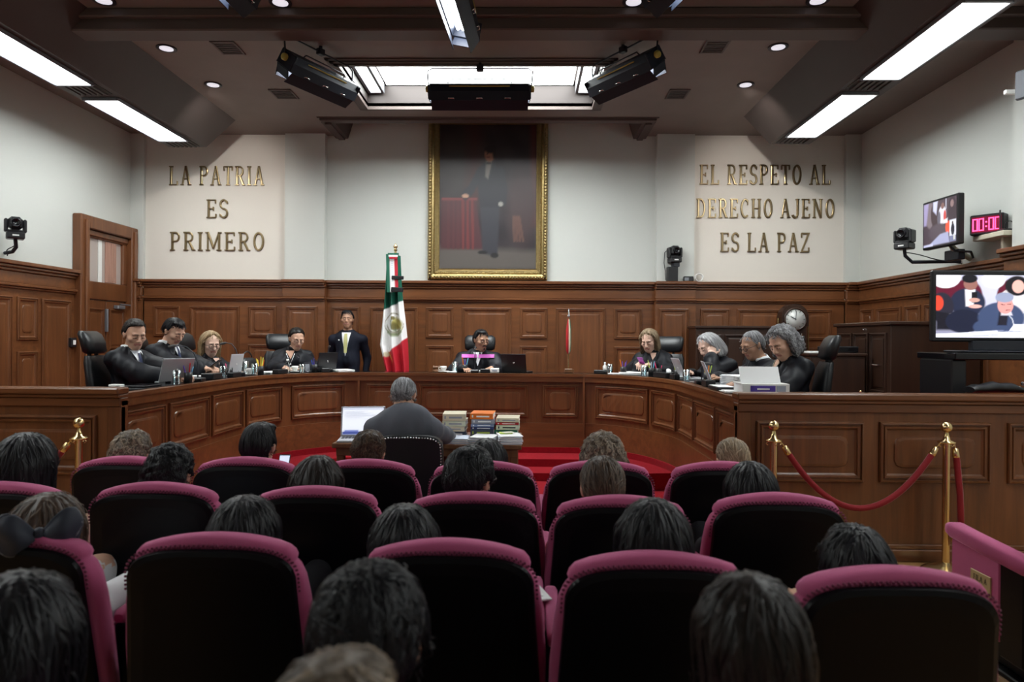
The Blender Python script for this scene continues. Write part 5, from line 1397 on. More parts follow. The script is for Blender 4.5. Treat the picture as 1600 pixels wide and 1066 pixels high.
def pile(u, v, y, w, d, n, rz, lab, th=0.006):
    x = W(u, v, y).x
    t = thing('paper_stack', lab, 'papers', (x, y, DZ), rz, group='papers on the desk in the well')
    for i in range(n): MB().box(-w / 2, w / 2, -d / 2, d / 2, i * th, i * th + th * 0.9, c=0.001, M=Matrix.Rotation(0.10 * math.sin(i * 2.7), 4, 'Z')).build('sheet', 'paper' if i % 3 else 'paper_blue', t)
    return t
pile(714, 690, 5.455, 0.19, 0.22, 7, 0.05, 'white papers in front of the left book stack')
pile(757, 692, 5.45, 0.19, 0.22, 9, -0.25, 'skewed white papers in front of the middle book stack')
pile(796, 690, 5.45, 0.18, 0.22, 11, 0.12, 'thick paper pile at the right end of the desk')
t = thing('sticky_notes', 'yellow sticky notes on the right end of the desk', 'notes', (W(790, 672, 5.47).x, 5.50, DZ + 0.066), 0.2)
MB().box(-0.05, 0.05, -0.04, 0.04, 0, 0.008, c=0.001).build('pad', 'c_lime', t)
MB().box(-0.03, 0.06, -0.05, 0.02, 0.008, 0.012, c=0.001, M=Matrix.Rotation(0.3, 4, 'Z')).build('loose_note', 'c_ivory', t)
# floor pile of papers in the well
a = G(845, 815, 0.01)
t = thing('document_pile', 'tall pile of documents standing on the red carpet in the well', 'papers', (W(845, 790, 4.75).x, 4.75, 0.008), 0.05)
for i in range(14): MB().box(-0.11, 0.11, -0.15, 0.15, i * 0.028, i * 0.028 + 0.026, c=0.003, M=Matrix.Rotation(0.08 * math.sin(i * 2.2), 4, 'Z')).build('folder', ['paper', 'c_grey', 'paper', 'c_cream', 'paper_blue'][i % 5], t)
# secretary's chair with nailhead edge
def outline_back(hw0, hw1, z0, z1, n=10):
    pts = [(-hw0, z0)]
    for i in range(n + 1):
        q = math.pi - math.pi * i / n
        pts.append((hw1 * math.copysign(abs(math.cos(q)) ** 0.5, math.cos(q)), z1 - 0.10 + 0.10 * math.sin(q) ** 0.6))
    return pts + [(hw0, z0)]
scx = W(640, 700, 4.72).x
t = thing('leather_armchair', 'black leather chair with nailhead edge behind the man in the grey suit', 'chair', (scx, 4.98, 0.008), 0)
o = outline_back(0.24, 0.235, 0.36, 0.925)
m = MB()
def ring_at(sc, y): return [Vector((x * sc, y - 0.06 * (z - 0.4), 0.36 + (z - 0.36) * (0.5 + 0.5 * sc))) for x, z in o]
m.rings([ring_at(0.94, -0.30), ring_at(1.0, -0.285), ring_at(1.0, -0.22), ring_at(0.9, -0.19)], 0, False)
m.build('backrest', 'leather_black', t)
m = MB()
L_ = [Vector((x * 0.955, -0.297 - 0.06 * (z - 0.4), 0.36 + (z - 0.36) * 0.978)) for x, z in o]
tot = sum((b - a).length for a, b in zip(L_, L_[1:])); step = tot / 76; acc = 0
for a, b in zip(L_, L_[1:]):
    ll = (b - a).length; k = 0
    while acc < ll:
        m.sphere(a + (b - a) * (acc / ll), 0.0062, 6); acc += step
    acc -= ll
nh = m.build('nailheads', 'chrome', t); nh['kind'] = 'stuff'
MB().box(-0.26, 0.26, -0.26, 0.24, 0.36, 0.48, c=0.04).build('seat', 'leather_black', t)
for sg in (-1, 1): MB().box(sg * 0.27 - 0.035, sg * 0.27 + 0.035, -0.2, 0.12, 0.60, 0.66, c=0.02).box(sg * 0.27 - 0.02, sg * 0.27 + 0.02, -0.02, 0.08, 0.36, 0.60, c=0.008).build('armrest', 'leather_black', t)
MB().tube([(0, 0, 0.06), (0, 0, 0.37)], 0.03, 10).build('column', 'black_metal', t)
m = MB()
for k in range(5):
    q = 2 * math.pi * k / 5 + 0.3
    m.tube([(0, 0, 0.09), (0.27 * math.cos(q), 0.27 * math.sin(q), 0.05)], [0.03, 0.018], 6).sphere((0.27 * math.cos(q), 0.27 * math.sin(q), 0.026), 0.026, 8)
m.build('star_base', 'black_metal', t)

# ----------------------------------------------------------- rope barriers
sim('velvet_rope', (0.23, 0.006, 0.012), rough=0.8, sheen=0.3, bump=0.3, bscale=90)
def stanchion(x, y, label, H=1.045):
    t = thing('stanchion', label, 'barrier post', (x, y, 0), group='brass rope posts')
    MB().lathe([(0.155, 0), (0.155, 0.012), (0.13, 0.03), (0.06, 0.055), (0.03, 0.075)], 28).build('base', 'brass', t)
    MB().lathe([(0.024, 0.07), (0.024, H - 0.145)], 16).build('pole', 'brass', t)
    MB().lathe([(0.02, H - 0.15), (0.056, H - 0.146), (0.058, H - 0.136), (0.026, H - 0.125), (0.015, H - 0.09), (0.012, H - 0.07)], 18).build('collar', 'brass', t)
    MB().sphere((0, 0, H - 0.037), 0.037, 18).build('ball', 'brass', t)
    for q in range(4):
        d = Vector((math.cos(q * math.pi / 2), math.sin(q * math.pi / 2), 0))
        MB().tube([d * 0.04 + Vector((0, 0, H - 0.146)), d * 0.055 + Vector((0, 0, H - 0.16)), d * 0.04 + Vector((0, 0, H - 0.17))], 0.004, 5).build('hook_ring', 'brass', t)
    return t
H0 = 1.045 - 0.155
def rope(p, q, sag, label, n=26, curve=None):
    p, q = Vector(p), Vector(q)
    t = thing('velvet_rope', label, 'rope', p, group='red velvet barrier ropes')
    if curve is None:
        pts = [(q - p) * (i / n) - Vector((0, 0, sag * (1 - (2 * i / n - 1) ** 2))) for i in range(n + 1)]
    else: pts = [Vector(c) - p for c in curve]
    d0 = (pts[1] - pts[0]).normalized(); d1 = (pts[-2] - pts[-1]).normalized()
    MB().tube([d0 * 0.07 + pts[0]] + [x for x in pts[1:-1] if x.length > 0.1 and (x - pts[-1]).length > 0.1] + [pts[-1] + d1 * 0.07], 0.021, 12).build('velvet', 'velvet_rope', t)
    for o_, d in ((pts[0], d0), (pts[-1], d1)):
        MB().tube([o_ + d * 0.025, o_ + d * 0.03, o_ + d * 0.085, o_ + d * 0.09], [0.012, 0.02, 0.024, 0.022], 12).build('end_cap', 'brass', t)
        MB().tube([o_ - d * 0.01, o_ + d * 0.03], 0.005, 6).build('snap_hook', 'brass', t)
    return t
s1 = W(1209, 700, 4.78); s2 = W(1479, 700, 4.78); s0 = W(123, 700, 4.6)
stanchion(s1.x, 4.78, 'brass post at the left end of the sagging red rope')
stanchion(s2.x, 4.78, 'brass post between the two red ropes at the right')
stanchion(s0.x, 4.60, 'brass post at the left in front of the bench wing')
stanchion(s0.x - 1.35, 4.60, 'brass post outside at the far left holding the red rope')
rope((s1.x + 0.055, 4.78, H0), (s2.x - 0.055, 4.78, H0), 0.45, 'red velvet rope sagging between the two brass posts at the right')
rope((s0.x - 1.295, 4.6, H0), (s0.x - 0.055, 4.6, H0), 0.42, 'red velvet rope falling left from the brass post at the left')
x3 = s2.x + 0.055
rope((x3, 4.78, H0), (x3 - 0.02, 4.70, 0.38), 0, 'red velvet rope hanging straight down from the right brass post', curve=[(x3, 4.78, H0), (x3 + 0.012, 4.775, 0.78), (x3 + 0.03, 4.765, 0.55), (x3 + 0.045, 4.755, 0.33), (x3 + 0.03, 4.745, 0.23), (x3 - 0.0, 4.735, 0.20), (x3 - 0.025, 4.73, 0.24), (x3 - 0.03, 4.73, 0.32)])

# ------------------------------------------------------ public auditorium seats
sim('velvet', (0.42, 0.078, 0.185), rough=0.85, sheen=1.0, noise=0.10, nscale=8, bump=0.25, bscale=350)
MATS['velvet'].node_tree.nodes['Principled BSDF'].inputs['Sheen Tint'].default_value = (0.95, 0.38, 0.62, 1)
sim('velvet_welt', (0.16, 0.018, 0.06), rough=0.8, sheen=0.3)
sim('shell_black', (0.0030, 0.0030, 0.0042), rough=0.38, spec=0.18)
def seat_outline(off=0.0, n=18):    # rear shell: tapered sides, arched top
    pts = [(-0.292 + off, 0.30 + off), (-0.292 + off, 0.42)]
    for i in range(n + 1):
        q = i / n
        ang = math.pi * (1 - q)
        x = 0.272 * math.copysign(abs(math.cos(ang)) ** 0.62, math.cos(ang))
        z = 0.74 + 0.148 * math.sin(ang) ** 0.55
        pts.append((x * (1 - off / 0.272), z - off))
    return pts + [(0.292 - off, 0.42), (0.292 - off, 0.30 + off)]
def cushion_outline(g=0.0, n=22):
    pts = [(-0.312 - g, 0.34), (-0.308 - g, 0.55)]
    side = [(-0.296, 0.70), (-0.284, 0.775), (-0.268, 0.815), (-0.252, 0.832)]
    pts += [(x - g, z) for x, z in side]
    pts += [(-0.258 - g, 0.848), (-0.252 - g, 0.868 + g * 0.5), (-0.235 - g, 0.888 + g)]
    for i in range(1, 10):
        x = -0.235 + 0.47 * i / 10
        pts.append((x, 0.888 + g + 0.042 * math.cos(x / 0.235 * math.pi / 2) ** 0.8))
    pts += [(-x, z) for x, z in pts[:9]][::-1]
    return pts
def lean(z): return -0.13 * (z - 0.35)
def seat_mesh_parts():
    P = {}
    m = MB()
    R_ = lambda off, y: [Vector((x, y + lean(z), z)) for x, z in seat_outline(off)]
    m.rings([R_(0.012, 0.0), R_(0.0, -0.012), R_(0.004, -0.028), R_(0.02, -0.036), R_(0.06, -0.040)], 0, False)
    P['back_shell'] = m.mesh('back_shell', 'shell_black')
    m = MB()
    C_ = lambda g, y: [Vector((x, y + lean(z), z)) for x, z in cushion_outline(g)]
    m.rings([C_(-0.03, -0.004), C_(-0.008, 0.0), C_(0.0, 0.018), C_(0.002, 0.05), C_(-0.008, 0.085), C_(-0.04, 0.105)], 0, True)
    P['back_cushion'] = m.mesh('back_cushion', 'velvet')
    m = MB()
    o = [Vector((x, -0.006 + lean(z), z)) for x, z in seat_outline(-0.008)][2:-2]
    tot = sum((b - a).length for a, b in zip(o, o[1:])); step = tot / 100; acc = 0; i = 0
    for a, b in zip(o, o[1:]):
        ll = (b - a).length
        while acc < ll:
            c = a + (b - a) * (acc / ll)
            m.sphere(c + Vector((0, -0.006, 0.0035 * (1 if i % 2 else -1))), 0.0048, 6); acc += step; i += 1
        acc -= ll
    P['welt'] = m.mesh('welt', 'velvet_welt')
    P['seat_cushion'] = MB().box(-0.265, 0.265, 0.06, 0.54, 0.32, 0.45, c=0.04).mesh('seat_cushion', 'velvet')
    def arm(sg, mt='shell_black'):  # black colour stands in for shadow between seats; aisle arm gets velvet
        m = MB()
        x = sg * 0.292
        m.box(x - 0.018, x + 0.018, 0.10, 0.48, 0.12, 0.555, c=0.006)
        return m.mesh('arm_panel', mt)
    def armpad(sg):
        x = sg * 0.288
        rs = []
        for y, z, h, w in ((0.10, 0.575, 0.014, 0.016), (0.12, 0.575, 0.026, 0.025), (0.35, 0.585, 0.026, 0.026), (0.50, 0.59, 0.026, 0.026), (0.54, 0.59, 0.02, 0.022), (0.55, 0.588, 0.01, 0.014)):
            rs.append([Vector((x + w * math.copysign(abs(math.cos(q)) ** 0.6, math.cos(q)), y, z + h * math.copysign(abs(math.sin(q)) ** 0.6, math.sin(q)))) for q in [2 * math.pi * k / 14 for k in range(14)]])
        return MB().rings([r[::-1] for r in rs], 0, True).mesh('armrest', 'velvet')
    P['arm_panel_l'], P['arm_panel_r'] = arm(-1), arm(1)
    P['armrest_l'], P['armrest_r'] = armpad(-1), armpad(1)
    P['pedestal'] = MB().box(-0.20, 0.20, 0.12, 0.40, 0.03, 0.32, c=0.01).box(-0.24, 0.24, 0.06, 0.46, 0, 0.03, c=0.006).mesh('pedestal', 'shell_black')
    return P
SEATP = seat_mesh_parts()
def pub_seat(x, y, rz, label):
    t = thing('auditorium_seat', label, 'seat', (x, y, 0), rz, group='plum velvet public seats')
    t.scale = (1.06, 1, 1)
    for nm, me in SEATP.items():
        ob = link(nm.replace('_l', '').replace('_r', '') if nm[-2:] in ('_l', '_r') else nm, me, t)
        if nm == 'welt': ob['kind'] = 'stuff'
    return t
ROWS = {1: [(190, 3.74, 'leftmost seat of the front row'), (380, 3.75, 'front-row seat second from the left'), (567, 3.72, 'front-row seat in front of the leather chair'), (754, 3.70, 'front-row seat left of the red carpet gap'), (938, 3.74, 'front-row seat right of the red carpet gap'), (1131, 3.75, 'rightmost seat of the front row')],
        2: [(-10, 3.04, 'second-row seat cut by the left edge'), (236, 3.07, 'second-row seat second from the left'), (489, 3.02, 'second-row seat third from the left'), (738, 2.94, 'second-row seat behind the man in glasses'), (972, 2.90, 'second-row seat behind the woman with the low bun'), (1219, 2.98, 'second-row seat at the right beside the rope')],
        3: [(-5, 2.27, 'third-row seat cut by the left edge'), (328, 2.27, 'large third-row seat second from the left'), (699, 2.23, 'third-row seat in the middle'), (1028, 2.12, 'third-row seat right of the middle'), (1410, 2.00, 'third-row seat at the far right')]}
SEATS = {}
for r, L_ in ROWS.items():
    for i, (u, y, lab) in enumerate(L_):
        x = W(u, 800, y).x
        yb = y + 0.085                       # the reclined top of the back stands at depth y
        pub_seat(x, yb, 0.0, 'plum velvet seat with black back, ' + lab)
        SEATS[r, i] = (x, yb)
# the seat across the aisle with a brass plate on its arm, and the row under the nearest heads
ax = G(1495, 826, 0.655)
xa = W(1490, 826, 3.52).x + 0.345
ts_ = pub_seat(xa, 3.02, 0.0, 'plum velvet seat across the right aisle with a brass plate on its arm')
for ch in list(ts_.children):
    if ch.name.startswith('arm_panel') and ch.data.vertices[0].co.x < 0:
        m = MB(); m.box(-0.335, -0.285, 0.15, 0.50, 0.22, 0.60, c=0.006); ch.data = m.mesh('arm_panel', 'velvet')
    elif ch.name.startswith('armrest') and ch.data.vertices[0].co.x < 0:
        m = MB(); rs = []
        for y, z, h, w in ((-0.02, 0.615, 0.02, 0.03), (0.0, 0.615, 0.04, 0.042), (0.35, 0.63, 0.04, 0.042), (0.50, 0.64, 0.04, 0.042), (0.54, 0.64, 0.03, 0.034), (0.555, 0.637, 0.014, 0.018)):
            rs.append([Vector((-0.31 + w * math.copysign(abs(math.cos(q)) ** 0.6, math.cos(q)), y, z + h * math.copysign(abs(math.sin(q)) ** 0.6, math.sin(q)))) for q in [2 * math.pi * k / 14 for k in range(14)]])
        ch.data = m.rings([r[::-1] for r in rs], 0, True).mesh('armrest', 'velvet')
MB().box(-0.333, -0.287, 0.0, 0.15, 0.16, 0.60, c=0.006).build('arm_rear_panel', 'shell_black', ts_)
sim('plate_brass', (0.50, 0.40, 0.20), rough=0.35, metal=0.25)
pl_ = MB().box(-0.342, -0.335, 0.20, 0.34, 0.40, 0.50, c=0.001).build('name_plate', 'plate_brass', ts_)
sim('plate_ink', (0.03, 0.02, 0.01), rough=0.6)
def plate_text(text, z, h, y0, y1):
    nat = sum(glyph(c)[0] if c != 'F' else 0.62 for c in text); sp = (y1 - y0) / nat; x = 0
    m = MB()
    for c in text:
        if c == 'F': adv, st = 0.62, [([(.16, 0), (.16, 1)], T1), ([(.03, .97), (.56, .97)], T2), ([(.16, .5), (.44, .5)], T2), ([(.04, .03), (.3, .03)], T2)]
        else: adv, st = glyph(c)
        M = frame((-0.3422, y1 - x, z), (0, -1, 0), (0, 0, 1), (-1, 0, 0))
        for P, w in st: ribbon(m, [(px * sp, py * h) for px, py in P], w * h * 1.5, M, 0.0008)
        x += adv * sp
    return m.build('engraving', 'plate_ink', pl_)
plate_text('FILA A', 0.457, 0.026, 0.222, 0.318)
for k in range(5): MB().box(-0.343, -0.342, 0.232 + k * 0.017, 0.236 + k * 0.017 + 0.004 * (k % 2), 0.424, 0.438).build('worn_character', 'plate_ink', pl_)
for u, y, k in ((30, 1.36, 'leftmost'), (575, 1.30, 'middle'), (1170, 1.30, 'rightmost')):
    pub_seat(W(u, 900, y).x, y - 0.22, 0.0, 'plum velvet seat under the nearest heads at the bottom edge, ' + k)
    SEATS[4, k] = (W(u, 900, y).x, y - 0.22)
pub_seat(-0.24, 0.48 - 0.14, 0.0, 'plum velvet seat nearest the camera under the grey-brown hair')
SEATS[5, 0] = (-0.24, 0.34)
# ------------------------------------------------------------------- people
sim('skin', (0.60, 0.355, 0.25), rough=0.5, noise=0.06, nscale=14)
sim('skin_dark', (0.46, 0.255, 0.165), rough=0.5, noise=0.06, nscale=14)
sim('skin_light', (0.68, 0.44, 0.34), rough=0.5, noise=0.05, nscale=14)
sim('lips', (0.38, 0.155, 0.12), rough=0.45)
sim('eye_dark', (0.10, 0.062, 0.045), rough=0.3)
sim('brow', (0.155, 0.085, 0.058), rough=0.6)
sim('eye_white', (0.55, 0.52, 0.50), rough=0.3)
sim('robe', (0.0060, 0.0068, 0.0105), rough=0.55, spec=0.3, sheen=0.0, noise=0.2, nscale=5)
sim('suit_navy', (0.007, 0.009, 0.019), rough=0.7, spec=0.25)
sim('suit_grey', (0.10, 0.108, 0.13), rough=0.75, spec=0.3, sheen=0.1, noise=0.12, nscale=10)
sim('shirt_white', (0.78, 0.79, 0.82), rough=0.7)
sim('tie_yellow', (0.52, 0.50, 0.22), rough=0.55)
sim('tie_navy', (0.03, 0.04, 0.10), rough=0.5, noise=0.7, nscale=60)
sim('sash_pink', (0.55, 0.10, 0.46), rough=0.6)
for nm, c in (('cloth_black', (0.01, 0.01, 0.013)), ('cloth_red', (0.30, 0.018, 0.016)), ('cloth_tweed', (0.12, 0.12, 0.115)), ('cloth_white', (0.68, 0.68, 0.70)), ('cloth_peach', (0.62, 0.40, 0.33)), ('cloth_check', (0.45, 0.50, 0.56)), ('cloth_blue', (0.05, 0.07, 0.14)), ('cloth_grey', (0.15, 0.15, 0.17)), ('cloth_olive', (0.12, 0.11, 0.06))):
    sim(nm, c, rough=0.8, spec=0.25, noise=0.25 if nm in ('cloth_tweed', 'cloth_check') else 0.08, nscale=70 if nm in ('cloth_tweed', 'cloth_check') else 8)
sim('bow_navy', (0.022, 0.028, 0.045), rough=0.6, sheen=0.3)
def hairmat(name, c0, c1, rough=0.42):
    m, nt, b = newmat(name)
    at = nt.nodes.new('ShaderNodeAttribute'); at.attribute_name = 'tone'
    mx = nt.nodes.new('ShaderNodeMix'); mx.data_type = 'RGBA'
    mx.inputs[6].default_value = (*c0, 1); mx.inputs[7].default_value = (*c1, 1)
    nt.links.new(at.outputs['Fac'], mx.inputs[0]); nt.links.new(mx.outputs[2], b.inputs['Base Color'])
    b.inputs['Roughness'].default_value = rough
    b.inputs['Specular IOR Level'].default_value = 0.28
for nm, c0, c1 in (('black', (0.003, 0.003, 0.0042), (0.0105, 0.0105, 0.015)), ('dark', (0.007, 0.005, 0.004), (0.028, 0.020, 0.017)), ('brown', (0.030, 0.018, 0.012), (0.115, 0.075, 0.048)), ('blond', (0.20, 0.13, 0.065), (0.55, 0.40, 0.23)), ('ashblond', (0.15, 0.105, 0.06), (0.45, 0.34, 0.22)), ('grey', (0.24, 0.24, 0.245), (0.70, 0.70, 0.71)), ('salt', (0.05, 0.05, 0.055), (0.46, 0.47, 0.49)), ('silver', (0.10, 0.10, 0.105), (0.46, 0.46, 0.48)), ('greybrown', (0.060, 0.045, 0.034), (0.36, 0.28, 0.20))):
    hairmat('hair_' + nm, c0, c1)

def V3(*a): return np.array(a, float)
class Sdf:
    """union of rounded limbs and ellipsoids with soft joins, meshed as one surface"""
    def __init__(s): s.p = []
    def cap(s, a, b, ra, rb, mat=0, k=0.03, bias=0.0, sub=False):
        s.p.append(('c', np.array(a, float), np.array(b, float), ra, rb, mat, k, bias, sub)); return s
    def ell(s, c, r, mat=0, k=0.03, Rm=None, bias=0.0, sub=False):
        s.p.append(('e', np.array(c, float), np.array(r, float), np.eye(3) if Rm is None else Rm, None, mat, k, bias, sub)); return s
    @staticmethod
    def dist(q, P):
        if q[0] == 'c':
            a, b, ra, rb = q[1:5]
            ab = b - a; L = ab @ ab + 1e-12
            t = np.clip(((P - a) @ ab) / L, 0, 1)
            return np.linalg.norm(P - a - t[..., None] * ab, axis=-1) - (ra + (rb - ra) * t)
        c, r, Rm = q[1], q[2], q[3]
        l = (P - c) @ Rm
        k0 = np.linalg.norm(l / r, axis=-1); k1 = np.linalg.norm(l / (r * r), axis=-1) + 1e-9
        return k0 * (k0 - 1) / k1
    def bbox(s, q):
        if q[0] == 'c':
            m = max(q[3], q[4]); return np.minimum(q[1], q[2]) - m, np.maximum(q[1], q[2]) + m
        m = q[2].max() if not np.allclose(q[3], np.eye(3)) else q[2]
        return q[1] - m, q[1] + m
    def at(s, P):
        D = np.full(P.shape[:-1], 0.4)
        for q in s.p:
            d = s.dist(q, P); k = q[6]
            if q[8]:
                h = np.clip(0.5 - 0.5 * (D + d) / k, 0, 1); D = D * (1 - h) - d * h + k * h * (1 - h)
            else:
                h = np.clip(0.5 + 0.5 * (D - d) / k, 0, 1); D = D * (1 - h) + d * h - k * h * (1 - h)
        return D
    def mats(s, P):
        best = np.full(len(P), 9.0); m = np.zeros(len(P), int)
        for q in s.p:
            if q[8]: continue
            d = s.dist(q, P) - q[7]
            w = d < best; best[w] = d[w]; m[w] = q[5]
        return m
    def grid(s, axes):
        D = np.full([len(a) for a in axes], 0.4, np.float32)
        for q in s.p:
            lo, hi = s.bbox(q); mg = q[6] + 0.03
            sl = []
            for a, l, h in zip(axes, lo, hi):
                i0 = max(0, np.searchsorted(a, l - mg) - 1); i1 = min(len(a), np.searchsorted(a, h + mg) + 1)
                sl.append(slice(i0, i1))
            if any(x.stop <= x.start for x in sl): continue
            G_ = np.stack(np.meshgrid(*[a[x] for a, x in zip(axes, sl)], indexing='ij'), -1)
            d = s.dist(q, G_); k = q[6]; B_ = D[tuple(sl)]
            if q[8]:
                h = np.clip(0.5 - 0.5 * (B_ + d) / k, 0, 1); D[tuple(sl)] = B_ * (1 - h) - d * h + k * h * (1 - h)
            else:
                h = np.clip(0.5 + 0.5 * (B_ - d) / k, 0, 1); D[tuple(sl)] = B_ * (1 - h) + d * h - k * h * (1 - h)
        return D
def axis(lo, hi, step, fine=()):
    x = [lo]
    while x[-1] < hi:
        st = step
        for a, b, f in fine:
            if a - 1e-6 <= x[-1] < b: st = min(st, f)
            elif x[-1] < a < x[-1] + st: st = max(a - x[-1], f * 0.5)
        x.append(x[-1] + st)
    return np.array(x)
CORN = np.array([(i, j, k) for i in (0, 1) for j in (0, 1) for k in (0, 1)])
EDG = [(a, b) for a in range(8) for b in range(a + 1, 8) if np.abs(CORN[a] - CORN[b]).sum() == 1]
def nets(D, axes):
    nx, ny, nz = D.shape
    S_ = D < 0
    cnt = sum(S_[i:nx - 1 + i, j:ny - 1 + j, k:nz - 1 + k].astype(np.int8) for i, j, k in CORN)
    idx = np.argwhere((cnt > 0) & (cnt < 8))
    pos = np.zeros((len(idx), 3)); n = np.zeros(len(idx))
    cd = [D[tuple((idx + c).T)].astype(float) for c in CORN]
    cp = [np.stack([axes[d][idx[:, d] + c[d]] for d in range(3)], 1) for c in CORN]
    for a, b in EDG:
        x = (cd[a] < 0) != (cd[b] < 0)
        t = cd[a][x] / (cd[a][x] - cd[b][x])
        pos[x] += cp[a][x] + (cp[b][x] - cp[a][x]) * t[:, None]; n[x] += 1
    pos /= n[:, None]
    vi = np.full((nx - 1, ny - 1, nz - 1), -1, int)
    vi[tuple(idx.T)] = np.arange(len(idx))
    F_ = []
    for ax in range(3):
        o1, o2 = (ax + 1) % 3, (ax + 2) % 3
        sl0 = [slice(None)] * 3; sl1 = [slice(None)] * 3
        sl0[ax] = slice(0, -1); sl1[ax] = slice(1, None)
        ch = S_[tuple(sl0)] != S_[tuple(sl1)]
        e = np.argwhere(ch)
        e = e[(e[:, o1] > 0) & (e[:, o2] > 0) & (e[:, o1] < D.shape[o1] - 1) & (e[:, o2] < D.shape[o2] - 1)]
        q = []
        for d1, d2 in ((-1, -1), (0, -1), (0, 0), (-1, 0)):
            c = e.copy(); c[:, o1] += d1; c[:, o2] += d2
            q.append(vi[tuple(c.T)])
        q = np.stack(q, 1)
        flip = ~S_[tuple(e.T)]
        q[flip] = q[flip][:, ::-1]
        F_.append(q)
    F_ = np.concatenate(F_)
    return pos, F_[(F_ >= 0).all(1)]
def relax(V, F_, it=2, lam=0.5):
    for _ in range(it):
        i = np.concatenate([F_[:, 0], F_[:, 1], F_[:, 2], F_[:, 3], F_[:, 1], F_[:, 2], F_[:, 3], F_[:, 0]])
        j = np.concatenate([F_[:, 1], F_[:, 2], F_[:, 3], F_[:, 0], F_[:, 0], F_[:, 1], F_[:, 2], F_[:, 3]])
        n = np.bincount(i, minlength=len(V))
        acc = np.stack([np.bincount(i, V[j, c], len(V)) for c in range(3)], 1)
        V = V + lam * (acc / np.maximum(n, 1)[:, None] - V)
    return V
def np_mesh(name, V, F_, mats, midx=None):
    me = bpy.data.meshes.new(name)
    me.vertices.add(len(V)); me.vertices.foreach_set('co', V.astype(np.float32).ravel())
    k = F_.shape[1]
    me.loops.add(len(F_) * k); me.polygons.add(len(F_))
    me.polygons.foreach_set('loop_start', np.arange(0, len(F_) * k, k)); me.polygons.foreach_set('loop_total', np.full(len(F_), k))
    me.loops.foreach_set('vertex_index', F_.astype(np.int32).ravel())
    for m in mats: me.materials.append(MATS[m])
    if midx is not None: me.polygons.foreach_set('material_index', midx.astype(np.int32))
    me.polygons.foreach_set('use_smooth', np.ones(len(F_), bool))
    me.update(calc_edges=True); me.validate()
    return me
def rot(yaw=0, pitch=0, roll=0):     # head turns: yaw about z, pitch nods forward (down), roll tilts
    cz, sz = math.cos(yaw), math.sin(yaw); cx, sx = math.cos(-pitch), math.sin(-pitch); cy, sy = math.cos(roll), math.sin(roll)
    Z = np.array([[cz, -sz, 0], [sz, cz, 0], [0, 0, 1]]); X = np.array([[1, 0, 0], [0, cx, -sx], [0, sx, cx]]); Y = np.array([[cy, 0, sy], [0, 1, 0], [-sy, 0, cy]])
    return Z @ X @ Y
def elbow(s, w, l1, l2, pole):
    d = w - s; L = np.linalg.norm(d)
    if L > (l1 + l2) * 0.995:
        w = s + d / L * (l1 + l2) * 0.995; d = w - s; L = np.linalg.norm(d)
    a = (l1 * l1 - l2 * l2 + L * L) / (2 * L)
    h = math.sqrt(max(1e-6, l1 * l1 - a * a))
    u = d / L; p = pole - u * (pole @ u); p /= np.linalg.norm(p) + 1e-9
    return s + u * a + p * h, w
def hand(f, w, fwd, up, side, mat, curl=0.5, s=1.0):
    """palm, four bent fingers and a thumb leaving the palm's side; side=+1 right hand"""
    fwd = fwd / np.linalg.norm(fwd); rt = np.cross(fwd, up); rt /= np.linalg.norm(rt); up = np.cross(rt, fwd)
    Rm = np.stack([rt, fwd, up], 1)
    f.ell(w + fwd * 0.045 * s, V3(0.040, 0.050, 0.016) * s, mat, 0.012, Rm)
    f.cap(w - fwd * 0.02, w + fwd * 0.02, 0.026 * s, 0.028 * s, mat, 0.02)
    for i, (x, l) in enumerate(((-0.030, 0.062), (-0.010, 0.075), (0.010, 0.080), (0.030, 0.072))):
        x = -x * side
        b = w + fwd * 0.082 * s + rt * x * s
        c1, c2 = curl * 0.8, curl * 1.9
        m = b + (fwd * math.cos(c1) - up * math.sin(c1) + rt * x * 1.5) * l * 0.5 * s
        e = m + (fwd * math.cos(c2) - up * math.sin(c2)) * l * 0.55 * s
        f.cap(b - fwd * 0.015, m, 0.0098 * s, 0.009 * s, mat, 0.006).cap(m, e, 0.009 * s, 0.0075 * s, mat, 0.004)
    b = w + fwd * 0.025 * s - rt * side * 0.034 * s
    m = b + (fwd * 0.55 - rt * side * 0.75 - up * 0.25) * 0.042 * s
    f.cap(b, m, 0.0135 * s, 0.011 * s, mat, 0.01).cap(m, m + (fwd * 0.9 - rt * side * 0.25 - up * 0.2) * 0.034 * s, 0.011 * s, 0.008 * s, mat, 0.004)

def hairline(deg, zt, soft=0.6):
    """lower edge of the hair by azimuth from the brow (0) to the nape (180), thinning towards the edge"""
    def f(P, t):
        az = np.degrees(np.abs(np.arctan2(P[..., 0], P[..., 1] + 0.015)))
        z = np.interp(az, deg, zt) + 0.003 * np.sin(az * 0.9) + 0.002 * np.sin(az * 2.3 + P[..., 0] * 60)
        over = P[..., 2] - z
        return -over * 0.8, np.clip(1 - over / 0.03, 0, 1) * t * soft
    return f
MEN = hairline([0, 25, 45, 60, 72, 82, 90, 104, 125, 180], [0.096, 0.094, 0.086, 0.064, 0.034, -0.018, 0.000, 0.022, -0.035, -0.062], 0.8)
WOM = hairline([0, 12, 30, 48, 62, 74, 80, 180], [0.108, 0.100, 0.090, 0.074, 0.040, -0.03, -9, -9], 0.9)
UPD = hairline([0, 20, 45, 62, 78, 86, 93, 104, 125, 150, 151, 180], [0.086, 0.084, 0.076, 0.050, 0.02, -0.005, 0.005, 0.022, -0.03, -0.06, -9, -9])
CUR = hairline([0, 20, 45, 62, 76, 84, 180], [0.102, 0.095, 0.080, 0.045, -0.02, -0.10, -0.10], 0.9)
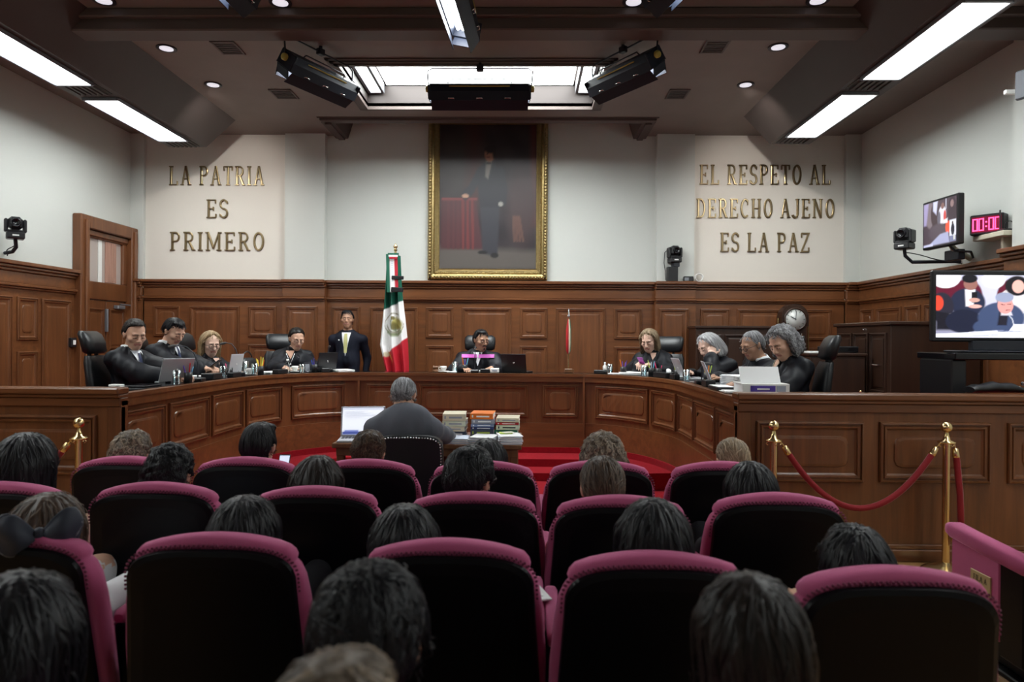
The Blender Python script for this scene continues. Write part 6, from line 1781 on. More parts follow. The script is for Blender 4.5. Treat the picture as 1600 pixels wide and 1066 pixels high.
def hair_parts(style, s, rng):
    """soft shapes in the head's own frame; returns union, hairline, flow kind, streak amplitude, thickness"""
    h = Sdf()
    if style in ('short', 'spiky', 'slick', 'crop'):
        t = {'short': 0.010, 'spiky': 0.016, 'slick': 0.013, 'crop': 0.006}[style]
        h.ell((0, -0.012, 0.036), (0.0735 + t * (1 if style == 'spiky' else 0.6), 0.0925 + t, 0.083 + t)).ell((0, -0.045, -0.005), (0.068 + t * 0.7, 0.060 + t, 0.07), k=0.03).ell((0, -0.01, 0.01), (0.068 + t * 0.7, 0.06, 0.06), k=0.03)
        if style == 'slick': h.ell((0.01, 0.045, 0.098), (0.05, 0.035, 0.02), k=0.03)
        if style == 'short': h.ell((0.015, 0.03, 0.10), (0.05, 0.045, 0.018), k=0.03)
        return h, MEN, 'slick' if style == 'slick' else 'down', 0.0025, t
    if style in ('long', 'bob', 'wavy', 'wavybob'):
        t = 0.018
        zb = {'long': -0.30, 'bob': -0.10, 'wavy': -0.20, 'wavybob': -0.09}[style]
        h.ell((0, -0.014, 0.036), (0.075 + t, 0.0935 + t, 0.084 + t))
        h.cap((0, -0.06, 0.0), (0, -0.085, zb * 0.55), 0.085, 0.085, k=0.05)
        for sg in (-1, 1):
            h.cap((sg * 0.064, -0.005, 0.03), (sg * 0.084, 0.0, zb), 0.032, 0.028, k=0.04).cap((sg * 0.03, -0.07, -0.02), (sg * 0.045, -0.085, zb), 0.05, 0.045, k=0.04)
        return h, WOM, 'curl' if style == 'wavybob' else 'down', 0.007 if style == 'wavybob' else 0.004, t
    if style in ('bun', 'pony', 'updo'):
        t = 0.011
        h.ell((0, -0.014, 0.036), (0.0735 + t, 0.0925 + t, 0.083 + t)).ell((0, -0.05, -0.01), (0.070 + t * 0.6, 0.058 + t, 0.068), k=0.03)
        if style == 'bun': h.ell((0.012, -0.112, -0.055), (0.045, 0.034, 0.032), k=0.010).ell((-0.03, -0.108, -0.066), (0.030, 0.027, 0.022), k=0.008)
        elif style == 'pony': h.cap((0, -0.10, -0.045), (0, -0.125, -0.085), 0.022, 0.03, k=0.012).cap((0, -0.125, -0.085), (0.01, -0.12, -0.24), 0.032, 0.018, k=0.02)
        else: h.ell((0.005, -0.06, 0.075), (0.07, 0.06, 0.05), k=0.03).ell((-0.03, -0.085, 0.03), (0.05, 0.04, 0.05), k=0.03).ell((0.05, -0.07, 0.06), (0.035, 0.035, 0.04), k=0.02)
        return h, UPD, 'gather' if style != 'updo' else 'curl', 0.003, t
    t = 0.026 if style == 'curly' else 0.013
    h.ell((0, -0.014, 0.04), (0.076 + t, 0.0935 + t * 0.8, 0.084 + t)).ell((0, -0.055, -0.02), (0.078 + t, 0.060 + t, 0.085), k=0.04)
    if style == 'curly':
        for sg in (-1, 1): h.ell((sg * 0.075, -0.02, -0.03), (0.036, 0.045, 0.075), k=0.03)
        return h, CUR, 'curl', 0.009, t
    return h, MEN, 'curl', 0.007, t
def make_hair(style, color, Rh, hc, s, rng, parent, n_str=500, w=0.0028, step=0.0085, res=0.0075):
    h, line, flow, amp, thick = hair_parts(style, s, rng)
    ph = rng.uniform(0, 6.28, 6)
    def f(P):                                   # head-frame points
        d = h.at(P)
        an = np.arctan2(P[..., 0], -P[..., 1] - 0.02)
        if flow == 'curl': d = d - amp * (np.sin(P[..., 0] * 95 + ph[0] + 2 * np.sin(P[..., 2] * 60)) * np.sin(P[..., 1] * 90 + ph[1]) * np.sin(P[..., 2] * 85 + ph[2] + np.sin(P[..., 0] * 50)))
        elif flow == 'gather': d = d - 0.5 * amp * np.sin(an * 22 + ph[3])
        else: d = d - amp * (0.6 * np.sin(an * 17 + ph[0] + 5 * P[..., 2]) + 0.4 * np.sin(an * 31 + ph[1] + 14 * P[..., 2]))
        l, thin = line(P, thick)
        return np.maximum(d + thin, l)
    lo, hi = np.array([1e9] * 3), np.array([-1e9] * 3)
    for q in h.p:
        a, b = h.bbox(q); lo = np.minimum(lo, a); hi = np.maximum(hi, b)
    axes = [axis(l - 0.03, u + 0.03, res / s) for l, u in zip(lo, hi)]
    G_ = np.stack(np.meshgrid(*axes, indexing='ij'), -1)
    D = f(G_)
    V, Q = nets(D, axes)
    V = relax(V, Q, 1, 0.4)
    nb = len(V)
    # strands follow the surface
    P = V[rng.integers(0, nb, n_str)]
    steps = 11; e = 0.003
    path = [P.copy()]
    wob = rng.normal(0, 1, (n_str, 3)) * (1.0 if flow == 'curl' else 0.6 if style == 'spiky' else 0.22)
    lift = rng.uniform(0.0005, 0.0035, n_str)[:, None] * (1.8 if flow == 'curl' or style == 'spiky' else 1.0)
    tgt = V3(0, -0.115, -0.06)
    for k in range(steps):
        f0 = f(P); g = np.stack([f(P + e * np.eye(3)[i]) - f0 for i in range(3)], -1); g /= np.linalg.norm(g, axis=1, keepdims=True) + 1e-9
        if flow == 'gather': v = tgt - P
        elif flow == 'slick': v = V3(0, -1.0, -0.25) + wob * 0.3
        else:
            r = P - V3(0, -0.04, 0.12); r[:, 2] = 0
            v = r / (np.linalg.norm(r, axis=1, keepdims=True) + 0.03) * 0.8 + V3(0, 0, -1.0)
        v = v / (np.linalg.norm(v, axis=1, keepdims=True) + 1e-9) + wob
        if flow == 'curl': wob = 0.55 * wob + 0.75 * np.cross(g, wob) + rng.normal(0, 0.25, wob.shape)
        v = v - g * (v * g).sum(1, keepdims=True)
        v /= np.linalg.norm(v, axis=1, keepdims=True) + 1e-9
        P = P + v * step / s
        P = P - g * np.clip(f(P)[:, None] * 0.8, -0.006, 0.006)
        path.append(P + g * lift)
    path[0] = path[0] - 0.0
    A = np.stack(path, 1)                       # n, steps+1, 3
    far = np.abs(np.stack([h.at(A[:, i]) for i in (4, 8, steps)], 1)).max(1) > 0.02 + amp
    A = A[~far]; n_str = len(A)
    T = np.gradient(A, axis=1); T /= np.linalg.norm(T, axis=2, keepdims=True) + 1e-9
    out = A - V3(0, -0.02, 0.02); out /= np.linalg.norm(out, axis=2, keepdims=True)
    Bn = np.cross(T, out); Bn /= np.linalg.norm(Bn, axis=2, keepdims=True) + 1e-9
    tp = np.sin(np.linspace(0.12, 1, steps + 1) * math.pi) ** 0.6
    ww = (rng.uniform(0.6, 1.4, n_str)[:, None] * tp[None] * w / s)[..., None]
    L_, M_, R_ = A - Bn * ww, A + out * ww * 0.7, A + Bn * ww
    SV = np.stack([L_, M_, R_], 2).reshape(-1, 3)
    m3 = steps + 1
    base = np.arange(n_str)[:, None, None] * (m3 * 3) + np.arange(steps)[None, :, None] * 3
    q = []
    for c in (0, 1): q.append(np.stack([base + c, base + c + 1, base + c + 4, base + c + 3], -1).reshape(-1, 4))
    Q2 = np.concatenate(q) + nb
    VV = np.concatenate([V, SV]); QQ = np.concatenate([Q, Q2])
    me = np_mesh('hair', (VV * s) @ Rh.T + hc, QQ, ['hair_' + color])
    tone = np.concatenate([np.full(nb, 0.18) + 0.15 * np.sin(V[:, 0] * 160 + 40 * V[:, 2]) * 0.6, np.repeat(rng.beta(1.3, 1.8, n_str), m3 * 3)])
    at = me.attributes.new('tone', 'FLOAT', 'POINT')
    at.data.foreach_set('value', np.clip(tone, 0, 1).astype(np.float32))
    return link('hair', me, parent)

def person(label, hip, face, head_top, skin='skin', cloth='robe', hair=('short', 'black'), yaw=0.0, pitch=0.0, roll=0.0, hands=None, floor=0.0, hs=1.15, robe=False, stand=False, seed=1, detail=True, n_str=450, shoulder=0.185, strand_w=0.0028, female=False, ears=True, group=None, curl=(0.5, 0.5), poles=None, palm=None, legs=True, tall=0.0, bulk=1.0, neck=0.055, slope=None):
    """hip: seat point in the world; head_top: world point of the crown; face: direction the body faces"""
    rng = np.random.default_rng(seed)
    rz = face - math.pi / 2
    Mw = Matrix.Translation((hip[0], hip[1], floor)) @ Matrix.Rotation(rz, 4, 'Z')
    Mi = Mw.inverted()
    loc = lambda p: np.array(Mi @ Vector(p))
    hz = hip[2] - floor
    if slope is None: slope = 0.03 if robe else 0.045
    if robe: neck, tall = 0.030, 0.018
    Rh = rot(yaw, pitch, roll)
    top = loc(head_top)
    hc = top - Rh @ V3(0, -0.012, 0.125) * hs
    H = V3(0, 0, hz)
    nb = hc + Rh @ V3(0, -0.035, -0.115) * hs + V3(0, -0.02, -neck)     # neck base
    sp = nb - H; Ls = np.linalg.norm(sp); up = sp / Ls
    rt = V3(1, 0, 0); fw = np.cross(up, rt); Rt = np.stack([rt, fw, up], 1)
    f = Sdf()
    SK, CL, LP, EY, HR, SH = 0, 1, 2, 3, 4, 5
    w = 1.0 if not female else 0.92
    rb = (1.12 if robe else 1.0) * bulk
    f.ell(H + up * 0.04, V3(0.175 * w, 0.135, 0.13), CL, 0.06, Rt)
    f.ell(H + up * Ls * 0.42, V3(0.155 * w * rb, 0.115 * rb, 0.17), CL, 0.06, Rt)
    f.ell(H + up * Ls * 0.74, V3(0.165 * w * rb, 0.115 * rb, 0.16), CL, 0.06, Rt)
    if bulk > 1.15: f.ell(H + up * Ls * 0.80 - fw * 0.01, V3(0.21, 0.13, 0.17), CL, 0.07, Rt)
    if female: f.ell(H + up * Ls * 0.70 + fw * 0.085, V3(0.12, 0.055, 0.07), CL, 0.05, Rt)
    sc = H + up * (Ls - 0.075 + tall)
    shp = {sg: sc + rt * sg * shoulder * w - fw * 0.01 - up * slope for sg in (-1, 1)}
    for sg in (-1, 1): f.cap(sc + rt * sg * 0.035 + up * 0.018, shp[sg], 0.050 * bulk, 0.066 * rb, CL, 0.05)
    f.cap(nb - up * 0.03, hc + Rh @ V3(0, -0.02, -0.05) * hs, 0.058 * (0.92 if female else 1.0), 0.055, SK, 0.025, bias=0.004)
    # head
    def hp(x, y, z): return hc + Rh @ V3(x, y, z) * hs
    def he(c, r, mat=SK, k=0.02, **kw): f.ell(hp(*c), V3(*r) * hs, mat, k * hs, Rh, **kw)
    def hcap(a, b, ra, rb_, mat=SK, k=0.012, **kw): f.cap(hp(*a), hp(*b), ra * hs, rb_ * hs, mat, k * hs, **kw)
    he((0, -0.012, 0.035), (0.073, 0.092, 0.082), k=0.03)
    he((0, 0.020, -0.030), (0.058, 0.068, 0.082), k=0.03)
    he((0, 0.050, -0.088), (0.030, 0.030, 0.026), k=0.035)
    if detail:
        for sg in (-1, 1):
            he((sg * 0.040, 0.050, -0.018), (0.026, 0.026, 0.022), k=0.02)
            he((sg * 0.010, 0.094, -0.030), (0.009, 0.010, 0.008), k=0.006)
        hcap((-0.040, 0.074, 0.026), (0.040, 0.074, 0.026), 0.011, 0.011, k=0.015)
        for sg in (-1, 1): he((sg * 0.031, 0.094, 0.005), (0.018, 0.014, 0.011), k=0.010, sub=True)
        hcap((0, 0.086, 0.014), (0, 0.104, -0.024), 0.0075, 0.0125, k=0.010)
        for sg in (-1, 1):
            he((sg * 0.031, 0.077, 0.001), (0.015, 0.0125, 0.0095), SK, k=0.003)
            hcap((sg * 0.020, 0.0885, -0.002), (sg * 0.042, 0.083, -0.001), 0.0028, 0.0024, EY, k=0.002, bias=0.001)
            hcap((sg * 0.014, 0.091, 0.024), (sg * 0.047, 0.078, 0.027), 0.0034, 0.0026, HR, k=0.003, bias=0.0015)
        hcap((-0.021, 0.080, -0.058), (0.021, 0.080, -0.058), 0.0065, 0.0065, LP, k=0.008, bias=0.001)
        hcap((-0.010, 0.086, -0.055), (0.010, 0.086, -0.055), 0.006, 0.006, LP, k=0.006, bias=0.001)
        hcap((0, 0.075, -0.048), (0, 0.078, -0.066), 0.012, 0.012, k=0.012)
    if ears:
        for sg in (-1, 1):
            he((sg * 0.075, -0.010, -0.004), (0.009, 0.019, 0.030), k=0.010)
            he((sg * 0.083, -0.014, 0.006), (0.005, 0.014, 0.018), k=0.006)
    # arms
    if hands is None: hands = {-1: V3(-0.06, 0.22, hz + 0.07), 1: V3(0.06, 0.22, hz + 0.07)}
    fine = []
    for sg in (-1, 1):
        wt = np.array(hands[sg](hp) if callable(hands[sg]) else hands[sg], float)
        pole = V3(sg * (0.8 if detail else 0.25), -0.5, -0.7) if not (poles and sg in poles) else np.array(poles[sg], float)
        el, wt = elbow(shp[sg], wt, 0.28, 0.255, pole)
        if robe:
            f.cap(shp[sg], el, 0.074, 0.092, CL, 0.05).cap(el, el + (wt - el) * 0.84, 0.090, 0.074, CL, 0.04)
            f.cap(el + V3(0, 0, -0.03), el + (wt - el) * 0.80 + V3(0, 0, -0.035), 0.070, 0.066, CL, 0.04).cap(shp[sg] * 0.6 + (H + up * Ls * 0.55) * 0.4, el, 0.085, 0.07, CL, 0.06)
        else:
            f.cap(shp[sg], el, 0.062 * bulk, 0.054 * bulk, CL, 0.03).cap(el, el + (wt - el) * 0.93, 0.052 * bulk, 0.039, CL, 0.03)
        f.cap(el + (wt - el) * 0.7, wt, 0.032, 0.026, SK, 0.012, bias=0.0)
        dr = wt - el; dr /= np.linalg.norm(dr)
        hd = V3(-sg * 0.35, 1.0, -0.05) if not stand else dr
        upv = V3(0, 0, 1) if not stand else V3(0, -1, 0)
        if palm and sg in palm: hd, upv = np.array(palm[sg][0], float), np.array(palm[sg][1], float)
        hand(f, wt, 0.3 * dr + 0.7 * hd / np.linalg.norm(hd), upv, sg, SK, curl[0 if sg < 0 else 1], 1.05)
        fine.append(wt + 0.07 * hd / np.linalg.norm(hd))
    # legs
    for sg in (-1, 1):
        hj = H + V3(sg * 0.09, 0.02, -0.02)
        if stand: kn, an = V3(sg * 0.10, 0.03, hz * 0.53), V3(sg * 0.11, 0.0, 0.09)
        else: kn, an = V3(sg * 0.13, 0.42, hz + 0.01), V3(sg * 0.13, 0.40, 0.09)
        f.cap(hj, kn, 0.085, 0.062, CL if not robe else CL, 0.04).cap(kn, an, 0.060, 0.042, SH if False else CL, 0.03)
        f.cap(an + V3(0, -0.02, -0.04), an + V3(sg * 0.02, 0.15, -0.052), 0.040, 0.034, SH, 0.02)
    st = 0.019 if detail else 0.024
    hf = 0.0062 if detail else 0.0105
    r = 0.135 * hs
    fx = [(hc[0] - r, hc[0] + r, hf)] + ([(a[0] - 0.10, a[0] + 0.10, 0.0085) for a in fine] if detail else [])
    fy_ = [(hc[1] - r, hc[1] + r, hf)] + ([(a[1] - 0.11, a[1] + 0.11, 0.0085) for a in fine] if detail else [])
    fz = [(hc[2] - r * 1.1, hc[2] + r * 1.1, hf)] + ([(a[2] - 0.08, a[2] + 0.08, 0.0085) for a in fine] if detail else [])
    lo, hi = np.array([1e9] * 3), np.array([-1e9] * 3)
    for q in f.p:
        a, b = f.bbox(q); lo = np.minimum(lo, a); hi = np.maximum(hi, b)
    lo -= 0.04; hi += 0.04
    axes = [axis(lo[0], hi[0], st, fx), axis(lo[1], hi[1], st, fy_), axis(lo[2], hi[2], st, fz)]
    Dg = f.grid(axes)
    V, Q = nets(Dg, axes)
    vm = f.mats(V)
    # cloth folds
    cl = vm == CL
    if robe or detail:
        an = np.arctan2(V[:, 0], V[:, 1] + 0.02)
        amp = (0.012 if robe else 0.003) * cl
        off = amp * (np.sin(an * 13 + 2 * np.sin(V[:, 2] * 9 + seed)) * 0.6 + np.sin(V[:, 0] * 46 + V[:, 2] * 26 + seed) * 0.4 + np.sin(V[:, 1] * 40 - V[:, 2] * 18 + seed) * 0.35)
        n = V - (H + up * np.clip((V - H) @ up, 0, Ls)[:, None]); n /= np.linalg.norm(n, axis=1, keepdims=True) + 1e-6
        V = V + n * off[:, None]
    V2 = relax(V, Q, 1, 0.35)
    V = np.where(cl[:, None], relax(V, Q, 2, 0.5), V2)
    me = np_mesh('person', V, Q, [skin, cloth, 'lips', 'eye_dark', 'brow', 'black_plastic'], vm[Q[:, 0]])
    o = link('person', me)
    o.matrix_world = Mw
    tag(o, label, 'person', group)
    if hair[0]: make_hair(hair[0], hair[1], Rh, hc, hs, rng, o, n_str=n_str, w=strand_w, res=0.0075 if n_str > 300 else 0.009)
    o_ = dict(ob=o, f=f, hc=hc, Rh=Rh, hp=hp, nb=nb, up=up, fw=fw, H=H, Ls=Ls, hs=hs)
    return o_
def fronts(p, X, Z, extra=0.004):          # points of the body's front at x, z (figure frame)
    X, Z = np.asarray(X, float), np.asarray(Z, float)
    y = np.full(X.shape, 0.8)
    for _ in range(60):
        d = p['f'].at(np.stack([X, y, Z], -1))
        y = y - np.where(d > 0.0015, np.clip(d * 0.7, 0.001, 0.25), 0)
        y = np.maximum(y, -0.6)
    return np.stack([X, y + extra, Z], -1)
def front(p, x, z, extra=0.004): return fronts(p, [x], [z], extra)[0]
def patch(p, name, mat, top_z, bot_z, left, right, n=8, m=10, extra=0.006):   # cloth strip lying on the chest; left/right: x at t in 0..1 downwards
    T = np.arange(m + 1) / m
    X = np.array([[left(t) + (right(t) - left(t)) * j / n for j in range(n + 1)] for t in T])
    Z = np.repeat((top_z + (bot_z - top_z) * T)[:, None], n + 1, 1)
    P = fronts(p, X, Z, extra)
    return MB().rings([[Vector(q) for q in r] for r in P], 0, True, False, False, closed=False).build(name, mat, p['ob'])
def strip(p, name, mat, pts, r=0.005, extra=0.008):    # cord lying on the chest
    Q = fronts(p, [a for a, b in pts], [b for a, b in pts], extra)
    return MB().tube([Vector(q) for q in Q], r, 5).build(name, mat, p['ob'])
def collar(p, mat='shirt_white', r=0.068, h=0.036, gap=0.5, lift=0.012):
    nb, up, fw = p['nb'], p['up'], p['fw']
    rt = np.cross(fw, up)
    hu = p['hc'] + p['Rh'] @ V3(0, -0.02, -0.05) * p['hs'] - nb; hu /= np.linalg.norm(hu)
    rs = []
    for i in range(25):
        a = math.pi / 2 + gap * 0.5 + (2 * math.pi - gap) * i / 24
        d = rt * math.cos(a) + fw * math.sin(a)
        f_ = max(0, math.sin(a))
        b = nb + hu * (lift - 0.012 - 0.03 * f_) + d * (r + 0.006)
        rs.append([Vector(b), Vector(b + hu * h + d * 0.0), Vector(b + hu * h + d * 0.008), Vector(b + hu * 0.002 + d * 0.018)])
    return MB().rings(rs, 0, True, True, True).build('collar', mat, p['ob'])
def glasses(p, mat='black_plastic', r=0.0026):
    m = MB(); hp = p['hp']
    for sg in (-1, 1):
        m.tube([Vector(hp(sg * 0.033 + 0.023 * math.cos(R(a)), 0.103 - 0.010 * abs(math.cos(R(a))) * (1 if math.cos(R(a)) * sg > 0 else 0.2), 0.001 + 0.017 * math.sin(R(a)))) for a in range(0, 361, 24)], r, 5)
        m.tube([Vector(hp(sg * 0.055, 0.092, 0.006)), Vector(hp(sg * 0.076, 0.06, 0.008)), Vector(hp(sg * 0.082, 0.0, 0.008))], r, 5)
    m.tube([Vector(hp(-0.011, 0.104, 0.004)), Vector(hp(0, 0.107, 0.007)), Vector(hp(0.011, 0.104, 0.004))], r, 5)
    return m.build('glasses', mat, p['ob'])

DK = ZD - JF                                   # desk height above the dais floor
def jhip(k, fwd=0.0):
    x, y, a = JUDGES[k]
    return (x + math.cos(a) * fwd, y + math.sin(a) * fwd, JF + 0.585), a
def hd(k, lx, ly, z): return V3(lx, ly, z)
h, a = jhip('L1')
p = person('man in black robe and striped tie at a silver laptop, first judge at the left', h, a, W(213, 500, 6.38), hair=('slick', 'dark'), yaw=R(-30), pitch=R(18), floor=JF, robe=True, seed=3, hands={-1: (-0.10, 0.50, DK + 0.06), 1: (0.08, 0.46, DK + 0.06)}, n_str=420)
collar(p, h=0.055); z0 = p['nb'][2]
patch(p, 'shirt_front', 'shirt_white', z0 - 0.005, z0 - 0.20, lambda t: -0.07 * (1 - t), lambda t: 0.07 * (1 - t))
patch(p, 'tie', 'tie_navy', z0 - 0.03, z0 - 0.20, lambda t: -0.014 - 0.012 * t, lambda t: 0.014 + 0.012 * t, extra=0.012)
h, a = jhip('L2')
p = person('man in black robe reading a phone, second judge from the left', h, a, W(279, 499, 7.12), hair=('short', 'black'), yaw=R(-12), pitch=R(30), floor=JF, robe=True, seed=4, hands={-1: (-0.05, 0.44, DK + 0.10), 1: (0.06, 0.42, DK + 0.10)}, n_str=350, curl=(0.8, 0.8))
collar(p, h=0.055); z0 = p['nb'][2]
patch(p, 'shirt_front', 'shirt_white', z0 - 0.005, z0 - 0.18, lambda t: -0.065 * (1 - t), lambda t: 0.065 * (1 - t))
patch(p, 'tie', 'tie_navy', z0 - 0.03, z0 - 0.18, lambda t: -0.013 - 0.01 * t, lambda t: 0.013 + 0.01 * t, extra=0.012)
mw = p['ob'].matrix_world @ Vector((0.0, 0.53, DK + 0.145))
t = thing('smartphone', 'dark smartphone held by the second judge from the left', 'phone', mw, a)
MB().box(-0.07, 0.07, -0.035, 0.035, 0, 0.009, c=0.003, M=Matrix.Rotation(R(-35), 4, 'Y')).build('case', 'black_plastic', t)
MB().box(-0.064, 0.064, -0.031, 0.031, 0.009, 0.0095, M=Matrix.Rotation(R(-35), 4, 'Y')).build('display', 'laptop_screen', t)
h, a = jhip('L3')
p = person('long-haired blonde woman in black robe and dark glasses at the left of the bench', h, a, W(331, 519, 7.86), skin='skin_light', hair=('long', 'blond'), yaw=R(-25), pitch=R(14), floor=JF, robe=True, seed=5, female=True, ears=False, hands={-1: (-0.12, 0.42, DK + 0.05), 1: (0.10, 0.42, DK + 0.05)}, n_str=600, strand_w=0.0035)
glasses(p); z0 = p['nb'][2]
patch(p, 'neckline', 'skin_light', z0 - 0.01, z0 - 0.11, lambda t: -0.05 * (1 - t), lambda t: 0.05 * (1 - t))
h, a = jhip('L4')
p = person('woman in black robe with tied dark hair, glasses and a silver necklace', h, a, W(465, 513, 8.80), hair=('bun', 'dark'), yaw=R(8), pitch=R(20), floor=JF, robe=True, seed=6, female=True, hands={-1: (-0.14, 0.42, DK + 0.05), 1: (0.12, 0.42, DK + 0.05)}, n_str=300)
glasses(p, 'black_metal', 0.0018); z0 = p['nb'][2]
patch(p, 'neckline', 'skin', z0 - 0.01, z0 - 0.12, lambda t: -0.055 * (1 - t), lambda t: 0.055 * (1 - t))
strip(p, 'necklace', 'chrome', [(x, z0 - 0.05 - 0.13 * (1 - abs(x) / 0.05)) for x in np.linspace(-0.05, 0.05, 13)], 0.005)
MB().sphere(front(p, 0, z0 - 0.19, 0.012), 0.014, 8).build('pendant', 'chrome', p['ob'])
MB().box(-0.02, 0.02, -0.003, 0.003, -0.004, 0.004, M=Matrix.Translation(Vector(front(p, -0.09, z0 - 0.09, 0.006))) @ Matrix.Rotation(-0.6, 4, 'Y')).build('pin', 'chrome', p['ob'])
h, a = jhip('C')
p = person('presiding judge with moustache and glasses, black robe with a pink sash', h, a, W(753, 515, 9.02), skin='skin_dark', hair=('short', 'black'), yaw=R(35), pitch=R(12), floor=JF, robe=True, seed=8, shoulder=0.215, hands={-1: (-0.20, 0.36, DK + 0.05), 1: (0.16, 0.40, DK + 0.05)}, n_str=300)
collar(p, h=0.03); glasses(p, 'black_metal', 0.0018); z0 = p['nb'][2]
patch(p, 'shirt_front', 'shirt_white', z0 - 0.005, z0 - 0.19, lambda t: -0.06 * (1 - t), lambda t: 0.06 * (1 - t))
zs_ = 1.372 - JF
patch(p, 'sash', 'sash_pink', zs_ + 0.025, zs_ - 0.02, lambda t: -0.215, lambda t: -0.008, n=14, m=3, extra=0.016)
patch(p, 'sash', 'sash_pink', zs_ + 0.025, zs_ - 0.02, lambda t: 0.008, lambda t: 0.215, n=14, m=3, extra=0.016)
MB().tube([Vector(p['hp'](x, 0.093 - abs(x) * 0.3, -0.044 - abs(x) * 0.25)) for x in np.linspace(-0.026, 0.026, 9)], 0.007, 6).sphere(p['hp'](0, 0.085, -0.082), 0.013, 8).build('moustache', 'hair_black', p['ob'])
h, a = jhip('R1')
p = person('blonde woman in black robe looking at a pink phone right of centre', h, a, W(1012, 516, 8.66), skin='skin_light', hair=('wavy', 'ashblond'), yaw=R(2), pitch=R(22), floor=JF, robe=True, seed=9, female=True, ears=False, hands={-1: (-0.06, 0.40, DK + 0.12), 1: (0.08, 0.42, DK + 0.12)}, n_str=500, strand_w=0.0035, curl=(0.9, 0.9))
collar(p, r=0.062, h=0.02); z0 = p['nb'][2]
patch(p, 'neckline', 'skin_light', z0 - 0.01, z0 - 0.10, lambda t: -0.05 * (1 - t), lambda t: 0.05 * (1 - t))
mw = p['ob'].matrix_world @ Vector((0.02, 0.50, DK + 0.165))
t = thing('smartphone', 'pink smartphone held by the blonde judge right of centre', 'phone', mw, a)
MB().box(-0.07, 0.07, -0.035, 0.035, 0, 0.009, c=0.003, M=Matrix.Rotation(R(-40), 4, 'Y')).build('case', 'c_lilac', t)
MB().box(-0.064, 0.064, -0.031, 0.031, 0.009, 0.0095, M=Matrix.Rotation(R(-40), 4, 'Y')).build('display', 'laptop_screen', t)
h, a = jhip('R2')
p = person('short grey-haired woman in black robe resting her head on her hand', h, a, W(1098, 524, 7.74), skin='skin_light', hair=('bob', 'grey'), yaw=R(12), pitch=R(26), roll=R(14), floor=JF, robe=True, seed=10, female=True, ears=False, hands={-1: lambda hp: hp(-0.085, 0.075, -0.075), 1: (0.10, 0.40, DK + 0.05)}, n_str=500, strand_w=0.0035, palm={-1: ((0.15, -0.25, 1.0), (-1.0, 0.5, 0.1))}, poles={-1: (-0.5, 0.9, -1.2)}, curl=(0.35, 0.5))
h, a = jhip('R3')
p = person('man with cropped grey hair, black glasses and robe, second from the right', h, a, W(1170, 518, 6.80), skin='skin_dark', hair=('crop', 'silver'), yaw=R(8), pitch=R(22), floor=JF, robe=True, seed=11, hands={-1: (-0.12, 0.42, DK + 0.05), 1: (0.12, 0.42, DK + 0.05)}, n_str=420)
collar(p, h=0.055); glasses(p)
h, a = jhip('R4')
p = person('woman with wavy grey hair in black robe smiling down at papers, rightmost judge', h, a, W(1212, 513, 5.98), skin='skin', hair=('wavybob', 'silver'), yaw=R(22), pitch=R(30), roll=R(6), floor=JF, robe=True, seed=12, female=True, ears=False, hands={-1: (-0.12, 0.42, DK + 0.05), 1: (0.12, 0.42, DK + 0.05)}, n_str=900, strand_w=0.0034)
z0 = p['nb'][2]
patch(p, 'neckline', 'skin', z0 - 0.01, z0 - 0.15, lambda t: -0.06 * (1 - t), lambda t: 0.06 * (1 - t))
strip(p, 'necklace', 'c_cream', [(x, z0 - 0.03 - 0.10 * (1 - abs(x) / 0.06)) for x in np.linspace(-0.06, 0.06, 13)], 0.004, 0.012)
# aide standing at the wainscot
s0_ = W(543, 485, 9.55)
p = person('man in a dark suit and yellow tie standing by the wainscot', (s0_.x, 9.57, JF + 0.84), R(-90), (s0_.x, 9.55, s0_.z), skin='skin_dark', cloth='suit_navy', hair=('short', 'black'), yaw=R(8), floor=JF, stand=True, seed=14, hands={-1: (-0.235, -0.06, 0.655), 1: (0.235, -0.06, 0.655)}, poles={-1: (-0.35, -1, 0), 1: (0.35, -1, 0)}, shoulder=0.205, bulk=1.06, slope=0.03, hs=1.05, n_str=300)
collar(p, h=0.03); z0 = p['nb'][2]
patch(p, 'shirt_front', 'shirt_white', z0 - 0.005, z0 - 0.34, lambda t: -0.065 * (1 - t), lambda t: 0.065 * (1 - t), m=14)
patch(p, 'tie', 'tie_yellow', z0 - 0.02, z0 - 0.29, lambda t: -0.016 - 0.016 * min(1, 2 * t) * (1 - t) - 0.003, lambda t: 0.016 + 0.016 * min(1, 2 * t) * (1 - t) + 0.003, m=14, extra=0.012)
for sg in (-1, 1): patch(p, 'lapel', 'suit_navy', z0 - 0.005, z0 - 0.34, (lambda sg: lambda t: sg * (0.068 * (1 - t)) - (0.035 if sg < 0 else 0))(sg), (lambda sg: lambda t: sg * (0.068 * (1 - t)) + (0.035 if sg > 0 else 0))(sg), n=3, m=12, extra=0.010)
MB().box(-0.008, 0.008, -0.003, 0.003, -0.006, 0.006, M=Matrix.Translation(Vector(front(p, 0.10, z0 - 0.11, 0.008)))).build('pin', 'white_plastic', p['ob'])
# secretary at the desk, back to the public
p = person('man with combed grey hair in a grey suit seated at the desk in the well', (scx - 0.02, 5.00, 0.565), R(90), W(633, 594, 5.10), cloth='suit_grey', hair=('short', 'salt'), pitch=R(34), seed=15, hands={-1: (-0.22, 0.46, DZ + 0.05), 1: (0.24, 0.46, DZ + 0.05)}, shoulder=0.205, bulk=1.2, tall=0.045, neck=0.03, slope=0.085, n_str=1100, strand_w=0.0026, hs=1.08)
p['ob'].scale = (1, 1, 1)
collar(p, h=0.03)

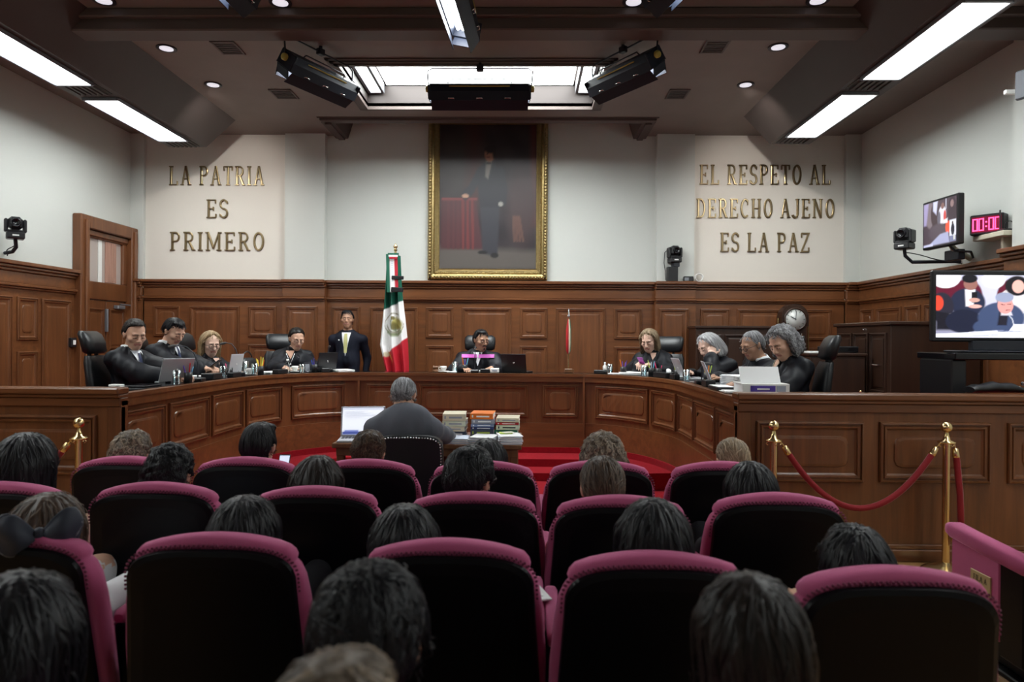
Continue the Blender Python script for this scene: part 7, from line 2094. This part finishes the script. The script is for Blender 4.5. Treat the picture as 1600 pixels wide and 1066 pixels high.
# ------------------------------------------------------------- the public
def viewer(seat, u, v, dy, label, hair, cloth='cloth_black', skin='skin', hs=1.15, n=700, ears=True, seed=20, yaw=0.0, pitch=0.06, roll=0.0, w=0.003, shoulder=0.18, female=True, hand_px=None, lap=None, lean_in=0.3):
    x, y = SEATS[seat]
    yb = y + dy
    hnd = None if lap is None else {-1: (lap[0], 0.26, 0.60), 1: (lap[1], 0.30, 0.60)}
    hx = x + (W(u, v, yb).x - x) * lean_in
    if hand_px:
        q = W(*hand_px)
        hnd = {1: (q.x - hx, q.y - y - 0.27, q.z), -1: (q.x - hx - 0.10, q.y - y - 0.27, q.z - 0.03)}
    return person(label, (hx, y + 0.27, 0.535), R(90), W(u, v, yb), skin=skin, cloth=cloth, hair=hair, yaw=yaw, pitch=pitch, roll=roll, hs=hs, seed=seed, detail=False, n_str=n, ears=ears, female=female, strand_w=w, shoulder=shoulder, hands=hnd, group='seated members of the public')
viewer((1, 0), 208, 676, 0.18, 'person with short sandy-grey hair in the leftmost front-row seat', ('curly_short', 'greybrown'), 'cloth_grey', seed=21, hs=1.15)
viewer((1, 1), 405, 661, 0.18, 'man with short black hair, front row second from the left', ('short', 'black'), 'cloth_blue', seed=22, female=False, hs=1.15, hand_px=(437, 742, 4.22))
q = W(443, 727, 4.30)
t = thing('smartphone', 'lit smartphone held by the front-row man with short black hair', 'phone', q, 0.0)
MB().box(-0.036, 0.036, 0, 0.008, -0.06, 0.07, c=0.003, M=Matrix.Rotation(R(-25), 4, 'X')).build('case', 'black_plastic', t)
MB().box(-0.031, 0.031, -0.001, 0, -0.052, 0.062, M=Matrix.Rotation(R(-25), 4, 'X')).build('display', 'laptop_screen', t)
viewer((1, 2), 578, 674, 0.18, 'person with dark curly pinned-up hair in front of the leather chair', ('updo', 'brown'), 'cloth_black', seed=23, hs=1.05)
viewer((1, 3), 762, 688, 0.20, 'person with straight black hair left of the red carpet gap', ('bob', 'black'), 'cloth_black', seed=24, hs=1.05, ears=False)
viewer((1, 4), 942, 683, 0.18, 'woman with voluminous wavy grey-brown hair in the front row', ('curly', 'greybrown'), 'cloth_black', seed=25, hs=1.18, n=1000, ears=False)
viewer((1, 5), 1144, 686, 0.18, 'woman with smooth light brown hair tied low, rightmost in the front row', ('pony', 'ashblond'), 'cloth_black', seed=26, hs=1.08)
viewer((2, 0), 42, 681, 0.20, 'woman with long black hair at the left edge, second row', ('long', 'black'), 'cloth_peach', seed=27, hs=1.35, n=900, ears=False)
viewer((2, 1), 265, 698, 0.17, 'man with short wavy black hair thinning at the crown, second row', ('curly_short', 'black'), 'cloth_check', seed=28, female=False, hs=1.16, n=800, pitch=-0.05)
viewer((2, 2), 496, 716, 0.17, 'woman with smooth dark brown hair, second row third from the left', ('long', 'dark'), 'cloth_black', seed=29, hs=1.18, n=900, ears=False)
p = viewer((2, 3), 736, 701, 0.17, 'man with spiky black hair and glasses turned to the right', ('spiky', 'black'), 'cloth_tweed', seed=30, female=False, hs=1.22, n=1100, yaw=R(-28), shoulder=0.21)
glasses(p)
viewer((2, 4), 941, 715, 0.17, 'woman with brown hair in a low bun and a red top', ('bun', 'brown'), 'cloth_red', seed=31, hs=1.18, n=1000, shoulder=0.23)
viewer((2, 5), 1172, 725, 0.17, 'woman with shiny black hair at the right of the second row', ('long', 'black'), 'cloth_black', seed=32, hs=1.12, n=900, ears=False, shoulder=0.22)
p = viewer((3, 0), 78, 776, 0.17, 'woman with brown hair under a large navy bow at the left', ('long', 'brown'), 'cloth_white', seed=33, hs=1.25, n=1100, ears=False, lap=(-0.14, -0.09), lean_in=0.0, shoulder=0.15)
m = MB(); c = Vector(p['hp'](0.085, -0.170, 0.052))
BR = Matrix.Translation(c) @ Matrix.Rotation(R(33), 4, 'Z')
for sg in (-1, 1):
    rs = []
    for i in range(11):
        t_ = i / 10
        ww_ = (0.016 + 0.058 * math.sin(min(1, t_ * 1.1) * math.pi * 0.75)) * math.sqrt(max(0.05, 1 - max(0, (t_ - 0.75) * 4) ** 2))
        cc = Vector((sg * (0.010 + 0.115 * t_), -0.012 - 0.028 * math.sin(t_ * math.pi), 0.03 * t_ - 0.005))
        rs.append([BR @ (cc + Vector((0.004 * math.sin(4 * q), 0.024 * math.cos(q) * (1 - 0.4 * t_) + 0.006 * math.sin(3 * q + i * 0.3), ww_ * math.sin(q)))) for q in [2 * math.pi * k / 18 for k in range(18)]])
    m.rings(rs, 0, True)
    rs = []
    for i in range(9):
        t_ = i / 8
        cc = Vector((sg * (0.008 + 0.06 * t_), -0.012, -0.025 - 0.15 * t_)); ww_ = 0.014 + 0.034 * t_
        rs.append([BR @ (cc + Vector((ww_ * math.cos(q), 0.010 * math.sin(q) + 0.007 * math.cos(3 * q), 0))) for q in [2 * math.pi * k / 14 for k in range(14)]])
    m.rings(rs, 0, True)
m.sphere(BR @ Vector((0, -0.02, 0)), (0.022, 0.022, 0.026), 10)
m.build('hair_bow', 'bow_navy', p['ob'])
viewer((3, 1), 384, 780, 0.16, 'person with smooth black hair, third row second from the left', ('bob', 'black'), 'cloth_black', seed=34, hs=1.18, n=1100, ears=False)
viewer((3, 2), 633, 793, 0.16, 'person with loosely parted black hair in the middle of the third row', ('long', 'black'), 'cloth_black', seed=35, hs=1.18, n=1200, ears=False)
viewer((3, 3), 1020, 785, 0.16, 'woman with long straight black hair, third row right of the middle', ('long', 'black'), 'cloth_black', seed=36, hs=1.22, n=1300, ears=False)
viewer((3, 4), 1336, 825, 0.16, 'person with cropped black hair at the far right of the third row', ('short', 'black'), 'cloth_black', seed=37, hs=1.30, n=1200, female=False)
viewer((4, 'leftmost'), 28, 905, 0.22, 'blurred long black hair of a person in the bottom left corner', ('long', 'black'), 'cloth_black', seed=38, hs=1.22, n=1000, ears=False)
viewer((4, 'middle'), 578, 890, 0.22, 'blurred man with short black hair at the bottom centre', ('spiky', 'black'), 'cloth_black', seed=39, female=False, hs=1.16, n=1600, w=0.0024)
viewer((4, 'rightmost'), 1170, 905, 0.22, 'blurred woman with long dark hair at the bottom right of centre', ('long', 'dark'), 'cloth_black', seed=40, hs=0.96, n=1300, ears=False)
viewer((5, 0), 515, 1036, 0.42, 'blurred grey-brown hair of a person at the bottom edge', ('short', 'greybrown'), 'cloth_black', seed=41, hs=0.95, n=600)

sx_, sy_ = SEATS[3, 2]
t = thing('folded_papers', 'folded white papers on the armrest right of the middle third-row seat', 'papers', (sx_ + 0.30, sy_ + 0.33, 0.617), 0.3)
MB().box(-0.035, 0.035, -0.09, 0.09, 0, 0.008, c=0.002).build('lower_sheet', 'paper', t)
MB().box(-0.045, 0.03, -0.06, 0.07, 0.008, 0.012, c=0.001, M=Matrix.Rotation(R(14), 4, 'Y')).build('raised_sheet', 'paper', t)
